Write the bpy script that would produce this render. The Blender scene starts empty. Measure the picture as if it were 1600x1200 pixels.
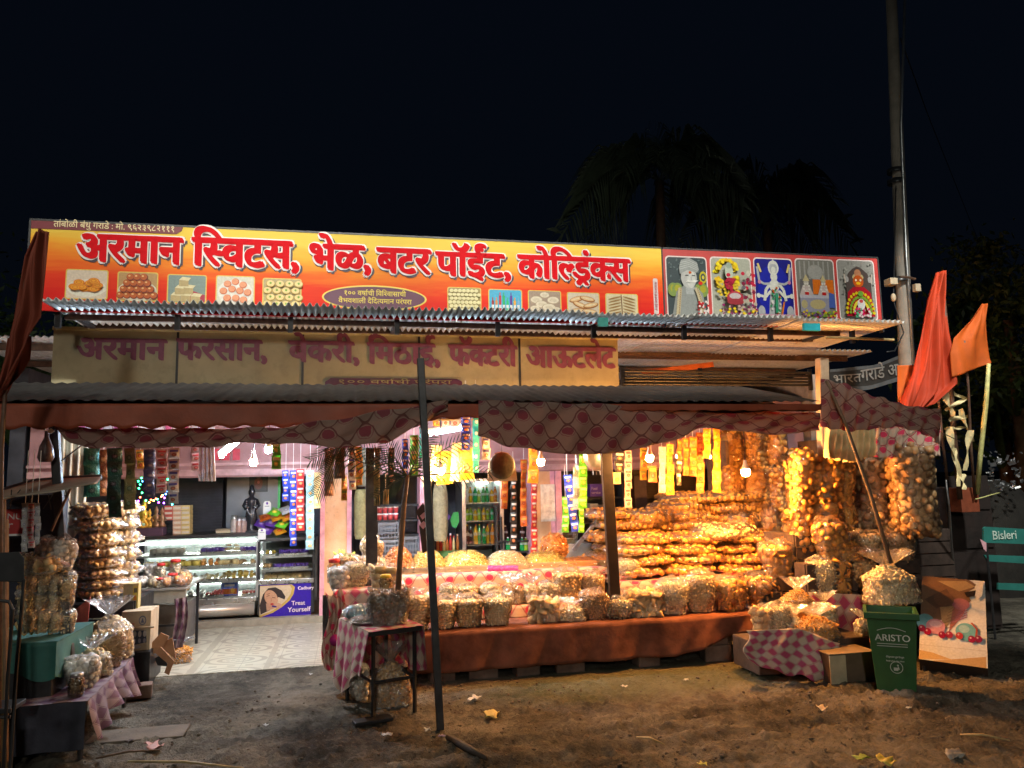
import bpy, math, random
import numpy as np
from mathutils import Vector, Matrix, noise
SC = bpy.context.scene
COL = SC.collection
rnd = random.Random(7)
PI = math.pi

# ------------------------------------------------------------------ camera
F = 1190.0
YAW, PIT, ROL = math.radians(11.9), math.radians(7.1), 0.02
CAM = Vector((0, 0, 1.6))
fw = Vector((math.sin(YAW)*math.cos(PIT), math.cos(YAW)*math.cos(PIT), math.sin(PIT)))
rt = fw.cross(Vector((0, 0, 1))).normalized()
up = rt.cross(fw)
RT = math.cos(ROL)*rt - math.sin(ROL)*up
UP = math.cos(ROL)*up + math.sin(ROL)*rt
cd = bpy.data.cameras.new('camera')
cam = bpy.data.objects.new('camera', cd)
COL.objects.link(cam)
cd.sensor_width = 36; cd.lens = F/1600*36; cd.clip_end = 2000
m = Matrix((RT, UP, -fw)).transposed().to_4x4()
m.translation = CAM
cam.matrix_world = m
SC.camera = cam

def ray(x, y): return fw + RT*((x-800)/F) - UP*((y-600)/F)
def W(x, y, Y):                       # measured point of the photo on the vertical plane Y
    d = ray(x, y); return CAM + d*(Y/d.y)
def G(x, y, Z):                       # ... on the level Z
    d = ray(x, y); return CAM + d*((Z-CAM.z)/d.z)
def WX(x, y, X):
    d = ray(x, y); return CAM + d*(X/d.x)

# ------------------------------------------------------------------ world and exposure
SC.render.engine = 'CYCLES'
SC.cycles.use_denoising = True
SC.cycles.max_bounces = 7
SC.cycles.diffuse_bounces = 3
SC.cycles.glossy_bounces = 3
SC.cycles.transmission_bounces = 4
SC.cycles.transparent_max_bounces = 14
SC.cycles.sample_clamp_indirect = 6
SC.cycles.caustics_reflective = False
SC.cycles.caustics_refractive = False
SC.view_settings.view_transform = 'Standard'
SC.view_settings.look = 'None'
SC.view_settings.exposure = 0.4
SC.view_settings.gamma = 1
wd = bpy.data.worlds.new('World'); SC.world = wd; wd.use_nodes = True
nt = wd.node_tree
bg = nt.nodes['Background']
tc = nt.nodes.new('ShaderNodeTexCoord'); sx = nt.nodes.new('ShaderNodeSeparateXYZ')
cr = nt.nodes.new('ShaderNodeValToRGB')
nt.links.new(tc.outputs['Generated'], sx.inputs[0]); nt.links.new(sx.outputs[2], cr.inputs[0])
cr.color_ramp.elements[0].position = 0.0; cr.color_ramp.elements[0].color = (0.0011, 0.0017, 0.0030, 1)
cr.color_ramp.elements[1].position = 0.7; cr.color_ramp.elements[1].color = (0.0010, 0.0019, 0.0040, 1)
nt.links.new(cr.outputs[0], bg.inputs[0]); bg.inputs[1].default_value = 1.0

# ------------------------------------------------------------------ node helpers
class X:
    """tiny expression builder on math nodes"""
    def __init__(s, t, sock): s.t = t; s.s = sock
    def _op(s, op, b=None, c=None):
        n = s.t.nodes.new('ShaderNodeMath'); n.operation = op
        for i, v in enumerate((s, b, c)):
            if v is None: continue
            if isinstance(v, X): s.t.links.new(v.s, n.inputs[i])
            else: n.inputs[i].default_value = v
        return X(s.t, n.outputs[0])
    def __add__(s, b): return s._op('ADD', b)
    def __sub__(s, b): return s._op('SUBTRACT', b)
    def __mul__(s, b): return s._op('MULTIPLY', b)
    def __truediv__(s, b): return s._op('DIVIDE', b)
    def lt(s, b): return s._op('LESS_THAN', b)
    def gt(s, b): return s._op('GREATER_THAN', b)
    def abs(s): return s._op('ABSOLUTE')
    def sin(s): return s._op('SINE')
    def cos(s): return s._op('COSINE')
    def fract(s): return s._op('FRACT')
    def floor(s): return s._op('FLOOR')
    def sqrt(s): return s._op('SQRT')
    def max(s, b): return s._op('MAXIMUM', b)
    def min(s, b): return s._op('MINIMUM', b)

MATS = {}
def newmat(name):
    mt = bpy.data.materials.new(name); mt.use_nodes = True
    t = mt.node_tree; p = t.nodes['Principled BSDF']
    MATS[name] = mt
    return mt, t, p
def c4(c): return (c[0], c[1], c[2], 1)
def mixc(t, fac, a, b):
    n = t.nodes.new('ShaderNodeMix'); n.data_type = 'RGBA'
    for i, v in ((0, fac), (6, a), (7, b)):
        if isinstance(v, X): t.links.new(v.s, n.inputs[i])
        elif hasattr(v, 'is_output'): t.links.new(v, n.inputs[i])
        elif isinstance(v, (tuple, list)): n.inputs[i].default_value = c4(v)
        else: n.inputs[i].default_value = v
    return n.outputs[2]
def coord(t, kind='Object'):
    tcn = t.nodes.new('ShaderNodeTexCoord'); s = t.nodes.new('ShaderNodeSeparateXYZ')
    t.links.new(tcn.outputs[kind], s.inputs[0])
    return X(t, s.outputs[0]), X(t, s.outputs[1]), X(t, s.outputs[2]), tcn.outputs[kind]
def nz(t, scale, det=3, rough=0.5, vec=None, kind='Object', dist=0):
    n = t.nodes.new('ShaderNodeTexNoise'); n.inputs['Scale'].default_value = scale
    n.inputs['Detail'].default_value = det; n.inputs['Roughness'].default_value = rough
    n.inputs['Distortion'].default_value = dist
    if vec is None:
        tcn = t.nodes.new('ShaderNodeTexCoord'); vec = tcn.outputs[kind]
    t.links.new(vec, n.inputs['Vector'])
    return X(t, n.outputs[0])
def ramp(t, x, stops):
    n = t.nodes.new('ShaderNodeValToRGB'); t.links.new(x.s if isinstance(x, X) else x, n.inputs[0])
    e = n.color_ramp.elements
    while len(e) < len(stops): e.new(0.5)
    for i, (p, c) in enumerate(stops): e[i].position = p; e[i].color = c4(c)
    return n.outputs[0]
def bump(t, p, h, strength=0.3, dist=0.01):
    b = t.nodes.new('ShaderNodeBump'); b.inputs['Strength'].default_value = strength
    b.inputs['Distance'].default_value = dist
    t.links.new(h.s if isinstance(h, X) else h, b.inputs['Height']); t.links.new(b.outputs[0], p.inputs['Normal'])
def simple(name, col, rough=0.6, metal=0.0, var=0.25, scale=9, bmp=0.0, bscale=40, spec=0.5, col2=None):
    if name in MATS: return MATS[name]
    mt, t, p = newmat(name)
    n = nz(t, scale, 4, 0.6)
    lo = tuple(c*(1-var) for c in col); hi = col2 or tuple(min(1, c*(1+var)) for c in col)
    t.links.new(ramp(t, n, [(0.3, lo), (0.7, hi)]), p.inputs['Base Color'])
    n2 = nz(t, scale*2.3, 3)
    rr = n2*0.25 + (rough-0.12)
    t.links.new(rr.s, p.inputs['Roughness'])
    p.inputs['Metallic'].default_value = metal
    p.inputs['Specular IOR Level'].default_value = spec
    if bmp: bump(t, p, nz(t, bscale, 4, 0.6), bmp, 0.01)
    return mt
def emis(name, col, strength):
    if name in MATS: return MATS[name]
    mt, t, p = newmat(name)
    p.inputs['Base Color'].default_value = (0.8, 0.8, 0.8, 1)
    p.inputs['Emission Color'].default_value = c4(col)
    p.inputs['Emission Strength'].default_value = strength
    return mt
def glassy(name, tint=(0.95, 0.97, 0.96), gloss=0.08, rough=0.05, wrinkle=0.0, milk=0.0, wscale=30, milkcol=(0.8, 0.8, 0.78)):
    """thin clear sheet: see-through with a gloss and a little milkiness"""
    if name in MATS: return MATS[name]
    mt = bpy.data.materials.new(name); mt.use_nodes = True; MATS[name] = mt
    t = mt.node_tree; t.nodes.remove(t.nodes['Principled BSDF']); out = t.nodes['Material Output']
    tr = t.nodes.new('ShaderNodeBsdfTransparent'); tr.inputs[0].default_value = c4(tint)
    gl = t.nodes.new('ShaderNodeBsdfGlossy'); gl.inputs['Roughness'].default_value = rough
    gl.inputs[0].default_value = (1, 1, 1, 1)
    lw = t.nodes.new('ShaderNodeLayerWeight'); lw.inputs[0].default_value = 0.35
    fac = X(t, lw.outputs['Fresnel'])*0.8 + gloss
    if wrinkle:
        h = nz(t, wscale, 4, 0.65, dist=0.8)
        b = t.nodes.new('ShaderNodeBump'); b.inputs['Strength'].default_value = wrinkle; b.inputs['Distance'].default_value = 0.02
        t.links.new(h.s, b.inputs['Height']); t.links.new(b.outputs[0], gl.inputs['Normal'])
        fac = fac + (h-0.52).max(0.0)*1.2*gloss
    mx = t.nodes.new('ShaderNodeMixShader')
    t.links.new(fac.min(0.9).s, mx.inputs[0]); t.links.new(tr.outputs[0], mx.inputs[1]); t.links.new(gl.outputs[0], mx.inputs[2])
    last = mx.outputs[0]
    if milk:
        df = t.nodes.new('ShaderNodeBsdfTranslucent'); df.inputs[0].default_value = c4(milkcol)
        d2 = t.nodes.new('ShaderNodeBsdfDiffuse'); d2.inputs[0].default_value = c4(milkcol)
        a = t.nodes.new('ShaderNodeMixShader'); t.links.new(df.outputs[0], a.inputs[1]); t.links.new(d2.outputs[0], a.inputs[2])
        m2 = t.nodes.new('ShaderNodeMixShader')
        h2 = nz(t, wscale*0.7, 4, 0.7, dist=1.0)
        t.links.new(((h2-0.42).max(0.0)*4.0*milk).min(0.8).s, m2.inputs[0])
        t.links.new(last, m2.inputs[1]); t.links.new(a.outputs[0], m2.inputs[2]); last = m2.outputs[0]
    t.links.new(last, out.inputs[0])
    return mt

# ------------------------------------------------------------------ mesh builder
class MB:
    def __init__(s): s.v = []; s.f = []; s.mi = []; s.c = []; s.uv = []
    def add(s, vs, fs, mi=0, col=None):
        o = len(s.v); s.v.extend([tuple(p) for p in vs])
        for fc in fs:
            s.f.append(tuple(i+o for i in fc)); s.mi.append(mi); s.c.append(col or (1, 1, 1))
        return s
    def box(s, c, d, rot=None, mi=0, col=None):
        hx, hy, hz = d[0]/2, d[1]/2, d[2]/2
        vs = [Vector((sx*hx, sy*hy, sz*hz)) for sx in (-1, 1) for sy in (-1, 1) for sz in (-1, 1)]
        if rot is not None: vs = [rot @ p for p in vs]
        c = Vector(c); vs = [p+c for p in vs]
        return s.add(vs, [(0, 1, 3, 2), (4, 6, 7, 5), (0, 4, 5, 1), (2, 3, 7, 6), (0, 2, 6, 4), (1, 5, 7, 3)], mi, col)
    def bx(s, x0, x1, y0, y1, z0, z1, mi=0, col=None):
        return s.box(((x0+x1)/2, (y0+y1)/2, (z0+z1)/2), (x1-x0, y1-y0, z1-z0), None, mi, col)
    def tube(s, pts, r, n=8, mi=0, cap=True, col=None):
        pts = [Vector(p) for p in pts]
        rs = r if isinstance(r, (list, tuple)) else [r]*len(pts)
        o = len(s.v); L = len(pts)
        prev = None
        for i, p in enumerate(pts):
            d = (pts[min(i+1, L-1)]-pts[max(i-1, 0)])
            if d.length < 1e-9: d = Vector((0, 0, 1))
            d.normalize()
            a = prev if prev is not None else (Vector((1, 0, 0)) if abs(d.x) < 0.9 else Vector((0, 1, 0)))
            a = (a - d*a.dot(d)).normalized(); prev = a; b = d.cross(a)
            for k in range(n):
                t_ = 2*PI*k/n
                s.v.append(tuple(p + (a*math.cos(t_)+b*math.sin(t_))*rs[i]))
        for i in range(L-1):
            for k in range(n):
                k2 = (k+1) % n
                s.f.append((o+i*n+k, o+i*n+k2, o+(i+1)*n+k2, o+(i+1)*n+k)); s.mi.append(mi); s.c.append(col or (1, 1, 1))
        if cap:
            s.f.append(tuple(o+k for k in reversed(range(n)))); s.mi.append(mi); s.c.append(col or (1, 1, 1))
            s.f.append(tuple(o+(L-1)*n+k for k in range(n))); s.mi.append(mi); s.c.append(col or (1, 1, 1))
        return s
    def lathe(s, c, prof, n=16, mi=0, sxy=(1, 1), rot=None, col=None):
        c = Vector(c); o = len(s.v)
        for r, z in prof:
            for k in range(n):
                t_ = 2*PI*k/n
                p = Vector((r*math.cos(t_)*sxy[0], r*math.sin(t_)*sxy[1], z))
                if rot is not None: p = rot @ p
                s.v.append(tuple(p+c))
        for i in range(len(prof)-1):
            for k in range(n):
                k2 = (k+1) % n
                s.f.append((o+i*n+k, o+i*n+k2, o+(i+1)*n+k2, o+(i+1)*n+k)); s.mi.append(mi); s.c.append(col or (1, 1, 1))
        return s
    def ell(s, c, r, rot=None, n=10, mi=0, col=None):
        if not isinstance(r, (tuple, list)): r = (r, r, r)
        k = max(4, n//2+1)
        prof = [(math.sin(PI*i/k), -math.cos(PI*i/k)) for i in range(k+1)]
        prof[0] = (0.02, -1); prof[-1] = (0.02, 1)
        M3 = Matrix.Diagonal(r)
        if rot is not None: M3 = rot @ M3
        return s.lathe(c, prof, n, mi, (1, 1), M3, col)
    def grid(s, fn, nu, nv, mi=0, uvf=None, col=None):
        o = len(s.v)
        for j in range(nv+1):
            for i in range(nu+1): s.v.append(tuple(fn(i/nu, j/nv)))
        for j in range(nv):
            for i in range(nu):
                a = o+j*(nu+1)+i
                s.f.append((a, a+1, a+nu+2, a+nu+1)); s.mi.append(mi); s.c.append(col or (1, 1, 1))
        if uvf:
            while len(s.uv) < o: s.uv.append((0, 0))
            for j in range(nv+1):
                for i in range(nu+1): s.uv.append(uvf(i/nu, j/nv))
        return s
    def prism(s, poly, axis, a0, a1, mi=0, col=None):
        """extrude a 2-D outline; axis 'y': poly in x,z ; 'z': x,y ; 'x': y,z"""
        def P(p, a):
            return {'y': (p[0], a, p[1]), 'z': (p[0], p[1], a), 'x': (a, p[0], p[1])}[axis]
        n = len(poly); vs = [P(p, a0) for p in poly]+[P(p, a1) for p in poly]
        fs = [tuple(range(n)), tuple(range(2*n-1, n-1, -1))]+[(i, (i+1) % n+0, (i+1) % n+n, i+n) for i in range(n)]
        return s.add(vs, fs, mi, col)
    def mesh(s, name, mats, smooth=False, bevel=0):
        me = bpy.data.meshes.new(name)
        me.from_pydata(s.v, [], s.f)
        for mm in (mats if isinstance(mats, (list, tuple)) else [mats]): me.materials.append(mm)
        me.polygons.foreach_set('material_index', s.mi)
        if smooth: me.polygons.foreach_set('use_smooth', [True]*len(s.f))
        if any(c != (1, 1, 1) for c in s.c):
            at = me.color_attributes.new('Col', 'FLOAT_COLOR', 'CORNER')
            buf = []
            for fc, c in zip(s.f, s.c): buf.extend((c[0], c[1], c[2], 1)*len(fc))
            at.data.foreach_set('color', buf)
        if s.uv:
            while len(s.uv) < len(s.v): s.uv.append((0, 0))
            ul = me.uv_layers.new(name='UVMap'); li = np.empty(len(me.loops), dtype=np.int32)
            me.loops.foreach_get('vertex_index', li)
            ul.data.foreach_set('uv', np.array(s.uv, dtype=np.float32)[li].ravel())
        me.update()
        return me
    def build(s, name, mats, parent=None, smooth=False, bevel=0, loc=None):
        o = bpy.data.objects.new(name, s.mesh(name, mats, smooth)); COL.objects.link(o)
        if parent is not None: o.parent = parent
        if loc is not None: o.location = loc
        if bevel:
            b = o.modifiers.new('Bevel', 'BEVEL'); b.width = bevel; b.segments = 2; b.limit_method = 'ANGLE'
        return o

def tag(o, label, cat, group=None):
    o['label'] = label; o['category'] = cat
    if group: o['group'] = group
    return o
def thing(name, label, cat, loc=(0, 0, 0), rz=0, group=None):
    o = bpy.data.objects.new(name, None); COL.objects.link(o); o.location = loc; o.rotation_euler = (0, 0, rz)
    o.empty_display_size = 0.05
    return tag(o, label, cat, group)
def stru(o): o['kind'] = 'structure'; return o
def stuff(o): o['kind'] = 'stuff'; return o
def part(name, mesh, parent, loc=(0, 0, 0), rot=(0, 0, 0), scl=(1, 1, 1)):
    o = bpy.data.objects.new(name, mesh); COL.objects.link(o); o.parent = parent
    o.location = loc; o.rotation_euler = rot; o.scale = scl
    return o
RX = lambda a: Matrix.Rotation(a, 3, 'X')
RY = lambda a: Matrix.Rotation(a, 3, 'Y')
RZ = lambda a: Matrix.Rotation(a, 3, 'Z')
ORD = ['first', 'second', 'third', 'fourth', 'fifth', 'sixth', 'seventh', 'eighth', 'ninth', 'tenth', 'eleventh', 'twelfth', 'thirteenth', 'fourteenth', 'fifteenth', 'sixteenth']
NUM = ['zero', 'one', 'two', 'three', 'four', 'five', 'six', 'seven', 'eight', 'nine', 'ten']

# ------------------------------------------------------------------ lettering
GL = {}
def glyph(ch, latin=False):
    """outline of one character as flat triangles, its advance"""
    key = ('latin', ch) if latin else ch
    if key in GL: return GL[key]
    def get(s):
        c = bpy.data.curves.new('g', 'FONT'); c.body = s; c.size = 1; c.resolution_u = 4
        o = bpy.data.objects.new('g', c); COL.objects.link(o)
        dg = bpy.context.evaluated_depsgraph_get(); dg.update()
        me = bpy.data.meshes.new_from_object(o.evaluated_get(dg))
        vs = [(v.co.x, v.co.y) for v in me.vertices]; me.calc_loop_triangles()
        ts = [tuple(t.vertices) for t in me.loop_triangles]
        bpy.data.meshes.remove(me); bpy.data.objects.remove(o); bpy.data.curves.remove(c)
        return vs, ts
    if ch == ' ': GL[key] = ([], 0.26); return GL[key]
    base = None if latin else {'S': 'स', 'K': 'क', 'L': 'ल', 'T': 'त', 'V': 'श'}.get(ch)
    src = base or ch
    vs, ts = get(src)
    a = get(src+'      l')[0]; b = get('      l')[0]
    adv = max(p[0] for p in a)-max(p[0] for p in b)
    tris = [tuple(vs[i] for i in t) for t in ts]
    if base and ch in 'SKLTV':
        cut = {'S': 0.47, 'K': 0.64, 'L': 0.47, 'T': 0.33, 'V': 0.47}[ch]
        out = []
        for t in tris:
            poly = []
            for i in range(3):
                p, q = t[i], t[(i+1) % 3]
                if p[0] <= cut: poly.append(p)
                if (p[0] <= cut) != (q[0] <= cut):
                    k = (cut-p[0])/(q[0]-p[0]); poly.append((cut, p[1]+k*(q[1]-p[1])))
            for i in range(1, len(poly)-1): out.append((poly[0], poly[i], poly[i+1]))
        tris = out; adv = cut-0.01
    GL[key] = (tris, adv)
    return GL[key]
def strokes(pts, w):
    out = []
    for (x0, y0), (x1, y1) in zip(pts, pts[1:]):
        dx, dy = x1-x0, y1-y0; l = math.hypot(dx, dy); nx, ny = -dy/l*w/2, dx/l*w/2
        a, b, c, d = (x0+nx, y0+ny), (x0-nx, y0-ny), (x1-nx, y1-ny), (x1+nx, y1+ny)
        out += [(a, b, c), (a, c, d)]
    return out
def layout(text, track=0.0):
    """list of (tris, x) and total width; R = below-stroke, H = hook above"""
    res = []; x = 0; lat = all(ord(c) < 128 for c in text)
    for ch in text:
        if lat: tr, adv = glyph(ch, True); res.append((tr, x)); x += adv+track; continue
        if ch == 'R': res.append((strokes([(-0.42, -0.13), (-0.27, 0.02), (-0.12, -0.13)], 0.07), x)); continue
        if ch == 'H': res.append((strokes([(-0.12, 0.62), (-0.2, 0.75), (-0.12, 0.84), (-0.02, 0.8)], 0.06), x)); continue
        tr, adv = glyph(ch); res.append((tr, x)); x += adv+track
    return res, x
def letters(mb, text, O, U, V, size, width=None, stamps=((0, 0),), lift=0.0, mi=0, track=0.0, col=None, latin=False):
    """adds lettering on the plane O + a*U + b*V, N = U x V towards the viewer"""
    O, U, V = Vector(O), Vector(U).normalized(), Vector(V).normalized(); N = U.cross(V)
    lay, tot = layout(text, track)
    sx_ = (width/tot) if width else size
    k = 0
    for gi, (tris, x) in enumerate(lay):
        for si, (dx, dy) in enumerate(stamps):
            z = lift + 0.00025*((gi*len(stamps)+si) % (2*len(stamps)+1))
            vs = []; fs = []
            for t in tris:
                o = len(vs)
                vs += [O+U*((p[0]+x)*sx_+dx*size)+V*(p[1]*size+dy*size)+N*z for p in t]
                fs.append((o, o+1, o+2))
            if vs: mb.add(vs, fs, mi, col)
    return tot*sx_
RING = [(math.cos(a*PI/5), math.sin(a*PI/5)) for a in range(10)]
def ring(r): return [(x*r, y*r) for x, y in RING]
NIB = ring(0.022)[::2]+[(0.03, -0.024), (-0.03, 0.02), (0.046, -0.036), (-0.042, 0.032)]

# ------------------------------------------------------------------ flat printed pictures
def printmat():
    if 'print' in MATS: return MATS['print']
    mt, t, p = newmat('print')
    a = t.nodes.new('ShaderNodeVertexColor'); a.layer_name = 'Col'
    n = nz(t, 60, 3, 0.6)
    hsv = t.nodes.new('ShaderNodeHueSaturation'); t.links.new(a.outputs[0], hsv.inputs['Color'])
    t.links.new((n*0.5+0.55).s, hsv.inputs['Value']); hsv.inputs['Saturation'].default_value = 1.12
    t.links.new(hsv.outputs[0], p.inputs['Base Color']); p.inputs['Roughness'].default_value = 0.38
    return mt
class Art:
    def __init__(s, O, U, V, w, h):
        s.O, s.U, s.V = Vector(O), Vector(U).normalized(), Vector(V).normalized(); s.N = s.U.cross(s.V)
        s.w, s.h = w, h; s.mb = MB(); s.k = 0
    def P(s, u, v): return s.O+s.U*(u*s.w)+s.V*(v*s.h)+s.N*(0.0004*s.k)
    def poly(s, pts, col):
        s.k += 1; s.mb.add([s.P(*p) for p in pts], [tuple(range(len(pts)))], 0, tuple(col)); return s
    def rect(s, u0, v0, u1, v1, col): return s.poly([(u0, v0), (u1, v0), (u1, v1), (u0, v1)], col)
    def rrect(s, u0, v0, u1, v1, r, col):
        a = s.w/s.h; pts = []
        for cx, cy, a0 in ((u1-r, v1-r*a, 0), (u0+r, v1-r*a, 90), (u0+r, v0+r*a, 180), (u1-r, v0+r*a, 270)):
            for k in range(5):
                t_ = math.radians(a0+k*22.5); pts.append((cx+r*math.cos(t_), cy+r*a*math.sin(t_)))
        return s.poly(pts, col)
    def ell(s, u, v, ru, rv, col, rot=0, n=18):
        ct, st = math.cos(rot), math.sin(rot); pts = []
        for k in range(n):
            x, y = ru*s.w*math.cos(2*PI*k/n), rv*s.h*math.sin(2*PI*k/n)
            pts.append((u+(x*ct-y*st)/s.w, v+(x*st+y*ct)/s.h))
        return s.poly(pts, col)
    def line(s, pts, w, col):
        for (a, b), (c, d) in zip(pts, pts[1:]):
            x0, y0, x1, y1 = a*s.w, b*s.h, c*s.w, d*s.h
            l = math.hypot(x1-x0, y1-y0) or 1; nx, ny = -(y1-y0)/l*w*s.w/2, (x1-x0)/l*w*s.w/2
            s.poly([((x0+nx)/s.w, (y0+ny)/s.h), ((x0-nx)/s.w, (y0-ny)/s.h), ((x1-nx)/s.w, (y1-ny)/s.h), ((x1+nx)/s.w, (y1+ny)/s.h)], col)
        return s
    def build(s, name, parent): return s.mb.build(name, printmat(), parent)

# ------------------------------------------------------------------ materials
def ogee(name, ground_, blob, line, scale=0.24, dark=1.0, trans=0.35):
    """printed bed-sheet cotton: wavy ogee lines round rose blobs, lets light through"""
    mt, t, p = newmat(name)
    tcn = t.nodes.new('ShaderNodeTexCoord'); s = t.nodes.new('ShaderNodeSeparateXYZ'); t.links.new(tcn.outputs['UV'], s.inputs[0])
    w = nz(t, 6, 2, 0.5, tcn.outputs['UV'])
    u = X(t, s.outputs[0])/scale; v = X(t, s.outputs[1])/scale + (w-0.5)*0.15
    co = (u*2*PI).cos()*0.25
    l1 = ((v*1.0+co).fract()-0.5).abs(); l2 = ((v*1.0-co+0.5).fract()-0.5).abs()
    ln = l1.min(l2)
    n = nz(t, 28, 3, 0.6, tcn.outputs['UV'])
    isl = ln.lt(0.035)
    # blobs centred inside each ogee cell
    a = u.fract()-0.5; b = (v+0.0).fract()-0.5
    r1 = (a*a*1.2+b*b*1.6).sqrt()
    a2 = (u+0.5).fract()-0.5; b2 = (v+0.5).fract()-0.5
    r2 = (a2*a2*1.2+b2*b2*1.6).sqrt()
    rr = r1.min(r2) + (n-0.5)*0.12
    isb = rr.lt(0.2); ish = rr.gt(0.245)*rr.lt(0.275)
    g2 = mixc(t, (n*0.5), ground_, tuple(c*0.72 for c in ground_))
    c1 = mixc(t, ish*0.6, g2, blob)
    c2 = mixc(t, isb*0.92, c1, blob)
    c3 = mixc(t, isl*0.85, c2, line)
    t.links.new(c3, p.inputs['Base Color']); p.inputs['Roughness'].default_value = 0.85
    p.inputs['Specular IOR Level'].default_value = 0.15
    if trans:
        tl = t.nodes.new('ShaderNodeBsdfTranslucent'); t.links.new(c3, tl.inputs[0])
        mx = t.nodes.new('ShaderNodeMixShader'); mx.inputs[0].default_value = trans
        t.links.new(p.outputs[0], mx.inputs[1]); t.links.new(tl.outputs[0], mx.inputs[2]); t.links.new(mx.outputs[0], t.nodes['Material Output'].inputs[0])
    return mt
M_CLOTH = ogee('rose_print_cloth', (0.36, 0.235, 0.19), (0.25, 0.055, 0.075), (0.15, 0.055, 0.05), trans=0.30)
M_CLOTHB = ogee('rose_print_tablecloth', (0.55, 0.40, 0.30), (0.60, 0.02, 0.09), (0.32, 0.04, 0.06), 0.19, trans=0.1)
def check(name, ca, cb, scale=0.16):
    mt, t, p = newmat(name)
    tcn = t.nodes.new('ShaderNodeTexCoord'); s = t.nodes.new('ShaderNodeSeparateXYZ'); t.links.new(tcn.outputs['UV'], s.inputs[0])
    u = X(t, s.outputs[0])/scale; v = X(t, s.outputs[1])/scale
    n = nz(t, 12, 3, 0.6, tcn.outputs['UV'])
    d = (u.fract()-0.5).abs()+(v.fract()-0.5).abs()+(n-0.5)*0.15
    c = mixc(t, d.lt(0.42), ca, cb)
    c2 = mixc(t, ((u.fract()-0.5).abs()+(v.fract()-0.5).abs()-0.5).abs().lt(0.03)*0.7, c, tuple(x*0.6 for x in cb))
    t.links.new(c2, p.inputs['Base Color']); p.inputs['Roughness'].default_value = 0.7
    return mt
M_PINKCHK = check('pink_diamond_cloth', (0.50, 0.40, 0.33), (0.40, 0.06, 0.14), 0.11)
M_PURPCHK = check('purple_diamond_cloth', (0.20, 0.145, 0.165), (0.085, 0.03, 0.065), 0.14)

M_STEEL = simple('dark_steel', (0.045, 0.043, 0.045), 0.45, 0.4, 0.35, 12, 0.15)
M_RUST = simple('rusty_steel', (0.10, 0.055, 0.035), 0.6, 0.3, 0.5, 14, 0.2)
M_ALU = simple('worn_aluminium', (0.55, 0.55, 0.56), 0.33, 0.9, 0.2, 10, 0.05)
M_INOX = simple('brushed_steel', (0.62, 0.60, 0.57), 0.28, 0.95, 0.15, 6, 0.05)
M_WHITEP = simple('white_paint', (0.74, 0.74, 0.72), 0.4, 0, 0.06, 10)
M_BAMBOO = simple('bamboo', (0.36, 0.27, 0.12), 0.55, 0, 0.35, 16, 0.3)
M_STICKD = simple('dark_stick', (0.10, 0.05, 0.03), 0.6, 0, 0.4, 16, 0.3)
M_STICKL = simple('peeled_stick', (0.55, 0.52, 0.20), 0.55, 0, 0.25, 20, 0.3)
M_WOOD = simple('old_wood', (0.16, 0.09, 0.05), 0.7, 0, 0.4, 10, 0.3)
M_TIN = None
def tin():
    mt, t, p = newmat('galvanised_tin')
    x, y, z, v = coord(t)
    n = nz(t, 2.2, 5, 0.65); n2 = nz(t, 14, 4, 0.7)
    sheet = ramp(t, n, [(0.35, (0.66, 0.66, 0.65)), (0.62, (0.54, 0.53, 0.50)), (0.75, (0.26, 0.16, 0.09))])
    t.links.new(mixc(t, (n2-0.45).max(0)*1.5, sheet, (0.26, 0.2, 0.16)), p.inputs['Base Color'])
    p.inputs['Metallic'].default_value = 0.3
    t.links.new((n2*0.3+0.24).s, p.inputs['Roughness'])
    return mt
M_TIN = tin()
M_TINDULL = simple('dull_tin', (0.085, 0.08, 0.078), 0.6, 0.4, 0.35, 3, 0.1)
M_CREAMTIN = simple('cream_wall_sheet', (0.55, 0.53, 0.45), 0.55, 0.1, 0.2, 5, 0.1)
M_TARP = simple('orange_tarp', (0.26, 0.05, 0.018), 0.6, 0, 0.25, 4, 0.2, 30)
M_ORCLOTH = simple('orange_bench_cloth', (0.15, 0.058, 0.036), 0.9, 0, 0.5, 4, 0.6, 9, spec=0.15)
M_FLAG = None
def flagmat(name, col, trans=0.35):
    mt, t, p = newmat(name)
    n = nz(t, 5, 4, 0.6)
    c = ramp(t, n, [(0.3, tuple(x*0.75 for x in col)), (0.7, col)])
    t.links.new(c, p.inputs['Base Color']); p.inputs['Roughness'].default_value = 0.75
    tl = t.nodes.new('ShaderNodeBsdfTranslucent'); t.links.new(c, tl.inputs[0])
    mx = t.nodes.new('ShaderNodeMixShader'); mx.inputs[0].default_value = trans
    t.links.new(p.outputs[0], mx.inputs[1]); t.links.new(tl.outputs[0], mx.inputs[2]); t.links.new(mx.outputs[0], t.nodes['Material Output'].inputs[0])
    return mt
M_FLAGO = flagmat('saffron_cloth', (0.80, 0.15, 0.012)); M_FLAGR = flagmat('deep_orange_cloth', (0.66, 0.06, 0.012)); M_FLAGD = flagmat('faded_orange_cloth', (0.30, 0.06, 0.03))
M_PLASTER = None
def plaster():
    mt, t, p = newmat('orange_plaster')
    n = nz(t, 4, 5, 0.65); n2 = nz(t, 22, 4, 0.7)
    c = ramp(t, n, [(0.35, (0.62, 0.33, 0.16)), (0.65, (0.70, 0.42, 0.24))])
    t.links.new(mixc(t, (n2-0.6).max(0)*5, c, (0.36, 0.2, 0.14)), p.inputs['Base Color']); p.inputs['Roughness'].default_value = 0.8
    bump(t, p, n2, 0.25, 0.01); return mt
M_PLASTER = plaster()
M_PINK = simple('pink_wall_paint', (0.33, 0.17, 0.18), 0.6, 0, 0.15, 6, 0.15)
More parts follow.
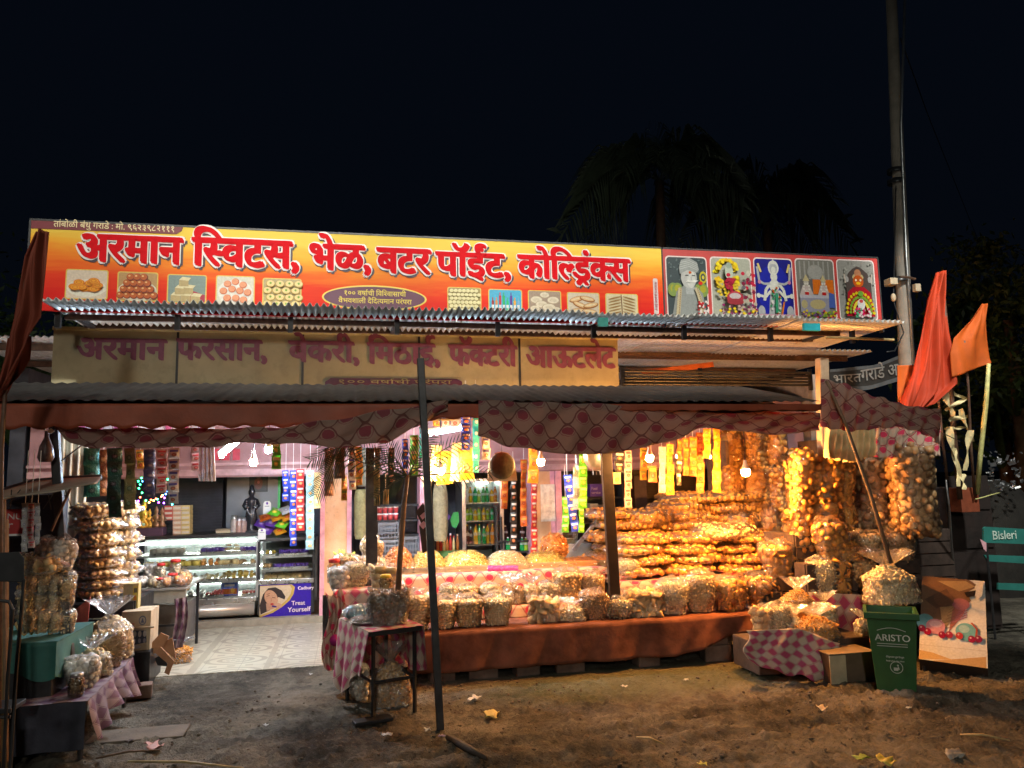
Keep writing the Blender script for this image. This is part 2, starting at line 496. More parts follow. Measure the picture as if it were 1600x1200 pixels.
M_DARKIN = simple('dark_shutter', (0.06, 0.06, 0.075), 0.5, 0.3, 0.3, 5)
M_BLACK = simple('black_paint', (0.016, 0.016, 0.018), 0.4, 0, 0.3, 10)
M_GREYWALL = simple('grey_board', (0.24, 0.25, 0.26), 0.4, 0, 0.15, 4)
M_CARD = simple('brown_cardboard', (0.36, 0.19, 0.10), 0.8, 0, 0.2, 9, 0.15)
M_CARDL = simple('pale_cardboard', (0.40, 0.32, 0.22), 0.8, 0, 0.2, 9, 0.15)
M_TEAL = simple('teal_paint', (0.035, 0.20, 0.17), 0.45, 0.1, 0.15, 8)
M_BINGREEN = simple('green_plastic', (0.02, 0.085, 0.025), 0.42, 0, 0.12, 12, 0.05)
M_CONC = simple('pole_concrete', (0.22, 0.19, 0.16), 0.85, 0, 0.25, 6, 0.3, 25)
M_BRICK = simple('block_stone', (0.14, 0.09, 0.07), 0.9, 0, 0.3, 10, 0.4)
M_GLASS = glassy('clear_glass', (0.96, 0.98, 0.97), 0.05, 0.02)
M_FILM = glassy('plastic_film', (0.98, 0.975, 0.97), 0.05, 0.12, 0.9, 0.055, 26)
M_FILMP = glassy('pale_film', (0.97, 0.965, 0.96), 0.07, 0.14, 1.0, 0.20, 22)
M_FILM2 = glassy('crumpled_film', (0.95, 0.95, 0.95), 0.11, 0.16, 1.2, 0.36, 30)
M_WHITEBAG = simple('white_plastic', (0.62, 0.62, 0.62), 0.4, 0, 0.1, 10)
M_REDLID = simple('red_plastic', (0.52, 0.03, 0.03), 0.35)
M_YELLID = simple('yellow_plastic', (0.75, 0.5, 0.04), 0.35)
M_LEAF = simple('leaf_green', (0.045, 0.10, 0.02), 0.5, 0, 0.4, 5)
M_PALM = simple('palm_leaf', (0.05, 0.075, 0.035), 0.45, 0, 0.3, 8)
M_YLEAF = simple('yellow_green_leaf', (0.32, 0.42, 0.05), 0.5, 0, 0.35, 12)
M_STRAW = simple('pale_straw', (0.62, 0.50, 0.26), 0.7, 0, 0.3, 12, 0.3)

def snackmat(name, a, b, rough=0.5):
    mt, t, p = newmat(name)
    g = t.nodes.new('ShaderNodeNewGeometry')
    c = ramp(t, X(t, g.outputs['Random Per Island']), [(0.0, a), (0.6, b), (1.0, tuple(min(1, x*1.15) for x in b))])
    n = nz(t, 60, 3, 0.6)
    t.links.new(mixc(t, (n-0.4).max(0)*1.2, c, tuple(x*0.55 for x in a)), p.inputs['Base Color'])
    p.inputs['Roughness'].default_value = rough
    p.inputs['Subsurface Weight'].default_value = 0.0
    bump(t, p, n, 0.2, 0.004)
    return mt
SN = {
 'gold': snackmat('fried_gold', (0.55, 0.22, 0.035), (0.76, 0.36, 0.06)),
 'tan': snackmat('puffed_tan', (0.60, 0.36, 0.14), (0.78, 0.54, 0.25)),
 'pale': snackmat('pale_crisp', (0.70, 0.52, 0.26), (0.82, 0.68, 0.40)),
 'brown': snackmat('brown_crisp', (0.32, 0.17, 0.07), (0.52, 0.30, 0.13)),
 'yellow': snackmat('yellow_sev', (0.68, 0.42, 0.05), (0.80, 0.58, 0.12)),
 'orange': snackmat('orange_crisp', (0.66, 0.22, 0.04), (0.80, 0.33, 0.07)),
 'dark': snackmat('dark_crisp', (0.12, 0.07, 0.04), (0.22, 0.14, 0.08)),
 'white': snackmat('white_sweet', (0.66, 0.60, 0.50), (0.78, 0.74, 0.66)),
}

# ------------------------------------------------------------------ lamps (those of the place, and added ones behind the camera)
def kelvin(k):
    return {2300: (1.0, 0.40, 0.085), 2700: (1.0, 0.50, 0.16), 3000: (1.0, 0.63, 0.32), 6500: (0.62, 0.80, 1.0), 4000: (1, 0.86, 0.68)}[k]
def bulb(x, y, Y, k, power, label, r=0.033, group=None):
    p = W(x, y, Y)
    t = thing('light_bulb', label, 'light bulb', p, 0, group)
    MB().lathe((0, 0, 0), [(0.004, -r*1.05), (r*0.6, -r*0.9), (r*0.95, -r*0.45), (r, 0), (r*0.98, r*0.5), (r*0.9, r*0.7)], 14).build('globe', emis('bulb_%d_%d' % (k, power), kelvin(k), power*13), t, True)
    MB().lathe((0, 0, 0), [(r*0.9, r*0.7), (r*0.75, r*1.5), (r*0.45, r*2.2), (r*0.42, r*3), (0.003, r*3.02)], 14).build('cap', M_WHITEP, t, True)
    MB().tube([(0, 0, r*3), (0.01, 0, 0.25), (0, 0.03, 0.6)], 0.004, 5).build('cord', M_BLACK, t)
    return t
BG = 'warm bulbs hanging over the sacks'
bulb(396, 722, 7.0, 3000, 75, 'round warm bulb hanging in front of the sweet counter, beside the white tube')
bulb(419, 703, 7.0, 6500, 60, 'cool white bulb hanging just above and right of the warm bulb by the sweet counter', 0.03)
bulb(688, 736, 6.7, 3000, 110, 'warm bulb glowing in front of the yellow packets, right of the leaning front pole')
bulb(845, 722, 6.6, 2700, 90, 'warm bulb hanging right of the hanging grey basket')
bulb(1015, 716, 6.25, 2700, 75, 'warm bulb hanging between the orange packet strips right of the steel post')
bulb(1165, 738, 6.3, 2300, 300, 'orange bulb hanging in front of the tall wall of snack bags', 0.036)
bulb(1058, 713, 7.3, 2300, 9, 'tiny glowing bulb left among the orange packet strips', 0.016)
bulb(1109, 714, 7.3, 2300, 9, 'tiny glowing bulb beneath the short tapering packet strip', 0.016)
bulb(908, 720, 7.2, 6500, 60, 'tiny cool bulb above the white and green packet strips', 0.014)
def batten(a, b, power, label):
    a = Vector(a); b = Vector(b); d = (b-a); L = d.length
    t = thing('tube_light', label, 'tube light', (a+b)/2)
    h = d/2
    MB().tube([-h, h], 0.022, 12).build('tube', emis('tube_%d' % power, kelvin(6500), power*10), t, True)
    n = d.normalized(); up_ = Vector((0, 0, 1)); up_ = (up_-n*up_.dot(n)).normalized()
    R = Matrix((n, n.cross(up_)*-1, up_)).transposed()
    MB().box(up_*0.034, (L*1.05, 0.05, 0.022), R).build('housing', M_WHITEP, t)
    for s_ in (-1, 1): MB().box(n*s_*L/2, (0.02, 0.045, 0.05), R).build('end_cap', M_WHITEP, t)
    return t
batten(W(345, 712, 7.45), W(386, 676, 7.1), 55, 'blazing white tube light tilted under the cloth valance above the sweet counter')
batten(W(668, 678, 7.2), W(722, 668, 7.3), 60, 'blazing white tube light right of the leaning front pole')

def street_or_fill_lamp(loc, aim, energy, label, col=(0.95, 1.0, 0.86), size=0.35, spot=84):  # also builds the added fill lamps behind the camera
    loc = Vector(loc); aim = Vector(aim)
    t = thing('street_or_fill_lamp', label, 'street lamp', (loc.x, loc.y, 0))
    H = loc.z
    d = (aim-loc); dh = Vector((d.x, d.y, 0)).normalized()
    MB().tube([(-dh*1.2)+Vector((0, 0, 0)), (-dh*1.2)+Vector((0, 0, H-0.2)), (-dh*0.6)+Vector((0, 0, H+0.12)), (0, 0, H+0.1)], [0.07, 0.05, 0.035, 0.03], 8).build('pole', M_ALU, t)
    MB().box((0, 0, H+0.09), (0.3, 0.6, 0.08), RZ(math.atan2(dh.y, dh.x)-PI/2)).build('lamp_head', M_ALU, t)
    L = bpy.data.lights.new('lamp_light', 'SPOT'); L.energy = energy; L.color = col; L.spot_size = math.radians(spot); L.spot_blend = 0.6; L.shadow_soft_size = size
    o = bpy.data.objects.new('lamp_light', L); COL.objects.link(o); o.parent = t; o.location = (0, 0, H)
    o.rotation_euler = (-d).to_track_quat('Z', 'Y').to_euler()
    return t
for i_, x_ in enumerate((-1.62, 0.28, 2.18, 4.08)):
    street_or_fill_lamp((x_, -5.2, 10.6), (x_, 6.3, 4.05), 4700, 'added unseen floodlight mast aimed at the sign, %s from left' % ['first', 'second', 'third', 'fourth'][i_], (1.0, 1.0, 0.9), 0.3, 18.5)  # added: unseen narrow spots that flood only the sign
street_or_fill_lamp((-0.6, -4.6, 9.6), (0.5, 6.0, 1.2), 650, 'tall added fill lamp, unseen behind the camera')  # added: weak wide fill from the front, for the ground
street_or_fill_lamp((-0.9, -7.0, 4.2), (0.6, 6.0, 1.4), 900, 'low added fill lamp, unseen behind the camera', (1.0, 0.96, 0.84), 0.4, 60)  # added: low fill reaching the bag fronts under the awning
street_or_fill_lamp((5.6, 3.2, 6.6), (6.3, 6.3, 3.2), 1700, 'street lamp leaning over the right end of the shop', (0.95, 0.97, 0.9), 0.2, 44)

# ------------------------------------------------------------------ ground
def ground():
    xs = list(np.arange(-3.2, 6.6, 0.028)); ys = list(np.arange(3.3, 7.1, 0.028))
    def ext(a, far, side):
        out = []; st = 0.05; p = a
        while abs(p-a) < far: p = p+side*st; out.append(p); st *= 1.45
        return out
    xs = sorted(ext(xs[0], 400, -1))+xs+ext(xs[-1], 400, 1); ys = sorted(ext(ys[0], 120, -1))+ys+ext(ys[-1], 500, 1)
    mb = MB(); nx = len(xs)
    def h(x, y):
        if x < -3.3 or x > 6.8 or y < 3.1 or y > 7.3: return -0.01
        f = min(1, max(0, (y-3.1)*3))*min(1, max(0, (7.25-y)*3))*min(1, (x+3.3)*3)*min(1, (6.8-x)*3)
        n = noise.noise((x*1.1, y*1.6, 0))*0.022
        a = noise.noise((x*5, y*6, 3)); b = noise.noise((x*13, y*15, 9)); c = noise.noise((x*30, y*34, 5))
        front = min(1, max(0.25, (6.6-y)/1.0))
        d4 = noise.noise((x*8+3, y*9, 1)); n += (max(0, a)**1.5*0.035+(0.5-abs(b))*0.028+max(0, d4-0.1)*0.024+c*0.013+max(0, c-0.1)*0.03-max(0, -a-0.2)*0.03-max(0, -d4-0.25)*0.03-0.01)*front
        # shallow wheel ruts running across
        for (ya, sl, w) in ((4.55, 0.10, 0.10), (4.95, 0.16, 0.07)):
            dd = (y-(ya+sl*(x-2)))/w
            if abs(dd) < 2 and x > 0.2: n += -0.03*math.exp(-dd*dd*1.5)+0.014*math.exp(-(abs(dd)-1.2)**2*8)+(0.008*math.sin(x*95+dd*5) if abs(dd) < 0.8 else 0)
        return n*f-0.005+0.05*min(1, max(0, (y-6.55)/0.36))**2*(1 if x < 0.45 else 0)*(1 if x > -3 else 0)
    for y in ys:
        for x in xs: mb.v.append((x, y, h(x, y)))
    for j in range(len(ys)-1):
        for i in range(nx-1):
            a = j*nx+i; mb.f.append((a, a+1, a+nx+1, a+nx)); mb.mi.append(0); mb.c.append((1, 1, 1))
    mt, t, p = newmat('trodden_mud')
    x, y, z, v = coord(t)
    n1 = nz(t, 1.1, 6, 0.68, dist=0.4); n2 = nz(t, 9, 6, 0.75); n3 = nz(t, 36, 6, 0.8)
    base = ramp(t, n1+(n2-0.5)*0.45, [(0.34, (0.034, 0.029, 0.022)), (0.48, (0.100, 0.086, 0.065)), (0.64, (0.22, 0.195, 0.15))])
    g = (((x-2.3)*(x-2.3)*0.5+(y-5.9)*(y-5.9)*4.0).sqrt()*-1.0+1.25+(n2-0.5)*1.2).max(0).min(0.7)
    c = mixc(t, g, base, (0.085, 0.095, 0.038))
    c = mixc(t, (n3-0.57).max(0)*4, c, (0.27, 0.215, 0.155))
    c = mixc(t, (n3*-1.0+0.43).max(0)*5, c, (0.02, 0.016, 0.012))
    t.links.new(c, p.inputs['Base Color'])
    t.links.new((n1*-0.5+1.12).min(1).s, p.inputs['Roughness'])
    p.inputs['Specular IOR Level'].default_value = 0.3
    bump(t, p, n3*0.7+n2, 1.0, 0.03)
    stru(mb.build('ground', mt, None, True))
ground()
def clods():
    mb = MB()
    r = random.Random(4)
    for i in range(3000):
        x = r.uniform(-1.6, 5.6); y = 4.2+2.4*r.random()**1.4
        if y > 6.2 and r.random() < 0.6: continue
        s = 0.003+0.010*r.random()**5
        mb.ell((x, y, s*0.3), (s*r.uniform(0.8, 1.7), s*r.uniform(0.8, 1.3), s*0.7), RZ(r.random()*6), 6)
    stuff(tag(mb.build('mud_clods', simple('mud_clod', (0.11, 0.085, 0.06), 0.95, 0, 0.5, 3, 0.4)), 'crumbs of dried mud and small stones scattered over the yard', 'mud clods'))
clods()

# tiled floor slab of the shop
def floor():
    mt, t, p = newmat('patterned_floor_tile')
    x, y, z, v = coord(t)
    T = 0.62
    u = (x+0.07)/T; w = y/(T*0.72)
    a = u.fract()-0.5; b = w.fract()-0.5
    n = nz(t, 30, 3, 0.6)
    r = (a*a*5.0+b*b*6.5).sqrt()+(n-0.5)*0.03
    rings = ((r*16).sin().gt(0.1))*r.lt(1.0)*r.gt(0.42)
    star = ((a*44).sin()*(b*44).sin()).gt(0.15)*r.lt(0.36)
    weave = ((x*42).sin().gt(0.2)+(y*42).sin().gt(0.2)).min(1)*((a.abs()).gt(0.44)+(b.abs()).gt(0.44)).min(1)
    fac = (rings*0.6+star*0.6+weave*0.5).min(1)
    c = mixc(t, fac, (0.50, 0.46, 0.36), (0.19, 0.155, 0.10))
    c = mixc(t, (nz(t, 3, 4)-0.45).max(0)*1.2, c, (0.3, 0.25, 0.18))
    grout = ((x/0.31).fract()-0.5).abs().gt(0.492)+((y/0.31).fract()-0.5).abs().gt(0.492)
    c = mixc(t, grout.min(1)*0.6, c, (0.15, 0.12, 0.1))
    t.links.new(c, p.inputs['Base Color']); p.inputs['Roughness'].default_value = 0.32
    mb = MB().bx(-3.0, 5.6, 6.93, 11.0, -0.2, 0.055)
    stru(mb.build('shop_floor', mt))
    stru(MB().bx(-1.7, 0.75, 9.02, 9.16, 0.056, 0.125).build('floor_step', simple('step_stone', (0.30, 0.26, 0.2), 0.5)))
floor()

# ------------------------------------------------------------------ the building
bld = thing('shop_building', 'long low roadside sweet shop with orange plaster pillars and a pink band over its openings', 'building', (0, 9.1, 0))
bld_inv = (0, -9.1, 0)
def bp(mb, name, mat, smooth=False, bevel=0.0): return mb.build(name, mat, bld, smooth, bevel, bld_inv)
xA = W(500, 850, 9.1).x; xA2 = W(549, 850, 9.1).x
bp(MB().bx(-3.6, 5.9, 11.0, 11.15, 0.05, 2.9), 'back_wall', M_DARKIN)
bp(MB().bx(-3.6, -3.45, 9.1, 11.0, 0.05, 2.9), 'side_wall', M_DARKIN)
bp(MB().bx(5.9, 6.05, 9.0, 11.15, 0.05, 2.9), 'side_wall', simple('side_wall_paint', (0.34, 0.28, 0.24), 0.8))
zH = W(450, 744, 9.1).z
bp(MB().bx(-3.4, 5.85, 9.1, 9.25, zH, 2.6), 'header_wall', M_PINK)
bp(MB().bx(-3.4, 5.85, 9.06, 9.098, zH+0.02, zH+0.09), 'header_moulding', simple('pale_pink', (0.48, 0.28, 0.29), 0.5))
bp(MB().bx(-3.4, 5.85, 9.04, 9.098, zH+0.13, zH+0.16), 'header_moulding', simple('pale_pink', (0.48, 0.28, 0.29), 0.5))
mb = MB()
z0 = W(320, 740, 9.0).z
for i in range(5):
    x = W(300+i*16, 712, 9.09).x; mb.bx(x, x+0.075, 9.07, 9.097, zH+0.19, zH+0.32)
bp(mb, 'painted_panel', simple('crimson_panel', (0.5, 0.03, 0.06), 0.5))
for x0, x1 in ((500, 549), (832, 868)):
    a = W(x0, 850, 9.05).x; b = W(x1, 850, 9.05).x
    bp(MB().bx(a+0.05, b-0.05, 9.05, 9.35, 0.055, zH+0.001), 'pillar', M_PLASTER)
    for q in ((a, a+0.05), (b-0.05, b)):
        bp(MB().bx(q[0], q[1], 9.03, 9.37, 0.055, zH+0.002), 'pillar_edge', simple('pink_trim', (0.70, 0.33, 0.40), 0.55))
for x0, x1 in ((656, 666), (869, 878)):
    a = W(x0, 850, 9.05).x; b = W(x1, 850, 9.05).x
    bp(MB().bx(a, b, 9.0, 9.4, 0.055, zH+0.003), 'door_jamb', simple('pink_trim', (0.70, 0.33, 0.40), 0.55))
a = W(354, 800, 10.0); b = W(436, 740, 10.0)
bp(MB().bx(a.x, b.x, 9.98, 10.02, 0.9, b.z+0.1), 'grey_partition', M_GREYWALL)
a = W(434, 800, 9.97); b = W(438, 800, 9.97)
bp(MB().bx(a.x, b.x, 9.93, 9.97, 0.9, 1.75), 'green_edge_strip', simple('green_strip', (0.02, 0.45, 0.08), 0.4))
# shutters seen as fine horizontal slats
mb = MB()
for i in range(46): mb.bx(-3.3, a.x-0.7, 10.3-0.012*(i % 2), 10.33, 0.25+i*0.036, 0.25+i*0.036+0.034)
bp(mb, 'roller_shutter', M_DARKIN)
mb = MB()
for i in range(46): mb.bx(2.6, 5.7, 10.3-0.012*(i % 2), 10.33, 0.25+i*0.036, 0.25+i*0.036+0.034)
bp(mb, 'roller_shutter', simple('brown_shutter', (0.10, 0.07, 0.05), 0.5, 0.2))
# corrugated cream side sheet, left
def corr(mb, x0, x1, f, wl=0.05, amp=0.011, ny=1, per=8):
    n = max(2, int((x1-x0)/wl*per))
    def g(u, v):
        x = x0+(x1-x0)*u; p = f(x, v); s = amp*math.sin(2*PI*x/wl); return (p[0], p[1]+(s if f.side else 0), p[2]+(0 if f.side else s))
    mb.grid(g, n, ny); return mb
class Fn:
    def __init__(s, f, side=False): s.f = f; s.side = side
    def __call__(s, x, v): return s.f(x, v)
pl = W(92, 750, 7.4); pr = W(136, 750, 7.4)
o = corr(MB(), pl.x, pr.x, Fn(lambda x, v: (x, 7.4, 0.3+2.0*v), True), 0.062, 0.012, 6).build('tin_wall_sheet', M_CREAMTIN, None, True)
tag(o, 'cream corrugated wall sheet standing behind the left stack of snack bags', 'tin sheet')

# ---- upper canopy
can = thing('tin_canopy', 'long corrugated tin canopy above the faded sign board, glowing from below', 'canopy roof', (1.3, 6.0, 2.96))
XL, XR = -2.22, 4.93
def canopy():
    n = 7; w = (XR-XL)/n; r = random.Random(2)
    for i in range(n):
        x0, x1 = XL+i*w-0.03, XL+(i+1)*w+0.03
        dz = r.uniform(-0.006, 0.006)+(0.012 if i % 2 else 0); dy = r.uniform(-0.03, 0.02)
        o = corr(MB(), x0-1.3, x1-1.3, Fn(lambda x, v: (x, dy+v*1.75, dz+0.005-0.02*v)), 0.053, 0.016, 3, 10).build('roof_sheet', M_TIN, can, True)
        s = o.modifiers.new('Solidify', 'SOLIDIFY'); s.thickness = 0.0015
    for y, z in ((0.40, -0.028), (0.84, -0.004), (1.7, -0.034)):
        MB().bx(XL-1.3+0.02, XR-1.3-0.35, y, y+0.04, z-0.03, z+0.012).build('purlin', M_RUST, can)
    for x in (-2.15, 0.33, 4.45):
        MB().bx(x-1.3, x-1.26, 0.44, 0.84, -0.045, -0.02).build('rafter', M_STEEL, can)
canopy()
# teal clamp and bamboo at the right end
o = MB().bx(W(1256, 520, 6.0).x, W(1281, 520, 6.0).x, 5.985, 6.02, 2.86, 2.925).build('tape_patch', simple('cyan_tape', (0.03, 0.42, 0.5), 0.4)); tag(o, 'cyan patch of tape wrapped over the canopy beam near its right end', 'tape')
o = MB().bx(W(935, 520, 6.0).x, W(950, 520, 6.0).x, 5.985, 6.02, 2.855, 2.93).build('tape_patch', simple('green_tape', (0.03, 0.22, 0.18), 0.4)); tag(o, 'dark green tape wrapped round the canopy beam above the end of the faded sign', 'tape')
o = MB().tube([W(1290, 527, 6.1), W(1396, 531, 6.3)], 0.012, 8).build('bamboo_pole', M_BAMBOO); tag(o, 'thin pale bamboo pole sticking out under the right end of the canopy', 'pole')

# ---- main roof behind
mr = thing('tin_roof', 'main corrugated roof of the shop seen from inside under the canopy', 'roof', (1.2, 7.7, 2.97))
for i in range(7):
    w_ = (5.9+3.6)/7; x0 = -3.6+i*w_-1.2
    corr(MB(), x0-0.03, x0+w_+0.03, Fn(lambda x, v: (x, 0.02+v*3.6, 0.03+0.02*v+0.006*(i % 2))), 0.065, 0.013, 2).build('roof_sheet', M_TIN, mr, True)
for y in (0.3, 1.4, 2.6): MB().bx(-4.8, 4.6, y, y+0.05, -0.05, 0.012).build('purlin', M_RUST, mr)
MB().box((2.55, 0.6, -0.12), (0.9, 0.05, 0.06), RY(-0.12)).build('brace', simple('orange_steel', (0.5, 0.12, 0.03), 0.5), mr)

# ---- lower awning
AZ, AY = 2.135, 5.35
aw = thing('tin_awning', 'low rusty awning over the counters with an orange tarpaulin edge', 'awning', (0.5, AY, AZ))
ax0, ax1 = -3.2, W(1282, 634, AY).x
for i in range(6):
    w_ = (ax1-ax0)/6; x0 = ax0+i*w_-0.5
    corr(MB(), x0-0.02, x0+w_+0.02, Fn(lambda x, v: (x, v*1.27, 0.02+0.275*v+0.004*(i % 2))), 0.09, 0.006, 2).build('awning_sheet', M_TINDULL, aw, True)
for y, z in ((0.03, -0.02), (0.65, 0.12), (1.2, 0.238)):
    MB().bx(ax0-0.5, ax1-0.5, y, y+0.04, z-0.03, z+0.002).build('awning_beam', M_RUST, aw)
def border(u, v):
    x = ax0+(ax1-ax0)*u
    drop = 0.155-0.105*min(1, max(0, (x+0.2)/1.8))
    wob = 0.012*math.sin(x*38)*(v**2)
    return (x-0.5, -0.012+0.01*math.sin(x*9)*v, -0.0-drop*v-wob*min(1, drop*8))
o = MB().grid(border, 220, 6).build('tarpaulin_border', M_TARP, aw, True); s = o.modifiers.new('Solidify', 'SOLIDIFY'); s.thickness = 0.003
# orange tarpaulin lining under the awning
o = MB().grid(lambda u, v: (ax0-0.5+(ax1-ax0)*u, 0.05+1.25*v, -0.045+0.25*v-0.02*math.sin(v*9+u*30)), 90, 10).build('tarpaulin_lining', M_TARP, aw, True)

# ---- faded sign board under the canopy
SY = 7.0
fs = thing('faded_sign_board', 'faded yellow sign board with dull purple lettering in the shade of the canopy', 'sign board', (0, SY, 2.45))
fx0, fx1 = W(80, 555, SY).x, W(967, 570, SY).x
zb, zt = 2.475, 2.93
def fademat():
    mt, t, p = newmat('faded_yellow_flex')
    x, y, z, v = coord(t)
    n = nz(t, 2, 5, 0.6)
    c = ramp(t, n, [(0.3, (0.38, 0.32, 0.20)), (0.7, (0.52, 0.46, 0.28))])
    c = mixc(t, (nz(t, 9, 5, 0.7)-0.5).max(0)*2, c, (0.25, 0.22, 0.14))
    t.links.new(c, p.inputs['Base Color']); p.inputs['Roughness'].default_value = 0.55; return mt
fm = fademat()
cuts = [80, 277, 473, 655, 812, 967]
for i in range(5):
    a = W(cuts[i], 560, SY).x+0.008; b = W(cuts[i+1], 560, SY).x-0.008
    MB().bx(a, b, 0, 0.03, 0.02, zt-2.45, 0).build('flex_panel', fm, fs)
mb = MB().bx(fx0, fx1, -0.006, 0.05, zt-2.45+0.001, zt-2.45+0.03)
mb.build('frame_rail', simple('lit_rail_yellow', (0.66, 0.62, 0.36), 0.5), fs)  # rail kept paler: the light along it is put into the colour
for c in cuts[1:-1]: q = W(c, 560, SY).x; MB().bx(q-0.01, q+0.01, -0.004, 0.04, 0.0, zt-2.45).build('frame_strip', M_STEEL, fs)
M_PURP = simple('faded_purple_ink', (0.24, 0.06, 0.12), 0.5, 0, 0.2, 20)
mb = MB()
Vz = Vector((0, 0, 1)); Ux = Vector((1, 0, 0))
def word(mb, text, xa, xb, yb, yt, Y, O, stamps, lift, mi=0, k=0.63, col=None):
    """headline word between two measured edges; yb/yt rows of its foot and head line"""
    a = W(xa, (yb+yt)/2, Y); b = W(xb, (yb+yt)/2, Y)
    zf = W((xa+xb)/2, yb, Y).z; zh = W((xa+xb)/2, yt, Y).z
    size = (zh-zf)/k
    letters(mb, text, Vector((a.x, 0, zf))+Vector(O), Ux, Vz, size, b.x-a.x, stamps, lift, mi, 0, col)
FO = (0, -0.004, -2.45)
for (tx, xa, xb, yb, yt) in (('अरमान', 120, 259, 561, 530), ('फरसान,', 277, 418, 562, 531), ('बेकरी,', 452, 562, 565, 534), ('िमठाई,', 575, 688, 568, 537), ('फॅKटरी', 702, 806, 571, 540), ('आऊटलेट', 822, 960, 574, 543)):
    word(mb, tx, xa, xb, yb, yt, SY, FO, NIB, 0.001)
mb.build('lettering', M_PURP, fs)
q = W(508, 600, SY); q2 = W(722, 603, SY)
MB().prism([(q.x, 0.02), (q2.x, 0.02), (q2.x, 0.06), (q2.x-0.05, 0.085), (q.x+0.05, 0.085), (q.x, 0.05)], 'y', -0.008, -0.001).build('purple_strip', simple('dark_purple', (0.10, 0.02, 0.06), 0.5), fs)
mb = MB(); letters(mb, '१०० वषाHची परंपरा', (q.x+0.1, -0.009, 0.036), Ux, Vz, 0.055, q2.x-q.x-0.2, ring(0.01)[::3], 0.001); mb.build('small_lettering', simple('dim_yellow', (0.35, 0.28, 0.12), 0.5), fs)

# ---- rolled slats beside it
rs = thing('slat_screen', 'stack of dark horizontal metal slats right of the faded sign board', 'slat screen', (0, 7.0, 2.47))
for i in range(5):
    MB().tube([(fx1+0.06, 0.02, 0.03+i*0.032), (W(1268, 590, 7.0).x, 0.02, 0.03+i*0.032)], 0.012, 8).build('slat', M_STEEL, rs)
for x in (fx1+0.05, (fx1+4.3)/2, W(1270, 590, 7.0).x): MB().bx(x-0.02, x+0.02, 0.036, 0.06, -0.02, 0.2).build('bracket', M_STEEL, rs)

# ---- the big shop sign, lit by the added floodlights
GY = 6.32
sg = thing('shop_sign', 'bright yellow and red shop sign with red Devanagari lettering and ten snack pictures', 'shop sign', (0, GY, 2.93))
sx0, sx1 = W(46, 400, GY).x, W(1035, 440, GY).x
sz0, sz1 = 2.95, W(600, 369, GY).z
def signmat():
    mt, t, p = newmat('sunset_flex')
    x, y, z, v = coord(t)
    n = nz(t, 1.3, 4, 0.6, dist=0.5)
    mp = t.nodes.new('ShaderNodeMapping'); mp.inputs['Scale'].default_value = (0.5, 1, 5); t.links.new(v, mp.inputs[0])
    n2 = nz(t, 2.2, 5, 0.6, mp.outputs[0], dist=0.6)
    h = z/(sz1-2.95)
    mid = ((x-(sx0+sx1)/2)/((sx1-sx0)/2)).abs()
    f = h+(n2-0.5)*0.42-mid*0.12+0.03
    c = ramp(t, f, [(0.12, (0.58, 0.012, 0.008)), (0.36, (0.68, 0.04, 0.010)), (0.55, (0.76, 0.17, 0.015)), (0.72, (0.80, 0.36, 0.03)), (0.9, (0.76, 0.52, 0.07))])
    t.links.new(c, p.inputs['Base Color']); p.inputs['Roughness'].default_value = 0.5; p.inputs['Specular IOR Level'].default_value = 0.15; return mt
MB().bx(sx0, sx1, 0, 0.03, 0.02, sz1-2.93).build('flex_board', signmat(), sg)
mb = MB()
mb.bx(sx0-0.012, sx1+0.004, -0.004, 0.05, sz1-2.93, sz1-2.915); mb.bx(sx0-0.015, sx0-0.001, -0.004, 0.05, 0, sz1-2.93); mb.bx(sx1+0.001, sx1+0.012, -0.006, 0.05, 0, sz1-2.93)
mb.build('sign_frame', M_STEEL, sg)
for x in np.linspace(sx0+0.2, 4.7, 9): MB().bx(x-0.02, x+0.02, 0.051, 0.09, -0.1, 0.7).build('sign_strut', M_STEEL, sg)
# dark red strip with the phone number
Q = [(50, 340), (286, 353), (284, 361), (276, 366), (52, 357)]
pts = [(W(x, y, GY).x, W(x, y, GY).z-2.93) for x, y in Q]; pts[0] = (sx0, sz1-2.932); pts[1] = (pts[1][0], sz1-2.932); pts[-1] = (sx0, pts[-1][1])
MB().prism(pts[::-1], 'y', -0.004, -0.001).build('maroon_strip', simple('maroon_ink', (0.16, 0.012, 0.02), 0.5, 0, 0.1), sg)
SO = (0, -0.004, -2.93)
mb = MB(); word(mb, 'तांबोळी बंधु गराडे : मो. ९६२३९८२१११', 84, 274, 358.5, 350, GY, SO, ring(0.012)[::3], 0.002, k=0.62); mb.build('phone_lettering', simple('cream_ink', (0.80, 0.62, 0.34), 0.5, 0, 0.05), sg)
WORDS = [('अरमान', 121, 284, 410, 370), ('िSवटस,', 302, 468, 417, 376), ('भेळ,', 483, 580, 422, 384), ('बटर', 590, 671, 427, 390), ('पॉईंट,', 682, 798, 432, 397), ('कोिLडRंKस', 810, 982, 437, 403)]
M_REDINK = simple('bright_red_ink', (0.60, 0.004, 0.010), 0.6, 0, 0.08, 30, spec=0.1)
for nm, st, lf, mt_, ddx, ddz in (('lettering_shadow', ring(0.082)[::2]+[(0.05, -0.03)], 0.0008, simple('dark_outline_ink', (0.045, 0.022, 0.03), 0.5), 0.012, -0.012),
                                ('lettering_outline', ring(0.07)+[(0, 0), (0.06, -0.045), (-0.055, 0.04)], 0.005, simple('white_outline_ink', (0.80, 0.70, 0.66), 0.5, 0, 0.05), 0, 0),
                                ('lettering', NIB, 0.011, M_REDINK, 0, 0)):
    mb = MB()
    for tx, xa, xb, yb, yt in WORDS: word(mb, tx, xa, xb, yb, yt, GY, (SO[0]+ddx, SO[1], SO[2]+ddz), st, lf)
    mb.build(nm, mt_, sg)
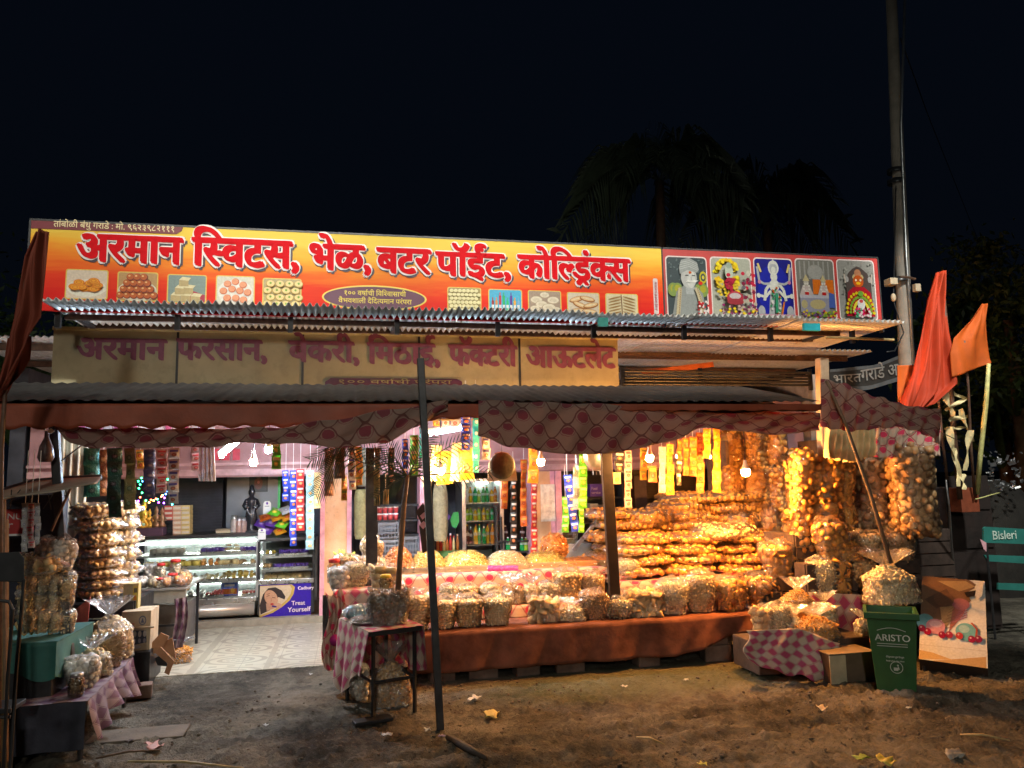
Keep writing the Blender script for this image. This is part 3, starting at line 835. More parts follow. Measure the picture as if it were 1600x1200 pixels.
# oval badge
c = W(586, 466, GY); e = W(503, 466, GY); tpz = W(586, 446, GY)
def oval(rx, rz, y, name, mt_):
    MB().prism([(c.x+rx*math.cos(k*PI/20), c.z-2.93+rz*math.sin(k*PI/20)) for k in range(40)], 'y', -y, -0.001).build(name, mt_, sg)
oval(c.x-e.x, tpz.z-c.z, 0.003, 'badge_rim', simple('yellow_ink', (0.75, 0.55, 0.08), 0.5, 0, 0.05))
oval((c.x-e.x)*0.965, (tpz.z-c.z)*0.88, 0.005, 'badge', simple('plum_ink', (0.10, 0.015, 0.05), 0.5, 0, 0.1))
mb = MB(); word(mb, '१०० वषाHची िविVवासाची', 537, 634, 462.5, 455.5, GY, SO, ring(0.012)[::3], 0.003); word(mb, 'वैभवशाली दैिदTयमान परंपरा', 529, 643, 474.5, 467.5, GY, SO, ring(0.012)[::3], 0.003)
mb.build('badge_lettering', simple('yellow_ink', (0.75, 0.55, 0.08), 0.5, 0, 0.05), sg)

def picture(parent, kind, x0, y0, x1, y1, Y, oz):
    a = W(x0, (y0+y1)/2, Y); b = W(x1, (y0+y1)/2, Y); zt_ = W((x0+x1)/2, y0, Y).z; zb_ = W((x0+x1)/2, y1, Y).z
    A = Art((a.x, -0.0015, zb_-oz), Ux, Vz, b.x-a.x, zt_-zb_)
    rr_ = random.Random(hash(kind) % 97 if False else len(kind)*7)
    A.rrect(0, 0, 1, 1, 0.06, (0.78, 0.55, 0.16)); 
    def inner(c): A.rrect(0.03, 0.035, 0.97, 0.965, 0.05, c)
    if kind == 'jalebi':
        inner((0.74, 0.60, 0.48)); A.ell(0.5, 0.38, 0.46, 0.3, (0.80, 0.74, 0.62))
        for i in range(16):
            u, v = 0.5+rr_.uniform(-0.3, 0.3), 0.46+rr_.uniform(-0.12, 0.24)
            for k, cc in ((0.13, (0.80, 0.22, 0.02)), (0.1, (0.86, 0.42, 0.10)), (0.075, (0.72, 0.2, 0.02)), (0.045, (0.86, 0.40, 0.1))): A.ell(u, v, k, k*0.75, cc)
    elif kind == 'jamun':
        inner((0.50, 0.30, 0.14)); A.ell(0.5, 0.35, 0.48, 0.36, (0.74, 0.66, 0.50))
        for j in range(4):
            for i in range(6-j):
                u = 0.5+(i-(5-j)/2)*0.165; v = 0.2+j*0.2
                A.ell(u, v, 0.1, 0.125, (0.22, 0.03, 0.01)); A.ell(u-0.01, v+0.015, 0.085, 0.105, (0.52, 0.11, 0.02)); A.ell(u-0.03, v+0.04, 0.03, 0.03, (0.85, 0.5, 0.25))
    elif kind == 'barfi':
        inner((0.20, 0.26, 0.24)); A.poly([(0.5, 0.5), (0.96, 0.3), (0.96, 0.05), (0.6, 0.05)], (0.42, 0.03, 0.06))
        for u, v in ((0.1, 0.05), (0.35, 0.05), (0.6, 0.03), (0.2, 0.3), (0.42, 0.32), (0.3, 0.58)):
            A.poly([(u, v), (u+0.24, v-0.0), (u+0.24, v+0.2), (u, v+0.22)], (0.48, 0.36, 0.18)); A.poly([(u, v+0.22), (u+0.24, v+0.2), (u+0.3, v+0.3), (u+0.08, v+0.33)], (0.76, 0.66, 0.42))
    elif kind == 'peda':
        inner((0.66, 0.62, 0.52)); A.ell(0.5, 0.45, 0.45, 0.42, (0.78, 0.74, 0.68))
        for u, v in ((0.3, 0.72), (0.5, 0.8), (0.7, 0.7), (0.2, 0.48), (0.42, 0.55), (0.62, 0.5), (0.82, 0.45), (0.3, 0.25), (0.52, 0.25), (0.72, 0.2)):
            A.ell(u, v, 0.1, 0.115, (0.60, 0.18, 0.10)); A.ell(u-0.01, v+0.015, 0.085, 0.095, (0.80, 0.34, 0.2))
    elif kind == 'laddu':
        inner((0.45, 0.35, 0.16))
        for j in range(4):
            for i in range(4):
                u, v = 0.13+i*0.24+(0.08 if j % 2 else 0), 0.1+j*0.23
                A.ell(u, v, 0.115, 0.12, (0.50, 0.30, 0.06)); A.ell(u, v+0.01, 0.1, 0.105, (0.80, 0.62, 0.28)); A.ell(u, v+0.02, 0.03, 0.04, (0.2, 0.35, 0.05))
    elif kind == 'ball_grid':
        inner((0.34, 0.26, 0.10))
        for j in range(6):
            for i in range(8):
                u, v = 0.08+i*0.12+(0.04 if j % 2 else 0), 0.12+j*0.145
                if u < 0.95: A.ell(u, v, 0.058, 0.07, (0.80, 0.70, 0.40))
        A.rect(0.03, 0.035, 0.97, 0.1, (0.03, 0.03, 0.02))
    elif kind == 'bottles':
        inner((0.10, 0.42, 0.62)); A.rect(0.03, 0.035, 0.97, 0.22, (0.35, 0.6, 0.7))
        for i, cc in enumerate([(0.3, 0.02, 0.02), (0.7, 0.3, 0.1), (0.5, 0.02, 0.05), (0.02, 0.4, 0.12), (0.05, 0.5, 0.2), (0.1, 0.05, 0.3), (0.75, 0.35, 0.02), (0.2, 0.4, 0.6)]):
            u = 0.13+i*0.107; hh = 0.55+0.2*(i in (2, 3, 5)); A.rrect(u-0.035, 0.1, u+0.035, hh, 0.02, cc); A.rect(u-0.014, hh-0.02, u+0.014, hh+0.12, cc); A.rect(u-0.035, 0.25, u+0.035, 0.38, (0.75, 0.72, 0.7))
    elif kind == 'khari':
        inner((0.36, 0.26, 0.2))
        for u, v, r_ in ((0.5, 0.8, 0.16), (0.25, 0.6, 0.2), (0.75, 0.6, 0.2), (0.4, 0.42, 0.2), (0.62, 0.3, 0.22), (0.2, 0.25, 0.16), (0.85, 0.22, 0.14)):
            A.ell(u, v, r_, r_*0.8, (0.40, 0.30, 0.22)); A.ell(u, v+0.02, r_*0.85, r_*0.66, (0.72, 0.62, 0.48)); A.ell(u, v+0.01, r_*0.5, r_*0.36, (0.62, 0.52, 0.40))
    elif kind == 'rolls':
        inner((0.68, 0.58, 0.46))
        for u, v, ro in ((0.3, 0.7, 0.3), (0.62, 0.72, -0.2), (0.4, 0.45, -0.35), (0.72, 0.45, 0.2), (0.3, 0.2, 0.1), (0.68, 0.18, -0.1)):
            A.ell(u, v, 0.24, 0.12, (0.35, 0.14, 0.05), ro); A.ell(u, v+0.02, 0.21, 0.085, (0.76, 0.5, 0.28), ro); A.ell(u, v+0.025, 0.16, 0.03, (0.82, 0.68, 0.46), ro)
    elif kind == 'tray_rows':
        inner((0.72, 0.62, 0.42))
        for j in range(6):
            for sgn in (-1, 1): A.ell(0.5+sgn*0.22, 0.15+j*0.13, 0.2, 0.035, (0.34, 0.20, 0.08), -sgn*0.25)
        A.line([(0.5, 0.05), (0.48, 0.95)], 0.03, (0.2, 0.1, 0.05))
    A.build('snack_picture', parent)
PK = ['jalebi', 'jamun', 'barfi', 'peda', 'laddu', 'ball_grid', 'bottles', 'khari', 'rolls', 'tray_rows']
PB = [(102, 421, 169, 468), (183, 425, 247, 471), (261, 429, 323, 474), (337, 431, 398, 478), (410, 435, 471, 480),
      (699, 449, 752, 489), (763, 452, 816, 492), (825, 454, 877, 493), (886, 457, 937, 494), (946, 459, 997, 495)]
for k_, b_ in zip(PK, PB): picture(sg, k_, *b_, GY, 2.93)
# narrow upright strip of tiny writing at the right edge
A = Art((W(1030, 465, GY).x-0.055, -0.002, W(1030, 491, GY).z-2.93), Ux, Vz, 0.045, 0.33)
A.rrect(0, 0, 1, 1, 0.3, (0.72, 0.62, 0.60)); A.build('printer_strip', sg)
mb = MB(); o0 = A.O+Vector((0.034, -0.003, 0.03)); letters(mb, 'ॐ साई आटसH मो ९०११३३३४', o0, Vz, -Ux, 0.032, 0.27, ring(0.01)[::3], 0.001); mb.build('printer_lettering', simple('dark_red_ink', (0.4, 0.03, 0.06), 0.5), sg)

# ---- picture banner
pb = thing('picture_banner', 'red banner with five framed devotional pictures right of the shop sign', 'banner', (0, GY, 2.93))
bx0, bx1 = sx1+0.016, W(1373, 440, GY).x
MB().bx(bx0, bx1, 0, 0.03, 0.03, sz1-2.932).build('banner_board', simple('banner_red', (0.42, 0.035, 0.03), 0.45, 0, 0.15), pb)
mb = MB(); mb.bx(bx0, bx1+0.01, -0.004, 0.05, sz1-2.93, sz1-2.917); mb.bx(bx1+0.001, bx1+0.014, -0.004, 0.05, 0, sz1-2.931); mb.build('banner_frame', M_STEEL, pb)
BXS = [(1041, 1106), (1111, 1175), (1179, 1240), (1244, 1305), (1309, 1368)]
def framed(i):
    x0, x1 = BXS[i]; xm = (x0+x1)/2; yt = 400+(xm-1040)*0.02; yb = 497+(xm-1040)*0.014
    a = W(x0, 450, GY).x; b = W(x1, 450, GY).x; zt_ = W(xm, yt, GY).z; zb_ = W(xm, yb, GY).z
    A = Art((a, -0.0015, zb_-2.93), Ux, Vz, b-a, zt_-zb_)
    A.rrect(0, 0, 1, 1, 0.09, (0.78, 0.66, 0.64))
    G_ = random.Random(i+3)
    def inner(c): A.rrect(0.025, 0.02, 0.975, 0.98, 0.08, c)
    if i == 0:   # turbaned man with garlands
        inner((0.035, 0.05, 0.055))
        for k in range(30): u, v = G_.uniform(0.08, 0.92), G_.uniform(0.6, 0.94); A.ell(u, v, 0.03, 0.012, (0.10, 0.13, 0.13), G_.random()*3)
        A.ell(0.88, 0.66, 0.09, 0.1, (0.5, 0.42, 0.05)); A.ell(0.88, 0.66, 0.06, 0.065, (0.04, 0.06, 0.06)); A.ell(0.88, 0.66, 0.03, 0.03, (0.6, 0.5, 0.1))
        for u in (0.15, 0.25, 0.78, 0.86): A.ell(u, 0.45, 0.13, 0.11, (0.20, 0.27, 0.08)); A.ell(u, 0.47, 0.07, 0.06, (0.36, 0.34, 0.05))
        A.poly([(0.1, 0.03), (0.22, 0.42), (0.4, 0.52), (0.7, 0.5), (0.85, 0.4), (0.93, 0.03)], (0.25, 0.26, 0.25))
        A.poly([(0.45, 0.38), (0.45, 0.55), (0.65, 0.55), (0.66, 0.38)], (0.36, 0.37, 0.36))
        A.ell(0.53, 0.65, 0.19, 0.175, (0.44, 0.43, 0.41)); A.ell(0.58, 0.62, 0.1, 0.14, (0.56, 0.55, 0.52))
        A.poly([(0.32, 0.70), (0.3, 0.8), (0.36, 0.93), (0.55, 0.97), (0.74, 0.9), (0.78, 0.78), (0.72, 0.73), (0.5, 0.77)], (0.30, 0.31, 0.30))
        for k in range(4): A.line([(0.33, 0.78+k*0.035), (0.55, 0.83+k*0.03), (0.75, 0.77+k*0.03)], 0.015, (0.45, 0.46, 0.44))
        A.ell(0.56, 0.73, 0.035, 0.02, (0.6, 0.12, 0.03)); A.line([(0.44, 0.68), (0.52, 0.685)], 0.02, (0.08, 0.08, 0.08)); A.line([(0.6, 0.685), (0.68, 0.68)], 0.02, (0.08, 0.08, 0.08))
        A.poly([(0.44, 0.575), (0.5, 0.605), (0.57, 0.59), (0.65, 0.605), (0.75, 0.6), (0.66, 0.565), (0.57, 0.57)], (0.72, 0.7, 0.66)); A.line([(0.575, 0.66), (0.585, 0.61)], 0.014, (0.3, 0.3, 0.3))
        A.ell(0.8, 0.56, 0.05, 0.03, (0.6, 0.03, 0.02))
        for sgn in (0, 1):
            for k in range(15):
                u = (0.3-0.006*k) if not sgn else (0.68+0.016*k*(1-k/26)); v = 0.46-k*0.03
                A.ell(u, v, 0.05, 0.02, (0.50, 0.42, 0.28)); A.ell(u+0.02, v, 0.015, 0.012, (0.3, 0.2, 0.1))
        for k in range(26): A.rect(*(lambda u, v: (u, v, u+0.05, v+0.03))(G_.uniform(0.66, 0.9), G_.uniform(0.03, 0.24)), G_.choice([(0.55, 0.04, 0.05), (0.7, 0.62, 0.6), (0.4, 0.05, 0.05)]))
    elif i == 1:
        inner((0.36, 0.36, 0.30))
        for k in range(110):
            a_ = G_.uniform(-0.5, PI+0.5); u = 0.36+0.23*math.cos(a_)+G_.uniform(-0.04, 0.04); v = 0.72+0.22*math.sin(a_)-(0.1 if a_ < 0.2 or a_ > 3 else 0)
            A.ell(u, v, 0.045, 0.03, G_.choice([(0.78, 0.55, 0.02), (0.82, 0.66, 0.05), (0.7, 0.42, 0.02)]))
        for k in range(50): A.ell(G_.uniform(0.1, 0.6), G_.uniform(0.35, 0.6), 0.035, 0.022, G_.choice([(0.78, 0.55, 0.02), (0.7, 0.5, 0.1)]))
        A.ell(0.37, 0.73, 0.1, 0.13, (0.46, 0.50, 0.40)); A.ell(0.37, 0.83, 0.07, 0.05, (0.3, 0.35, 0.28)); A.ell(0.35, 0.68, 0.05, 0.03, (0.5, 0.05, 0.08))
        for k in range(34): A.ell(0.37+G_.uniform(-0.1, 0.1), G_.uniform(0.42, 0.62), 0.04, 0.022, (0.40, 0.02, 0.05))
        for k in range(34): A.ell(G_.uniform(0.62, 0.95), G_.uniform(0.12, 0.7), 0.045, 0.03, G_.choice([(0.20, 0.02, 0.05), (0.45, 0.38, 0.3), (0.12, 0.1, 0.12), (0.5, 0.05, 0.08)]))
        A.ell(0.8, 0.7, 0.05, 0.05, (0.5, 0.46, 0.38)); A.ell(0.45, 0.3, 0.2, 0.11, (0.40, 0.06, 0.08)); A.ell(0.45, 0.33, 0.14, 0.05, (0.5, 0.42, 0.42)); A.ell(0.45, 0.24, 0.2, 0.05, (0.3, 0.05, 0.06))
        for k in range(60): A.ell(G_.uniform(0.06, 0.94), G_.uniform(0.03, 0.18), 0.035, 0.02, G_.choice([(0.25, 0.03, 0.12), (0.5, 0.36, 0.3), (0.12, 0.04, 0.06), (0.75, 0.55, 0.05)]))
    elif i == 2:   # pale many-armed statue on blue
        inner((0.012, 0.012, 0.18)); A.ell(0.5, 0.45, 0.42, 0.45, (0.02, 0.025, 0.30))
        w_ = (0.58, 0.57, 0.52); g_ = (0.36, 0.36, 0.38)
        A.poly([(0.32, 0.03), (0.4, 0.5), (0.6, 0.5), (0.7, 0.03)], g_)
        A.ell(0.5, 0.84, 0.14, 0.12, w_); A.ell(0.5, 0.83, 0.1, 0.085, g_); A.ell(0.5, 0.8, 0.055, 0.06, w_); A.poly([(0.44, 0.9), (0.5, 0.99), (0.56, 0.9)], w_)
        A.ell(0.5, 0.69, 0.09, 0.075, w_); A.ell(0.5, 0.55, 0.13, 0.1, w_)
        for sgn in (-1, 1):
            A.line([(0.5+sgn*0.1, 0.58), (0.5+sgn*0.22, 0.48), (0.5+sgn*0.27, 0.3)], 0.07, w_); A.line([(0.5+sgn*0.1, 0.58), (0.5+sgn*0.26, 0.57), (0.5+sgn*0.38, 0.62), (0.5+sgn*0.42, 0.85)], 0.055, g_)
            A.line([(0.5+sgn*0.1, 0.46), (0.5+sgn*0.24, 0.36), (0.5+sgn*0.38, 0.38)], 0.06, w_); A.ell(0.5+sgn*0.42, 0.38, 0.05, 0.04, w_); A.ell(0.5+sgn*0.38, 0.6, 0.04, 0.03, (0.5, 0.2, 0.3)); A.ell(0.5+sgn*0.36, 0.12, 0.09, 0.1, g_)
            A.line([(0.5+sgn*0.33, 0.76), (0.5+sgn*0.4, 0.9)], 0.05, (0.6, 0.48, 0.2))
        for k in range(26): A.ell(0.5+G_.uniform(-0.13, 0.13), 0.1+0.42*k/26, 0.028, 0.018, G_.choice([w_, (0.05, 0.25, 0.12), (0.5, 0.12, 0.05), (0.65, 0.62, 0.6)]))
        A.line([(0.52, 0.42), (0.5, 0.1)], 0.07, (0.04, 0.22, 0.12)); A.line([(0.7, 0.28), (0.62, 0.06)], 0.04, (0.6, 0.2, 0.06))
        for k in range(14): A.ell(0.1+0.06*k, 0.05, 0.04, 0.03, (0.5, 0.3, 0.35))
    elif i == 3:   # two enthroned figures
        inner((0.17, 0.16, 0.14))
        for k in range(7): A.rect(0.1+k*0.12, 0.62, 0.14+k*0.12, 0.96, (0.28, 0.27, 0.25))
        A.ell(0.5, 0.78, 0.2, 0.12, (0.30, 0.29, 0.27)); A.rect(0.42, 0.42, 0.95, 0.66, (0.60, 0.16, 0.04)); A.rect(0.1, 0.42, 0.42, 0.66, (0.10, 0.09, 0.09))
        for cx, s_ in ((0.25, 1.1), (0.68, 0.95)):
            A.poly([(cx-0.16*s_, 0.40), (cx-0.08*s_, 0.56), (cx+0.08*s_, 0.56), (cx+0.16*s_, 0.40)], (0.46, 0.38, 0.36)); A.ell(cx, 0.6, 0.06*s_, 0.05*s_, (0.40, 0.36, 0.30)); A.poly([(cx-0.08*s_, 0.63), (cx, 0.74), (cx+0.08*s_, 0.63)], (0.46, 0.38, 0.22))
            for k in range(8): A.ell(cx+0.07*math.cos(k*0.8-2.8), 0.52+0.07*math.sin(k*0.8-2.8), 0.025, 0.018, (0.6, 0.55, 0.5))
            A.rect(cx-0.05, 0.4, cx+0.05, 0.45, (0.42, 0.03, 0.03))
        A.rect(0.06, 0.12, 0.8, 0.38, (0.25, 0.24, 0.30)); A.rect(0.06, 0.35, 0.8, 0.4, (0.40, 0.38, 0.42)); A.ell(0.5, 0.25, 0.2, 0.08, (0.40, 0.33, 0.18)); A.ell(0.16, 0.25, 0.08, 0.07, (0.38, 0.32, 0.18))
        A.poly([(0.78, 0.2), (0.8, 0.45), (0.93, 0.42), (0.95, 0.2)], (0.08, 0.12, 0.35))
        for k in range(50): A.ell(G_.uniform(0.08, 0.94), G_.uniform(0.03, 0.14), 0.03, 0.018, G_.choice([(0.6, 0.45, 0.05), (0.5, 0.06, 0.1), (0.2, 0.08, 0.25), (0.2, 0.3, 0.05)]))
    else:          # garlanded idol in an arch
        inner((0.26, 0.25, 0.23))
        for k in range(60): A.ell(G_.uniform(0.06, 0.94), G_.uniform(0.3, 0.95), 0.03, 0.015, G_.choice([(0.20, 0.19, 0.17), (0.34, 0.33, 0.30)]), G_.random()*3)
        A.poly([(0.18, 0.1), (0.18, 0.62), (0.25, 0.76), (0.38, 0.84), (0.5, 0.88), (0.62, 0.84), (0.76, 0.76), (0.84, 0.62), (0.84, 0.1)], (0.07, 0.05, 0.045))
        A.ell(0.5, 0.70, 0.15, 0.06, (0.46, 0.36, 0.2)); A.ell(0.5, 0.76, 0.09, 0.07, (0.42, 0.2, 0.12)); A.ell(0.5, 0.63, 0.14, 0.1, (0.50, 0.1, 0.03)); A.ell(0.5, 0.60, 0.06, 0.025, (0.75, 0.4, 0.05))
        for sgn in (-1, 1): A.ell(0.5+sgn*0.06, 0.65, 0.025, 0.02, (0.8, 0.7, 0.5)); A.ell(0.5+sgn*0.3, 0.66, 0.05, 0.05, (0.35, 0.33, 0.32)); A.line([(0.5+sgn*0.34, 0.6), (0.5+sgn*0.36, 0.75)], 0.03, (0.5, 0.42, 0.36))
        A.poly([(0.14, 0.06), (0.2, 0.45), (0.36, 0.54), (0.64, 0.54), (0.8, 0.45), (0.88, 0.06)], (0.36, 0.02, 0.03))
        for r_, cc in ((0.36, (0.60, 0.46, 0.06)), (0.28, (0.18, 0.3, 0.05)), (0.2, (0.66, 0.55, 0.1))):
            for k in range(15): a_ = PI*k/14; A.ell(0.5+r_*math.cos(a_), 0.12+r_*0.9*math.sin(a_), 0.035, 0.026, cc)
        A.ell(0.5, 0.42, 0.07, 0.045, (0.15, 0.3, 0.06)); A.ell(0.5, 0.25, 0.1, 0.09, (0.60, 0.57, 0.55)); A.ell(0.5, 0.3, 0.05, 0.03, (0.5, 0.1, 0.1))
        for k in range(40): A.ell(G_.uniform(0.3, 0.7), G_.uniform(0.04, 0.18), 0.03, 0.02, G_.choice([(0.6, 0.06, 0.15), (0.62, 0.5, 0.5), (0.1, 0.35, 0.2)]))
    A.build('devotional_picture', pb)
for i in range(5): framed(i)

# ------------------------------------------------------------------ posts and poles
def post(x0, y0, x1, y1, Y, w, d, mat, name, label, cat='post', z_b=0.0):
    a = W(x0, y0, Y); b = W(x1, y1, Y)
    k = (a.z-z_b)/(a.z-b.z) if abs(a.z-b.z) > 1e-6 else 1
    b2 = a+(b-a)*k
    R_ = (a-b2).normalized(); xx = Vector((0, 1, 0)).cross(R_).normalized(); yy = R_.cross(xx)
    R = Matrix((xx, yy, R_)).transposed()
    o = MB().box((a+b2)/2, (w, d, (a-b2).length), R).build(name, mat, None, False, 0.004)
    return tag(o, label, cat)
post(657, 560, 688, 1140, 5.16, 0.048, 0.048, M_STEEL, 'awning_post', 'dark square steel post leaning out in front of the awning, its foot in the mud')
post(580, 700, 581, 925, 6.5, 0.094, 0.05, M_STEEL, 'steel_post', 'dark upright steel post behind the small black table')
post(946, 700, 961, 940, 6.5, 0.095, 0.05, simple('brown_steel', (0.035, 0.022, 0.015), 0.45, 0.4, 0.3, 12), 'steel_post', 'brown steel post between the snack trays and the stacked sacks')
post(1284, 560, 1290, 800, 6.4, 0.09, 0.09, simple('pale_post_paint', (0.42, 0.32, 0.22), 0.6, 0, 0.25), 'wooden_post', 'pale post under the right end of the canopy')
post(84, 655, 96, 840, 5.6, 0.055, 0.05, M_STEEL, 'steel_post', 'dark post with white scraps at the left end of the cloth valance')
o = MB().tube([W(1291, 595, 5.5), W(1322, 665, 5.45), W(1361, 775, 5.4), W(1392, 880, 5.35)], [0.012, 0.014, 0.015, 0.016], 8).build('bamboo_prop', M_WOOD, None, True); tag(o, 'slender bamboo prop slanting down in front of the upright sacks', 'pole')

# ------------------------------------------------------------------ hanging cloth valances
def interp(ps, x):
    if x <= ps[0][0]: return ps[0][1]
    for (a, b), (c, d) in zip(ps, ps[1:]):
        if x <= c: k = (x-a)/(c-a); k = k*k*(3-2*k)*0.5+k*0.5; return b+(d-b)*k
    return ps[-1][1]
def valance(name, top, bot, Y, label, mat, fold=0.02, sc=1.0, nf=9, Yf=None):
    x0, x1 = top[0][0], top[-1][0]
    def f(u, v):
        x = x0+(x1-x0)*u; y = interp(top, x)*(1-v)+interp(bot, x)*v
        YY = Y if Yf is None else Yf(u, v)
        p = W(x, y, YY)
        p.y += fold*(0.4+v)*math.sin(u*nf*2*PI+3*v)+0.5*fold*math.sin(u*nf*5+v*7+1)
        p.z += 0.006*math.sin(v*14+u*40)
        return p
    a = W(x0, 650, Y); b = W(x1, 650, Y); L = (b-a).length
    H = abs(W(x0, interp(top, x0), Y).z-W(x0, interp(bot, (x0+x1)/2), Y).z)+0.1
    o = MB().grid(f, 90, 22, 0, lambda u, v: (u*L*sc, -v*H*sc)).build(name, mat, None, True)
    s = o.modifiers.new('Solidify', 'SOLIDIFY'); s.thickness = 0.0015
    return tag(o, label, 'cloth valance')
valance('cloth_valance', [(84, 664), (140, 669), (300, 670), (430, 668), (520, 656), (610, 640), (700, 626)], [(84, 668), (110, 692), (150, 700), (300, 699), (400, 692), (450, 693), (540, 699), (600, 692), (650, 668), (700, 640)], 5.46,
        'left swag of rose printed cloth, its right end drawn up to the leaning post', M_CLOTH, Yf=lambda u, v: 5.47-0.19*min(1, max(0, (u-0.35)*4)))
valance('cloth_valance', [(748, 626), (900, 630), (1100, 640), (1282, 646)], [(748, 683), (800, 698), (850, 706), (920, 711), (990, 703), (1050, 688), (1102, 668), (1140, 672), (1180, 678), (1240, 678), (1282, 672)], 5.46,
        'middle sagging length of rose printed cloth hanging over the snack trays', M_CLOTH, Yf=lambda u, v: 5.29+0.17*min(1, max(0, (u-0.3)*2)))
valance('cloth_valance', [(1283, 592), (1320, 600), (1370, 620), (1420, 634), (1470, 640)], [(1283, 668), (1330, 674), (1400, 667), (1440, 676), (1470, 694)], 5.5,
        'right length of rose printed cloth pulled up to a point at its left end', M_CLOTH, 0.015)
valance('cloth_screen', [(1366, 668), (1420, 662), (1470, 660)], [(1366, 715), (1420, 716), (1476, 712)], 6.1, 'brightly lit rose printed cloth hanging behind the upright sacks', M_CLOTHB, 0.01)['category'] = 'cloth screen'
valance('cloth_screen', [(1290, 660), (1330, 662), (1368, 664)], [(1288, 716), (1330, 722), (1368, 712)], 6.05, 'plain yellowish cloth hanging left of the lit rose print', simple('yellow_muslin', (0.62, 0.50, 0.26), 0.8, 0, 0.2, 8), 0.03)['category'] = 'cloth screen'
# scalloped pink lining sheet peeping out above the left swag
o = MB().grid(lambda u, v: W(88+250*u, 659+4*u+ (12*v if v > 0.5 else -4*math.sin(u*44)*(1-v)-2), 5.62), 150, 4, 0, lambda u, v: (u*1.3, v*0.1)).build('lining_cloth', ogee('bright_lining', (0.75, 0.62, 0.58), (0.70, 0.12, 0.26), (0.3, 0.1, 0.1), 0.14, trans=0.5), None, True)
tag(o, 'brightly lit pink printed lining with a scalloped top edge above the left swag', 'lining cloth')

# ------------------------------------------------------------------ tables, benches and counters
zB = 0.385
bench = thing('display_bench', 'long low bench draped in orange cloth under the front row of snack bags', 'bench', (1.9, 6.3, 0))
bx0_, bx1_ = W(636, 1000, 6.3).x-1.9, W(1192, 975, 6.3).x-1.9
MB().bx(bx0_+0.02, bx1_-0.02, 0.02, 0.75, zB-0.05, zB-0.012).build('bench_top', M_WOOD, bench)
def drape(u, v):
    x = bx0_+(bx1_-bx0_)*u
    s = v*1.35
    sag = 0.012*math.sin(u*23)+0.008*math.sin(u*51+1)
    if s < 0.9: return (x, 0.75-0.75*(s/0.9), zB+0.001+0.003*math.sin(u*40+s*9))
    d = (s-0.9)/0.45
    bot = 0.085+0.22*max(0, (u-0.72)/0.28)**1.3
    z = zB-(zB-bot)*d
    return (x, -0.012-0.04*d*abs(math.sin(u*14))-0.014*math.sin(u*45+d*2)*d-0.008*math.sin(u*90+d*5)*d+sag*d, z-0.0)
o = MB().grid(drape, 150, 34).build('bench_cloth', M_ORCLOTH, bench, True); s = o.modifiers.new('Solidify', 'SOLIDIFY'); s.thickness = 0.002; s.offset = 1
MB().bx(bx0_+0.02, bx1_-0.02, 0.5, 0.55, 0.055, zB-0.052).build('rear_board', M_WOOD, bench)
for i, x in enumerate((690, 755, 822, 890, 1010, 1120)):
    a = W(x, 1030, 6.4).x
    tag(MB().box((a, 6.42, 0.06), (0.24 if i % 2 else 0.2, 0.16, 0.14), RZ(0.1*(-1)**i)).build('stone_block', M_BRICK, None, False, 0.012), 'rough stone block propping up the orange bench, %s from the left' % ORD[i], 'block', 'stone blocks under the bench')
    tag(MB().box((a, 6.42, 0.225), (0.2, 0.14, 0.19), RZ(-0.1)).build('stone_block', M_BRICK, None, False, 0.012), 'rough upper stone block hidden behind the orange cloth, %s from the left' % ORD[i], 'block', 'stone blocks under the bench')

def cloth_table(name, label, x0, x1, y0, y1, zt_, zb_, mat, sides='f', cat='table', lr=0.4, waves=9):
    """a board on legs with a printed cloth over top and front"""
    t = thing(name, label, cat, ((x0+x1)/2, y0, 0)); cx = (x0+x1)/2; w = (x1-x0)/2; d = y1-y0
    MB().bx(-w+0.02, w-0.02, 0.02, d-0.02, zt_-0.04, zt_-0.006).build('table_top', M_WOOD, t)
    for sx_, yy in ((-1, 0.05), (1, 0.05), (-1, d-0.05), (1, d-0.05)):
        MB().bx(sx_*(w-0.06)-0.02, sx_*(w-0.06)+0.02, yy-0.02, yy+0.02, 0.01, zt_-0.041).build('leg', M_STEEL, t)
    L = d+(zt_-zb_)
    def f(u, v):
        s = v*L; x = -w+2*w*u
        if s < d: return (x, d-s, zt_+0.0015*math.sin(u*30))
        q = (s-d)/(zt_-zb_)
        return (x, -0.008-0.018*q-0.014*q*math.sin(u*waves*6), zt_-(zt_-zb_)*q-0.008*q*math.sin(u*waves*3))
    o = MB().grid(f, 70, 30, 0, lambda u, v: (u*2*w, v*L)).build('table_cloth', mat, t, True)
    s = o.modifiers.new('Solidify', 'SOLIDIFY'); s.thickness = 0.002; s.offset = 1
    if 'l' in sides or 'r' in sides:
        for sd, sg_ in (('l', -1), ('r', 1)):
            if sd not in sides: continue
            dr = zt_-zb_ if lr is None else lr
            o = MB().grid(lambda u, v: (sg_*(w+0.006+0.02*v+0.016*v*math.sin(u*16)), d*u, zt_-dr*v*(1-0.15*math.sin(u*7))), 40, 14, 0, lambda u, v: (u*d, v*dr)).build('side_drape', mat, t, True)
    return t
# tray table (behind the bench) and the pink step
TZ = 0.70
tx0, tx1 = W(606, 900, 7.25).x, W(946, 895, 7.25).x
TZ = W(780, 893, 7.25).z
cloth_table('tray_table', 'long table under rose printed cloth holding the heaped snack trays', tx0, tx1, 7.25, 8.15, TZ, 0.45, M_CLOTHB)
S2 = W(780, 942, 6.85).z
cloth_table('display_step', 'low step under rose printed cloth behind the front row of bags', W(640, 940, 6.85).x, W(960, 940, 6.85).x, 6.78, 7.22, S2-0.02, 0.39, M_CLOTHB, cat='display step')
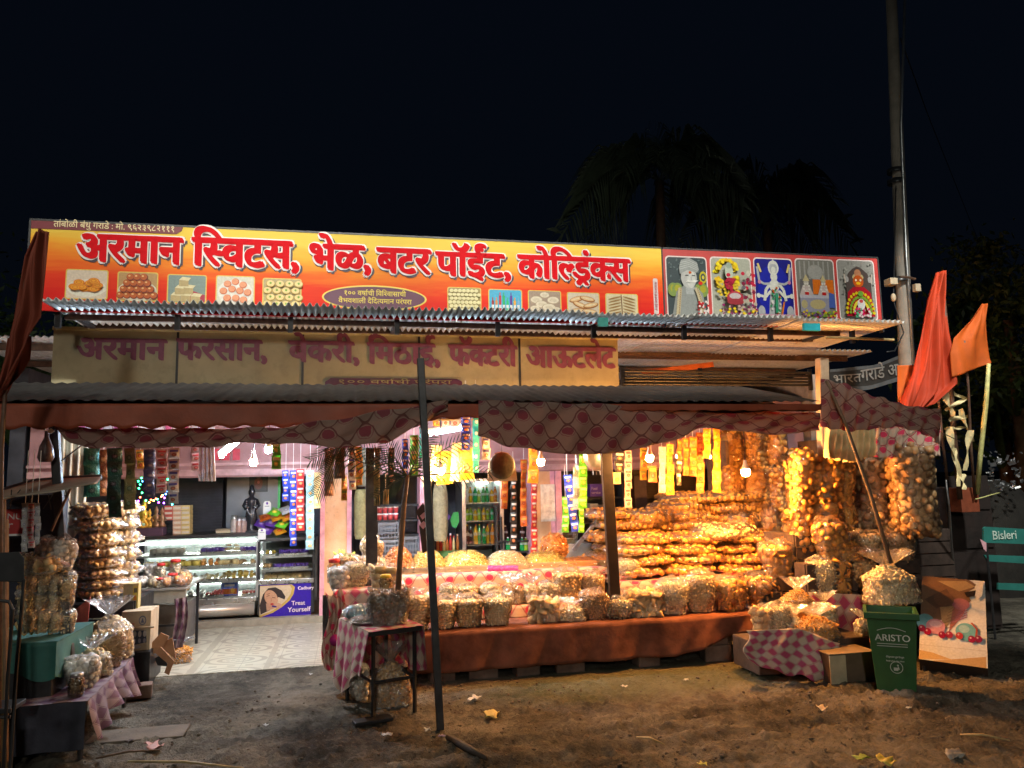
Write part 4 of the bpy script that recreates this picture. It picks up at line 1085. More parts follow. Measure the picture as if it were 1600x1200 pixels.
# stack table right of the post
R1 = W(1060, 905, 6.9).z
cloth_table('sack_table', 'table under rose printed cloth carrying the pile of lying snack bags', W(962, 905, 6.9).x, W(1225, 905, 6.9).x, 6.88, 8.6, R1, 0.39, M_CLOTHB)
print('tray z', TZ, 'step', S2, 'stack table', R1)

# little black table in front
tA = G(583, 1125, 0.0); tB = G(648, 1113, 0.0)
bt = thing('black_stand_table', 'small black steel table with a draped cloth standing in front of the counters', 'table', (tA.x, tA.y, 0))
BTZ = W(583, 985, tA.y).z
e1 = (tB-tA); wv = 0.36; dv = 0.55
px_ = Vector((e1.x, e1.y, 0)).normalized(); py_ = Vector((-px_.y, px_.x, 0))
Rt = Matrix((px_, py_, Vector((0, 0, 1)))).transposed()
def tp(a, b, z): return px_*a+py_*b+Vector((0, 0, z))
for a, b in ((0.0, 0), (e1.length, 0), (0.0, dv), (e1.length, dv)):
    MB().tube([tp(a, b, 0.0), tp(a, b, BTZ-0.03)], 0.014, 4).build('leg', M_BLACK, bt)
MB().tube([tp(0, 0, 0.24), tp(e1.length, 0, 0.24)], 0.012, 4).build('crossbar', M_BLACK, bt)
MB().tube([tp(0, 0, 0.24), tp(0, dv, 0.24)], 0.012, 4).build('crossbar', M_BLACK, bt)
MB().tube([tp(e1.length, 0, 0.24), tp(e1.length, dv, 0.24)], 0.012, 4).build('crossbar', M_BLACK, bt)
MB().box(tp(e1.length/2, dv/2, BTZ-0.018), (e1.length+0.08, dv+0.08, 0.03), Rt).build('table_top', M_BLACK, bt)
def f(u, v):
    a = -0.05+(e1.length+0.1)*u; b = dv+0.05-(dv+0.1)*v
    return tp(a, b, BTZ+0.002+0.002*math.sin(u*20+v*9))
MB().grid(f, 20, 20, 0, lambda u, v: (u*0.4, v*0.6)).build('table_cloth', M_PINKCHK, bt, True)
MB().grid(lambda u, v: tp(-0.052-0.035*v-0.03*v*abs(math.sin(u*11)), dv+0.05-(dv+0.1)*u, BTZ+0.002-(0.38+0.1*math.sin(u*5))*v), 50, 16, 0, lambda u, v: (u*0.6, v*0.45)).build('side_drape', M_PINKCHK, bt, True)
MB().grid(lambda u, v: tp(e1.length+0.052+0.02*v+0.02*v*math.sin(u*12), -0.05+(dv+0.1)*u, BTZ+0.002-(0.30+0.05*math.sin(u*4))*v), 40, 12, 0, lambda u, v: (u*0.6, v*0.3)).build('side_drape', M_PINKCHK, bt, True)
# cloth covered table behind it
q = W(520, 905, 6.5); CTZ = W(545, 915, 6.4).z-0.02
cloth_table('side_table', 'cloth covered table beside the tiled entrance with bags and green leaves on it', W(522, 920, 6.3).x, W(636, 920, 6.3).x, 6.28, 7.2, CTZ, 0.16, M_PINKCHK, 'fl', lr=0.55)
print('black table z', BTZ, 'side table', CTZ, tA, tB)

# ------------------------------------------------------------------ snack bags
def piece_tmpl(kind):
    mb = MB()
    if kind == 'puri': mb.ell((0, 0, 0), (0.5, 0.5, 0.34), None, 8)
    elif kind == 'ball': mb.ell((0, 0, 0), 0.5, None, 8)
    elif kind == 'ring':
        n, m_ = 9, 5
        for i in range(n):
            for j in range(m_):
                a, b = 2*PI*i/n, 2*PI*j/m_; r_ = 0.36+0.15*math.cos(b); mb.v.append((r_*math.cos(a), r_*math.sin(a), 0.15*math.sin(b)))
        for i in range(n):
            for j in range(m_): mb.f.append((i*m_+j, ((i+1) % n)*m_+j, ((i+1) % n)*m_+(j+1) % m_, i*m_+(j+1) % m_))
    elif kind == 'stick': mb.tube([(-0.8, 0, 0), (-0.4, 0.06, 0.08), (0.1, 0.08, 0.02), (0.5, 0, -0.06), (0.8, -0.08, 0)], [0.1, 0.2, 0.2, 0.19, 0.08], 6)
    elif kind == 'shell':
        mb.grid(lambda u, v: ((u-0.5)*0.9, (v-0.5)*1.0*(1-0.5*abs(u-0.5)), 0.3*math.sin(PI*u)*math.sin(PI*v)), 4, 4)
        mb.grid(lambda u, v: ((0.5-u)*0.9, (v-0.5)*1.0*(1-0.5*abs(u-0.5)), -0.12*math.sin(PI*u)*math.sin(PI*v)), 4, 4)
    elif kind == 'disc': mb.lathe((0, 0, 0), [(0.02, -0.12), (0.42, -0.14), (0.5, 0), (0.42, 0.14), (0.02, 0.1)], 9)
    elif kind == 'slice': mb.bx(-0.5, 0.5, -0.12, 0.12, -0.42, 0.42)
    elif kind == 'sev': mb.tube([(-0.9, 0, 0), (-0.3, 0.3, 0.1), (0.3, -0.2, 0.05), (0.9, 0.1, 0)], 0.07, 4, cap=False)
    return np.array(mb.v, dtype=np.float64), mb.f
TM = {k: piece_tmpl(k) for k in ('puri', 'ball', 'ring', 'stick', 'shell', 'disc', 'slice', 'sev')}
def rotm(r):
    q_ = np.array([r.gauss(0, 1) for _ in range(4)]); q_ /= np.linalg.norm(q_); w, x, y, z = q_
    return np.array([[1-2*(y*y+z*z), 2*(x*y-z*w), 2*(x*z+y*w)], [2*(x*y+z*w), 1-2*(x*x+z*z), 2*(y*z-x*w)], [2*(x*z-y*w), 2*(y*z+x*w), 1-2*(x*x+y*y)]])
def scatter(mb, surf, kind, size, n, r, inset=0.35, flat=0.0, dmin=0.8):
    """packs pieces just inside a surface function surf(u,v)->(p, normal)"""
    V_, Fc = TM[kind]; pts = []; cell = {}
    for _ in range(n*14):
        if len(pts) >= n: break
        p, nn = surf(r.random(), r.random()); p = np.array(p)-np.array(nn)*size*inset*r.uniform(0.6, 1.5)
        key = tuple((p/size).astype(int)); ok = True
        for dx in (-1, 0, 1):
            for dy in (-1, 0, 1):
                for dz in (-1, 0, 1):
                    for q_ in cell.get((key[0]+dx, key[1]+dy, key[2]+dz), ()):
                        if ((p-q_)**2).sum() < (size*dmin)**2: ok = False; break
                    if not ok: break
                if not ok: break
            if not ok: break
        if not ok: continue
        cell.setdefault(key, []).append(p); pts.append(p)
        Rm = rotm(r)
        if r.random() < flat:
            z = np.array(nn)/np.linalg.norm(nn)+np.array([r.gauss(0, .35) for _ in range(3)]); z /= np.linalg.norm(z)
            x = np.cross(z, [0.3, 0.9, 0.2]); x /= np.linalg.norm(x); Rm = np.stack([x, np.cross(z, x), z], 1)
        vv = (V_*size*r.uniform(0.85, 1.18)) @ Rm.T + p
        o = len(mb.v); mb.v.extend(map(tuple, vv)); mb.f.extend([tuple(i+o for i in fc) for fc in Fc])
        mb.mi.extend([0]*len(Fc)); mb.c.extend([(1, 1, 1)]*len(Fc))
def sup(c, s, e): 
    g = lambda x: math.copysign(abs(x)**e, x)
    return g(c), g(s)
BAGS = {}
def bag_kind(shape, snack, kind, size, seed, w, h, d):
    """meshes of one kind of filled bag in metres; origin at the middle of its foot"""
    key = (shape, snack, kind, size, seed, w, h, d)
    if key in BAGS: return BAGS[key]
    r = random.Random(seed)
    ph = [r.uniform(0, 6.28) for _ in range(8)]
    if shape == 'pillow':       # lying flat, pinched ends left and right
        def S(u, v, grow=0.0):
            x = -1+2*u; k = (1-abs(x)**2.6)**0.5 if abs(x) < 1 else 0
            a = 2*PI*v; cy, cz = sup(math.cos(a), math.sin(a), 0.75)
            k2 = 0.12+0.88*k
            lump = 1+0.07*math.sin(5*x+ph[0]+2*a)+0.05*math.sin(9*x+ph[1]-a)
            return (x*(w/2+grow), cy*(d/2+grow)*k2*lump, h/2+cz*(h/2+grow*0.6)*(k2 if cz > 0 else k2*0.9)*lump+0.02*h*math.sin(4*x+ph[2]))
        def surf(u, v):
            p = S(0.06+0.88*u, v); c_ = (p[0]*0.8, 0, h/2); nn = (p[0]*0.1, p[1]/(d/2)**2, (p[2]-h/2)/(h/2)**2)
            l = math.sqrt(sum(q*q for q in nn)) or 1; return p, tuple(q/l for q in nn)
    else:
        top = {'column': 0.965, 'sack': 0.80, 'open': 0.76, 'square': 0.88, 'tied': 0.70}[shape]
        def prof(t):
            if shape == 'column': return (min(1, (t/0.05)**0.5) if t < 0.05 else 1)*(1+0.05*math.sin(9*t+ph[3]))*(1 if t < 0.88 else max(0.3, 1-((t-0.88)/0.12)**2*0.75))
            if shape == 'sack': return 0.66+0.34*math.sin(PI*min(1, t/0.7)*0.5) if t < 0.62 else max(0.34, 1-((t-0.62)/0.38)**2*0.62)
            if shape == 'open': return (0.72+0.30*min(1, t*1.4)) if t < 0.72 else max(0.45, 1.02-((t-0.72)/0.28)**1.5*0.5)
            if shape == 'square': return 0.95+0.05*math.sin(t*8+ph[2])
            if shape == 'tied': return (1.0-0.12*(t/0.45)**2 if t < 0.45 else 0.88*(1-(t-0.45)/0.26)**0.8+0.12 if t < 0.70 else 0.13+0.75*((t-0.70)/0.3)**1.1)
        def S(u, v, grow=0.0, crease=0.0):
            a = 2*PI*u; cx, cy = sup(math.cos(a), math.sin(a), 0.8 if shape != 'square' else 0.45)
            k = prof(v); lump = 1+0.05*math.sin(3*a+ph[0]+4*v)+0.035*math.sin(5*a+ph[1]-7*v)
            cr = 1+crease*math.sin(13*a+ph[4]+2*v)+0.6*crease*math.sin(21*a+ph[5])
            lean = 0.04*h*math.sin(v*2+ph[6])
            return (cx*(w/2+grow)*k*lump*cr+lean, cy*(d/2+grow)*k*lump*cr, v*h)
        def surf(u, v):
            if r.random() < 0.16 and shape != 'column':      # the top of the heap
                a = 2*PI*u; q_ = math.sqrt(v); k = prof(top); return ((math.cos(a)*q_*w/2*k, math.sin(a)*q_*d/2*k, h*(top+0.05*(1-q_)))), (0, 0, 1)
            p = S(u, 0.03+v*(top-0.03)); l = math.hypot(p[0], p[1]) or 1
            return p, (p[0]/l, p[1]/l, 0.0)
    area = (2*(w*h+d*h)+2*w*d*0.6) if shape != 'pillow' else 2*(w*d+w*h*1.2)*0.9
    sz = size
    n = int(area*(0.80 if shape != 'pillow' else 0.9)/(sz*sz*(0.62 if kind not in ('stick', 'sev') else 0.4)))
    n = min(n, 520)
    mb = MB()
    scatter(mb, surf, kind, sz, n, r, 0.3, 0.35 if kind in ('puri', 'disc', 'ring', 'shell') else 0.0, 0.72 if kind not in ('stick', 'sev') else 0.5)
    me_p = mb.mesh('snack_pieces', SN[snack], True)
    core = MB()
    if shape == 'pillow': core.grid(lambda u, v: S(u, v, -sz*0.42), 12, 12)
    else:
        core.grid(lambda u, v: S(u, 0.02+v*(top-0.05), -sz*0.45), 14, 8)
        k = prof(top)*0.8; core.lathe((0, 0, h*(top-0.03)), [(w/2*k, -0.01), (w/2*k*0.6, h*0.02), (0.001, h*0.03)], 12)
    o = len(mb.v)
    mb.v += core.v; mb.f += [tuple(i+o for i in fc) for fc in core.f]; mb.mi += core.mi; mb.c += core.c
    me_p = mb.mesh('snack_pieces', SN[snack], True)
    film = MB()
    if shape == 'pillow':
        def FS(u, v):
            x = -1+2*u; p = Vector(S(u, v, 0.006)); e = max(0, abs(x)-0.86)/0.14
            nn = noise.noise((p.x*16+seed, p.y*16, p.z*22))*0.012
            p.y += nn; p.z += nn
            if e > 0: p.x += math.copysign(e*0.035, x); p.z = h*0.4+(p.z-h*0.4)*(1-0.85*e)+0.012*math.sin(v*30)*e
            return p
        film.grid(FS, 26, 20)
    else:
        def FS(u, v):
            cr = 0.012+0.10*max(0, (v-top+0.12))/(1-top+0.12) if shape not in ('column',) else 0.015+0.3*max(0, v-0.92)
            if shape == 'tied': cr = 0.012+0.22*max(0, v-0.42)
            vv = v
            p = Vector(S(u, vv, 0.005, cr)); nn = noise.noise((p.x*14+seed*3, p.y*14, p.z*14))
            l = math.hypot(p.x, p.y) or 1
            amp = 0.010+(0.03 if v > top else 0)
            p.x += p.x/l*nn*amp; p.y += p.y/l*nn*amp
            if v > top: p.z += 0.03*h*math.sin(u*2*PI*3+ph[7])*(v-top)/(1-top)+nn*0.02
            return p
        film.grid(FS, 44, 26)
    me_f = film.mesh('plastic_film', M_FILM if shape in ('pillow', 'column') else M_FILMP, True)
    BAGS[key] = (me_p, me_f, w, h)
    return BAGS[key]
ALLB = []
def bag(kspec, x0, y0, x1, y1, label, zs=None, Y=None, group=None, film2=False, rz=None, seedv=0, name='snack_bag', cat='snack bag', push=0.0, sy=1.0):
    """a filled bag seen in the photo between x0..x1, y0..y1, its foot on level zs (or at depth Y)"""
    xm = (x0+x1)/2
    if Y is None:
        c = G(xm, y1-1.5, zs); Y = c.y+push
        c = W(xm, y1-1.5, Y); c.z = zs
    else:
        c = W(xm, y1, Y)
        if zs is not None: c.z = zs
    w = (W(x1, (y0+y1)/2, Y)-W(x0, (y0+y1)/2, Y)).length
    h = W(xm, y0, Y).z-c.z
    shape, snack, kind, size, seed, asp = kspec
    # canonical build size snapped to a few steps so that copies share meshes
    W0 = round(w/0.05)*0.05 or 0.05; W0 = max(0.1, W0)
    H0 = max(0.08, round(h/0.06)*0.06); D0 = round(W0*asp, 3)
    me_p, me_f, cw, ch = bag_kind(shape, snack, kind, size, seed+seedv, W0, H0, D0)
    t = thing(name, label, cat, (c.x, c.y+D0*0.4, c.z), 0, group)
    t.rotation_euler = (0, 0, rz if rz is not None else rnd.uniform(-0.25, 0.25))
    t.scale = (w/cw, sy*w/cw if shape != 'pillow' else sy, h/ch)
    part('snack_pieces', me_p, t); fo = part('plastic_film', me_f, t)
    if film2 or shape in ('tied',) or snack == 'white' or kspec is K['sacks'] or (group and ('left foreground' in group or 'beside the tall' in group)): fo.material_slots[0].link = 'OBJECT'; fo.material_slots[0].material = M_FILM2
    ALLB.append(t)
    return t
K = {
 'pl': ('pillow', 'gold', 'puri', 0.064, 11, 0.9), 'pl2': ('pillow', 'gold', 'ball', 0.052, 12, 0.9), 'plb': ('pillow', 'tan', 'puri', 0.052, 13, 0.8),
 'col': ('column', 'gold', 'puri', 0.074, 21, 0.85), 'colr': ('column', 'gold', 'ring', 0.076, 22, 0.85), 'cold': ('column', 'brown', 'puri', 0.084, 23, 0.85), 'cols': ('column', 'gold', 'shell', 0.08, 24, 0.85),
 'sack': ('sack', 'tan', 'puri', 0.034, 31, 0.8), 'sackr': ('sack', 'tan', 'ring', 0.036, 32, 0.8), 'open': ('open', 'tan', 'ball', 0.03, 33, 0.8), 'openr': ('open', 'pale', 'ring', 0.032, 34, 0.8),
 'opens': ('open', 'tan', 'stick', 0.030, 35, 0.8), 'sacks': ('sack', 'pale', 'stick', 0.026, 36, 0.8), 'sackd': ('sack', 'gold', 'disc', 0.06, 37, 0.8), 'sackb': ('sack', 'brown', 'stick', 0.028, 38, 0.8),
 'slices': ('square', 'tan', 'slice', 0.075, 39, 0.8), 'tied': ('tied', 'pale', 'disc', 0.04, 40, 0.8), 'tiedb': ('tied', 'brown', 'shell', 0.03, 41, 0.8), 'tiedg': ('tied', 'gold', 'stick', 0.026, 42, 0.8),
 'white': ('sack', 'white', 'puri', 0.05, 43, 0.8), 'openbig': ('open', 'gold', 'disc', 0.07, 44, 0.8), 'sackbig': ('sack', 'gold', 'puri', 0.066, 45, 0.8), 'dark': ('square', 'dark', 'shell', 0.03, 46, 0.8),
}
# --- front row on the orange bench
FR = [('open', 633, 920, 676, 990, 'brown balls half behind black table'), ('open', 676, 930, 716, 997, 'brown balls right behind leaning post'),
 ('open', 714, 929, 759, 997, 'brown balls with wide open mouth'), ('openr', 758, 926, 803, 993, 'rings, empty top flaring right'),
 ('slices', 828, 929, 852, 988, 'upright toast slices, twisted top'), ('slices', 851, 935, 877, 990, 'of dark stacked toast, square and stubby'),
 ('tied', 877, 938, 916, 981, 'round flat sweets, tied neck'), ('sackb', 911, 920, 955, 985, 'brown sticks left of steel post'),
 ('sacks', 954, 932, 998, 978, 'small, loosely folded, by steel post'), ('slices', 986, 921, 1038, 967, 'wide, of pale flat crisps'),
 ('sacks', 1034, 903, 1086, 974, 'of long pale crisps with shiny folds'), ('sack', 1080, 891, 1126, 967, 'tall, packed with fine curled snacks'),
 ('sackd', 1124, 899, 1181, 967, 'broad, of big flat discs'), ('sackd', 1176, 893, 1236, 962, 'broad, of big discs, last')]
for i, (k, x0, y0, x1, y1, tx) in enumerate(FR):
    bag(K[k], x0, y0, x1, y1, '%s bag from left, orange bench row, %s' % (ORD[i], tx), zs=zB+0.004, Y=6.42, group='front row of bags on the bench', seedv=i % 3)
SR = [('sacks', 688, 912, 716, 950, 'behind the leaning post'), ('sack', 713, 913, 753, 950, 'with a rounded pale top'), ('sacks', 752, 911, 786, 950, 'of fine yellow crisps'), ('tiedb', 780, 900, 825, 948, 'of dark snacks under silvery pleats'),
 ('tied', 818, 901, 850, 948, 'with twisted clear film'), ('sacks', 845, 909, 884, 945, 'of short straws'), ('open', 869, 886, 912, 942, 'tall, of finger-shaped puffs'), ('sackr', 911, 892, 948, 940, 'of curled puffs beside the steel post')]
for i, (k, x0, y0, x1, y1, tx) in enumerate(SR):
    bag(K[k], x0, y0, x1, y1, '%s bag from left on the rose cloth step, %s' % (ORD[i], tx), zs=S2-0.015, Y=6.83, group='second row of bags on the step', seedv=i % 2+3)
# --- lying bags on the sack table, courses from the bottom up
NP = 0
def pile(xa, xb, ytop, ybot, rows, cols, Y, z0, where, kk=('pl', 'pl2'), slope=0.0, jag=0):
    global NP
    hh = (ybot-ytop)/rows
    for j in range(rows):
        n = cols[j] if isinstance(cols, (list, tuple)) else cols
        off = (j % 2)*0.5*(xb-xa)/n*0.4
        for i in range(n):
            x0 = xa+(xb-xa)*i/n+off-2; x1 = xa+(xb-xa)*(i+1)/n+off+2
            sh = slope*((x0+x1)/2-xa)
            y1 = ybot-j*hh+sh+rnd.uniform(-1.5, 1.5); y0 = y1-hh*1.1
            k = kk[(i+j) % len(kk)]
            b = bag(K[k], x0, y0, x1, y1, 'lying bag in the %s, %s course up, %s from left' % (where, ORD[j], ORD[i]), Y=Y+0.03*j+rnd.uniform(-0.03, 0.03), group='lying bags piled on the sack table', seedv=(i+j) % 3, rz=rnd.uniform(-0.12, 0.12))
            NP += 1
pile(962, 1205, 838, 904, 4, [3, 3, 3, 3], 7.0, R1, 'front pile', slope=-0.02)
pile(925, 1105, 798, 880, 5, [3, 2, 3, 2, 2], 7.7, R1, 'rear pile')
pile(1030, 1182, 770, 836, 4, [2, 2, 2, 1], 7.95, R1, 'upper pile')
bag(K['pl'], 985, 770+25, 1060, 822, 'single pointed bag of golden puffs lying on top of the rear pile', Y=7.75, rz=0.1)
bag(K['plb'], 1100, 818, 1195, 846, 'crinkled silvery topped bag lying across the front pile', Y=7.05, rz=-0.1)
bag(K['sacks'], 965, 873, 1002, 903, 'short upright bag of crisps standing at the left foot of the front pile', zs=R1, Y=6.98)
# --- the wall of upright bags
BW = [(1132, 668, 1172, 735), (1168, 664, 1206, 736), (1203, 668, 1238, 734),
      (1134, 728, 1170, 790), (1166, 730, 1205, 796), (1200, 728, 1237, 798), (1232, 700, 1262, 776), (1150, 785, 1192, 842), (1188, 788, 1228, 850), (1224, 770, 1262, 850)]
for i, b in enumerate(BW):
    row = 'top' if b[1] < 720 else ('middle' if b[1] < 770 else 'bottom')
    same = [q for q in BW if ('top' if q[1] < 720 else ('middle' if q[1] < 770 else 'bottom')) == row]
    bag(K['col' if i % 2 else 'cols'], *b, 'upright bag of golden puffs, %s tier of the bag wall, %s from left' % (row, ORD[sorted(same).index(b)]), Y=8.5 if b[1] < 720 else 8.2, group='upright bags in the bag wall', seedv=i % 3)
# backing shelf that carries the wall
wl = thing('rack_shelf', 'wooden rack hidden behind the wall of upright snack bags', 'rack', (3.9, 8.3, 0))
for z in (0.75, 1.2, 1.68):
    MB().bx(W(1130, 800, 8.5).x-3.9, W(1275, 800, 8.5).x-3.9, 0.0, 0.5, z-0.03, z).build('shelf', M_WOOD, wl)
for x in (W(1130, 800, 8.5).x-3.93, W(1275, 800, 8.5).x-3.9): MB().bx(x, x+0.04, 0, 0.5, 0.06, 2.0).build('upright', M_WOOD, wl)
bag(K['sackbig'], 1140, 800, 1190, 845, 'smoky looking round bag under the orange bulb', Y=7.9)
# --- tall upright bags of the right corner
RC = [('col', 1250, 700, 1279, 790, 'narrow, at the left end under the pale post'), ('col', 1250, 785, 1279, 862, 'narrow, below the one under the pale post'),
 ('col', 1272, 712, 1326, 785, 'broad, directly left of the bamboo prop'), ('cols', 1276, 780, 1324, 830, 'stubby, low, left of the bamboo prop'),
 ('colr', 1322, 706, 1350, 836, 'narrow, behind the bamboo prop'), ('cold', 1349, 708, 1396, 832, 'broad and brown, just right of the bamboo prop'),
 ('col', 1393, 712, 1427, 832, 'narrow, left of the dark corner bag')]
for i, (k, x0, y0, x1, y1, tx) in enumerate(RC):
    bag(K[k], x0, y0, x1, y1, 'tall upright bag of round puffs, '+tx, Y=6.35, group='tall upright bags in the right corner', seedv=i % 2)
bag(K['cold'], 1424, 690, 1482, 842, 'big dark bag of large round puffs at the right corner, shaded from the lamps', Y=6.0)
BK = [(1236, 712, 1262, 800), (1262, 706, 1290, 800), (1300, 708, 1332, 800), (1340, 706, 1366, 800), (1378, 708, 1404, 800), (1408, 706, 1436, 800), (1232, 795, 1262, 862), (1300, 796, 1332, 850), (1338, 796, 1366, 842), (1384, 796, 1416, 842)]
for i, b in enumerate(BK):
    bag(K['col' if i % 2 else 'cols'], *b, 'upright bag in the %s rear row of the right corner, %s from left' % (('upper', ORD[i]) if i < 6 else ('lower', ORD[i-6])), Y=6.62, group='rear row of upright bags in the right corner', seedv=i % 3)
LR = [('sackbig', 1284, 808, 1332, 874, 'of small golden puffs above the knee-high row'), ('tiedg', 1312, 833, 1352, 876, 'pale and tied, in the middle of the heap'), ('sack', 1347, 828, 1392, 872, 'round, left of the foot of the bamboo prop'), ('sackb', 1386, 818, 1446, 884, 'half dark, behind the knotted bag')]
for i, (k, x0, y0, x1, y1, tx) in enumerate(LR): bag(K[k], x0, y0, x1, y1, 'plump snack bag '+tx, Y=6.15, group='plump bags in the right corner')
BR = [('openbig', 1200, 842, 1252, 902, 'big, of large discs, leftmost'), ('sackd', 1246, 850, 1281, 903, 'pointed, half behind the big round one'), ('sacks', 1272, 868, 1311, 928, 'pale, of straws'), ('colr', 1304, 872, 1338, 930, 'narrow, with a shiny top'),
 ('sack', 1334, 862, 1388, 942, 'tall, of small round nuts')]
for i, (k, x0, y0, x1, y1, tx) in enumerate(BR): bag(K[k], x0, y0, x1, y1, 'bag in the knee-high right corner row, '+tx, Y=6.14 if i > 1 else 6.4, group='knee-high row in the right corner')
bag(K['tied'], 1370, 862, 1444, 945, 'big knotted bag with two film ears above the green bin', Y=5.8)
# benches they stand on; their shade is put into the dark wood
def crate_block(name, label, x0, x1, Y0, Y1, z0, z1, mat, cat='crate'):
    t = thing(name, label, cat, ((x0+x1)/2, Y0, z0)); w = (x1-x0)/2; d = Y1-Y0; h = z1-z0
    nn = max(2, int(h/0.11))
    for k in range(nn): MB().bx(-w, w, 0, 0.018, h*k/nn+0.006, h*(k+1)/nn-0.006).build('front_board', mat, t)
    for s_ in (-1, 1): MB().bx(s_*w-0.01, s_*w+0.01, 0.02, d, 0.0, h-0.001).build('side_board', mat, t)
    MB().bx(-w+0.011, w-0.011, 0.02, d, h-0.02, h).build('top_board', mat, t)
    return t
zr = W(1350, 832, 6.35).z
crate_block('wooden_bench', 'upper wooden bench under the tall upright bags in the right corner', W(1245, 850, 6.35).x, W(1490, 850, 6.35).x, 6.36, 6.9, 0.05, zr, simple('shade_dark_wood', (0.05, 0.03, 0.022), 0.8, 0, 0.4, 10, 0.3), 'bench')
zr = W(1350, 878, 6.15).z
crate_block('wooden_bench', 'middle wooden bench under the plump bags in the right corner', W(1262, 890, 6.15).x, W(1440, 890, 6.15).x, 6.16, 6.34, 0.04, zr, simple('shade_dark_wood', (0.05, 0.03, 0.022), 0.8, 0, 0.4, 10, 0.3), 'bench')
zr = W(1350, 943, 6.14).z
crate_block('wooden_bench', 'lowest wooden bench under the knee-high bags above the pink cloth', W(1268, 950, 6.12).x, W(1450, 950, 6.12).x, 6.12, 6.155, 0.02, zr, simple('shade_dark_wood', (0.05, 0.03, 0.022), 0.8, 0, 0.4, 10, 0.3), 'bench')
zr = W(1230, 903, 6.4).z
crate_block('wooden_bench', 'small wooden bench under the big round bag of discs', W(1196, 905, 6.4).x, W(1262, 905, 6.4).x, 6.42, 6.9, 0.04, zr, simple('shade_dark_wood', (0.05, 0.03, 0.022), 0.8, 0, 0.4, 10, 0.3), 'bench')

# ------------------------------------------------------------------ heaped snack trays
def tray(x0, x1, yt, yb, Y, label, snack, kind, size, rim, seed, open_=0.0):
    a = W(x0, yb, Y).x; b = W(x1, yb, Y).x; w = b-a; d = w*0.85; h = W((x0+x1)/2, yt, Y+d*0.5).z-TZ
    t = thing('snack_tray', label, 'snack tray', ((a+b)/2, Y+0.02, TZ+0.003), 0, 'heaped snack trays on the tray table')
    r = random.Random(seed); mb = MB()
    hw, hd = w/2, d/2
    mb.bx(-hw, hw, 0.0, 0.008, 0, 0.05); mb.bx(-hw, hw, d-0.008, d, 0, 0.05); mb.bx(-hw, -hw+0.008, 0.008, d-0.008, 0, 0.05); mb.bx(hw-0.008, hw, 0.008, d-0.008, 0, 0.05); mb.bx(-hw+0.008, hw-0.008, 0.008, d-0.008, 0, 0.01)
    mb.build('tray', rim, t)
    def hz(x, y): return 0.03+max(0, h-0.03)*max(0, 1-abs(x/hw)**3*0.8)*max(0, 1-((y-hd)/hd)**2*0.95)
    def surf(u, v):
        x, y = (u*2-1)*hw*0.96, v*d*0.96+0.01; return (x, y, hz(x, y)), (0, 0, 1)
    m2 = MB(); scatter(m2, surf, kind, size, 420, r, 0.2, 0, 0.55)
    core = MB().grid(lambda u, v: ((u*2-1)*hw*0.95, v*d*0.95+0.012, hz((u*2-1)*hw*0.95, v*d*0.95+0.012)-size*0.35), 14, 12)
    o = len(m2.v); m2.v += core.v; m2.f += [tuple(i+o for i in fc) for fc in core.f]; m2.mi += core.mi; m2.c += core.c
    m2.build('snack_pieces', SN[snack], t, True)
    MB().grid(lambda u, v: ((u*2-1)*hw*1.02, -0.006+v*d*1.01, (hz((u*2-1)*hw*0.99, v*d*0.99)+0.012+0.012*noise.noise((u*9, v*9, seed))) if 0.03 < v else 0.02), 22, 18).build('plastic_film', M_FILM, t, True)
TR = [(600, 648, 856, 893, 'orange', 'shell', 0.034, 'of orange crisps, first from the left'), (645, 697, 861, 893, 'yellow', 'stick', 0.03, 'of yellow crisps between the crossed posts'),
 (695, 768, 862, 894, 'yellow', 'stick', 0.028, 'wide, of yellow sticks right of the leaning post'), (766, 828, 862, 893, 'pale', 'ring', 0.034, 'of pale rings behind the purple wrapper'),
 (826, 888, 864, 892, 'yellow', 'sev', 0.035, 'of flat yellow sev left of the round bag'), (888, 938, 872, 889, 'orange', 'sev', 0.03, 'of low orange mix behind the blank white card'), (934, 975, 868, 890, 'orange', 'sev', 0.03, 'of orange sev half behind the steel post')]
for i, (x0, x1, yt, yb, sn, kd, sz, tx) in enumerate(TR):
    tray(x0, x1, yt, yb, 7.34, 'heaped snack tray '+tx, sn, kd, sz, M_CARDL if i != 5 else simple('orange_tray', (0.55, 0.28, 0.1), 0.6), 50+i)
o = MB().grid(lambda u, v: W(762+48*u, 884+13*v, 7.3-0.02*math.sin(v*3)+0.006*math.sin(u*50)*v), 40, 8).build('purple_wrapper', simple('magenta_film', (0.40, 0.04, 0.22), 0.3, 0, 0.4, 40), None, True)
s = o.modifiers.new('Solidify', 'SOLIDIFY'); s.thickness = 0.004
tag(o, 'crinkled magenta wrapper hanging over the front edge of the tray table', 'wrapper')
t = thing('snack_bag', 'round ball shaped bag of orange crisps standing behind the trays', 'snack bag', W(866, 880, 7.75)); t.location.z = TZ+0.01
r_ = (W(888, 855, 7.75).x-W(845, 855, 7.75).x)/2
def sph(u, v): 
    a = 2*PI*u; b = PI*v; n_ = (math.cos(a)*math.sin(b), math.sin(a)*math.sin(b), -math.cos(b)); return tuple(q*r_+(r_*1.0 if k == 2 else 0) for k, q in enumerate(n_)), n_
mb = MB(); scatter(mb, sph, 'shell', 0.035, 320, random.Random(5), 0.2, 0, 0.6); mb.ell((0, 0, r_), r_*0.9, None, 14); mb.build('snack_pieces', SN['orange'], t, True)
mb = MB().ell((0, 0, r_), r_*1.04, None, 20); mb.build('plastic_film', M_FILM, t, True)

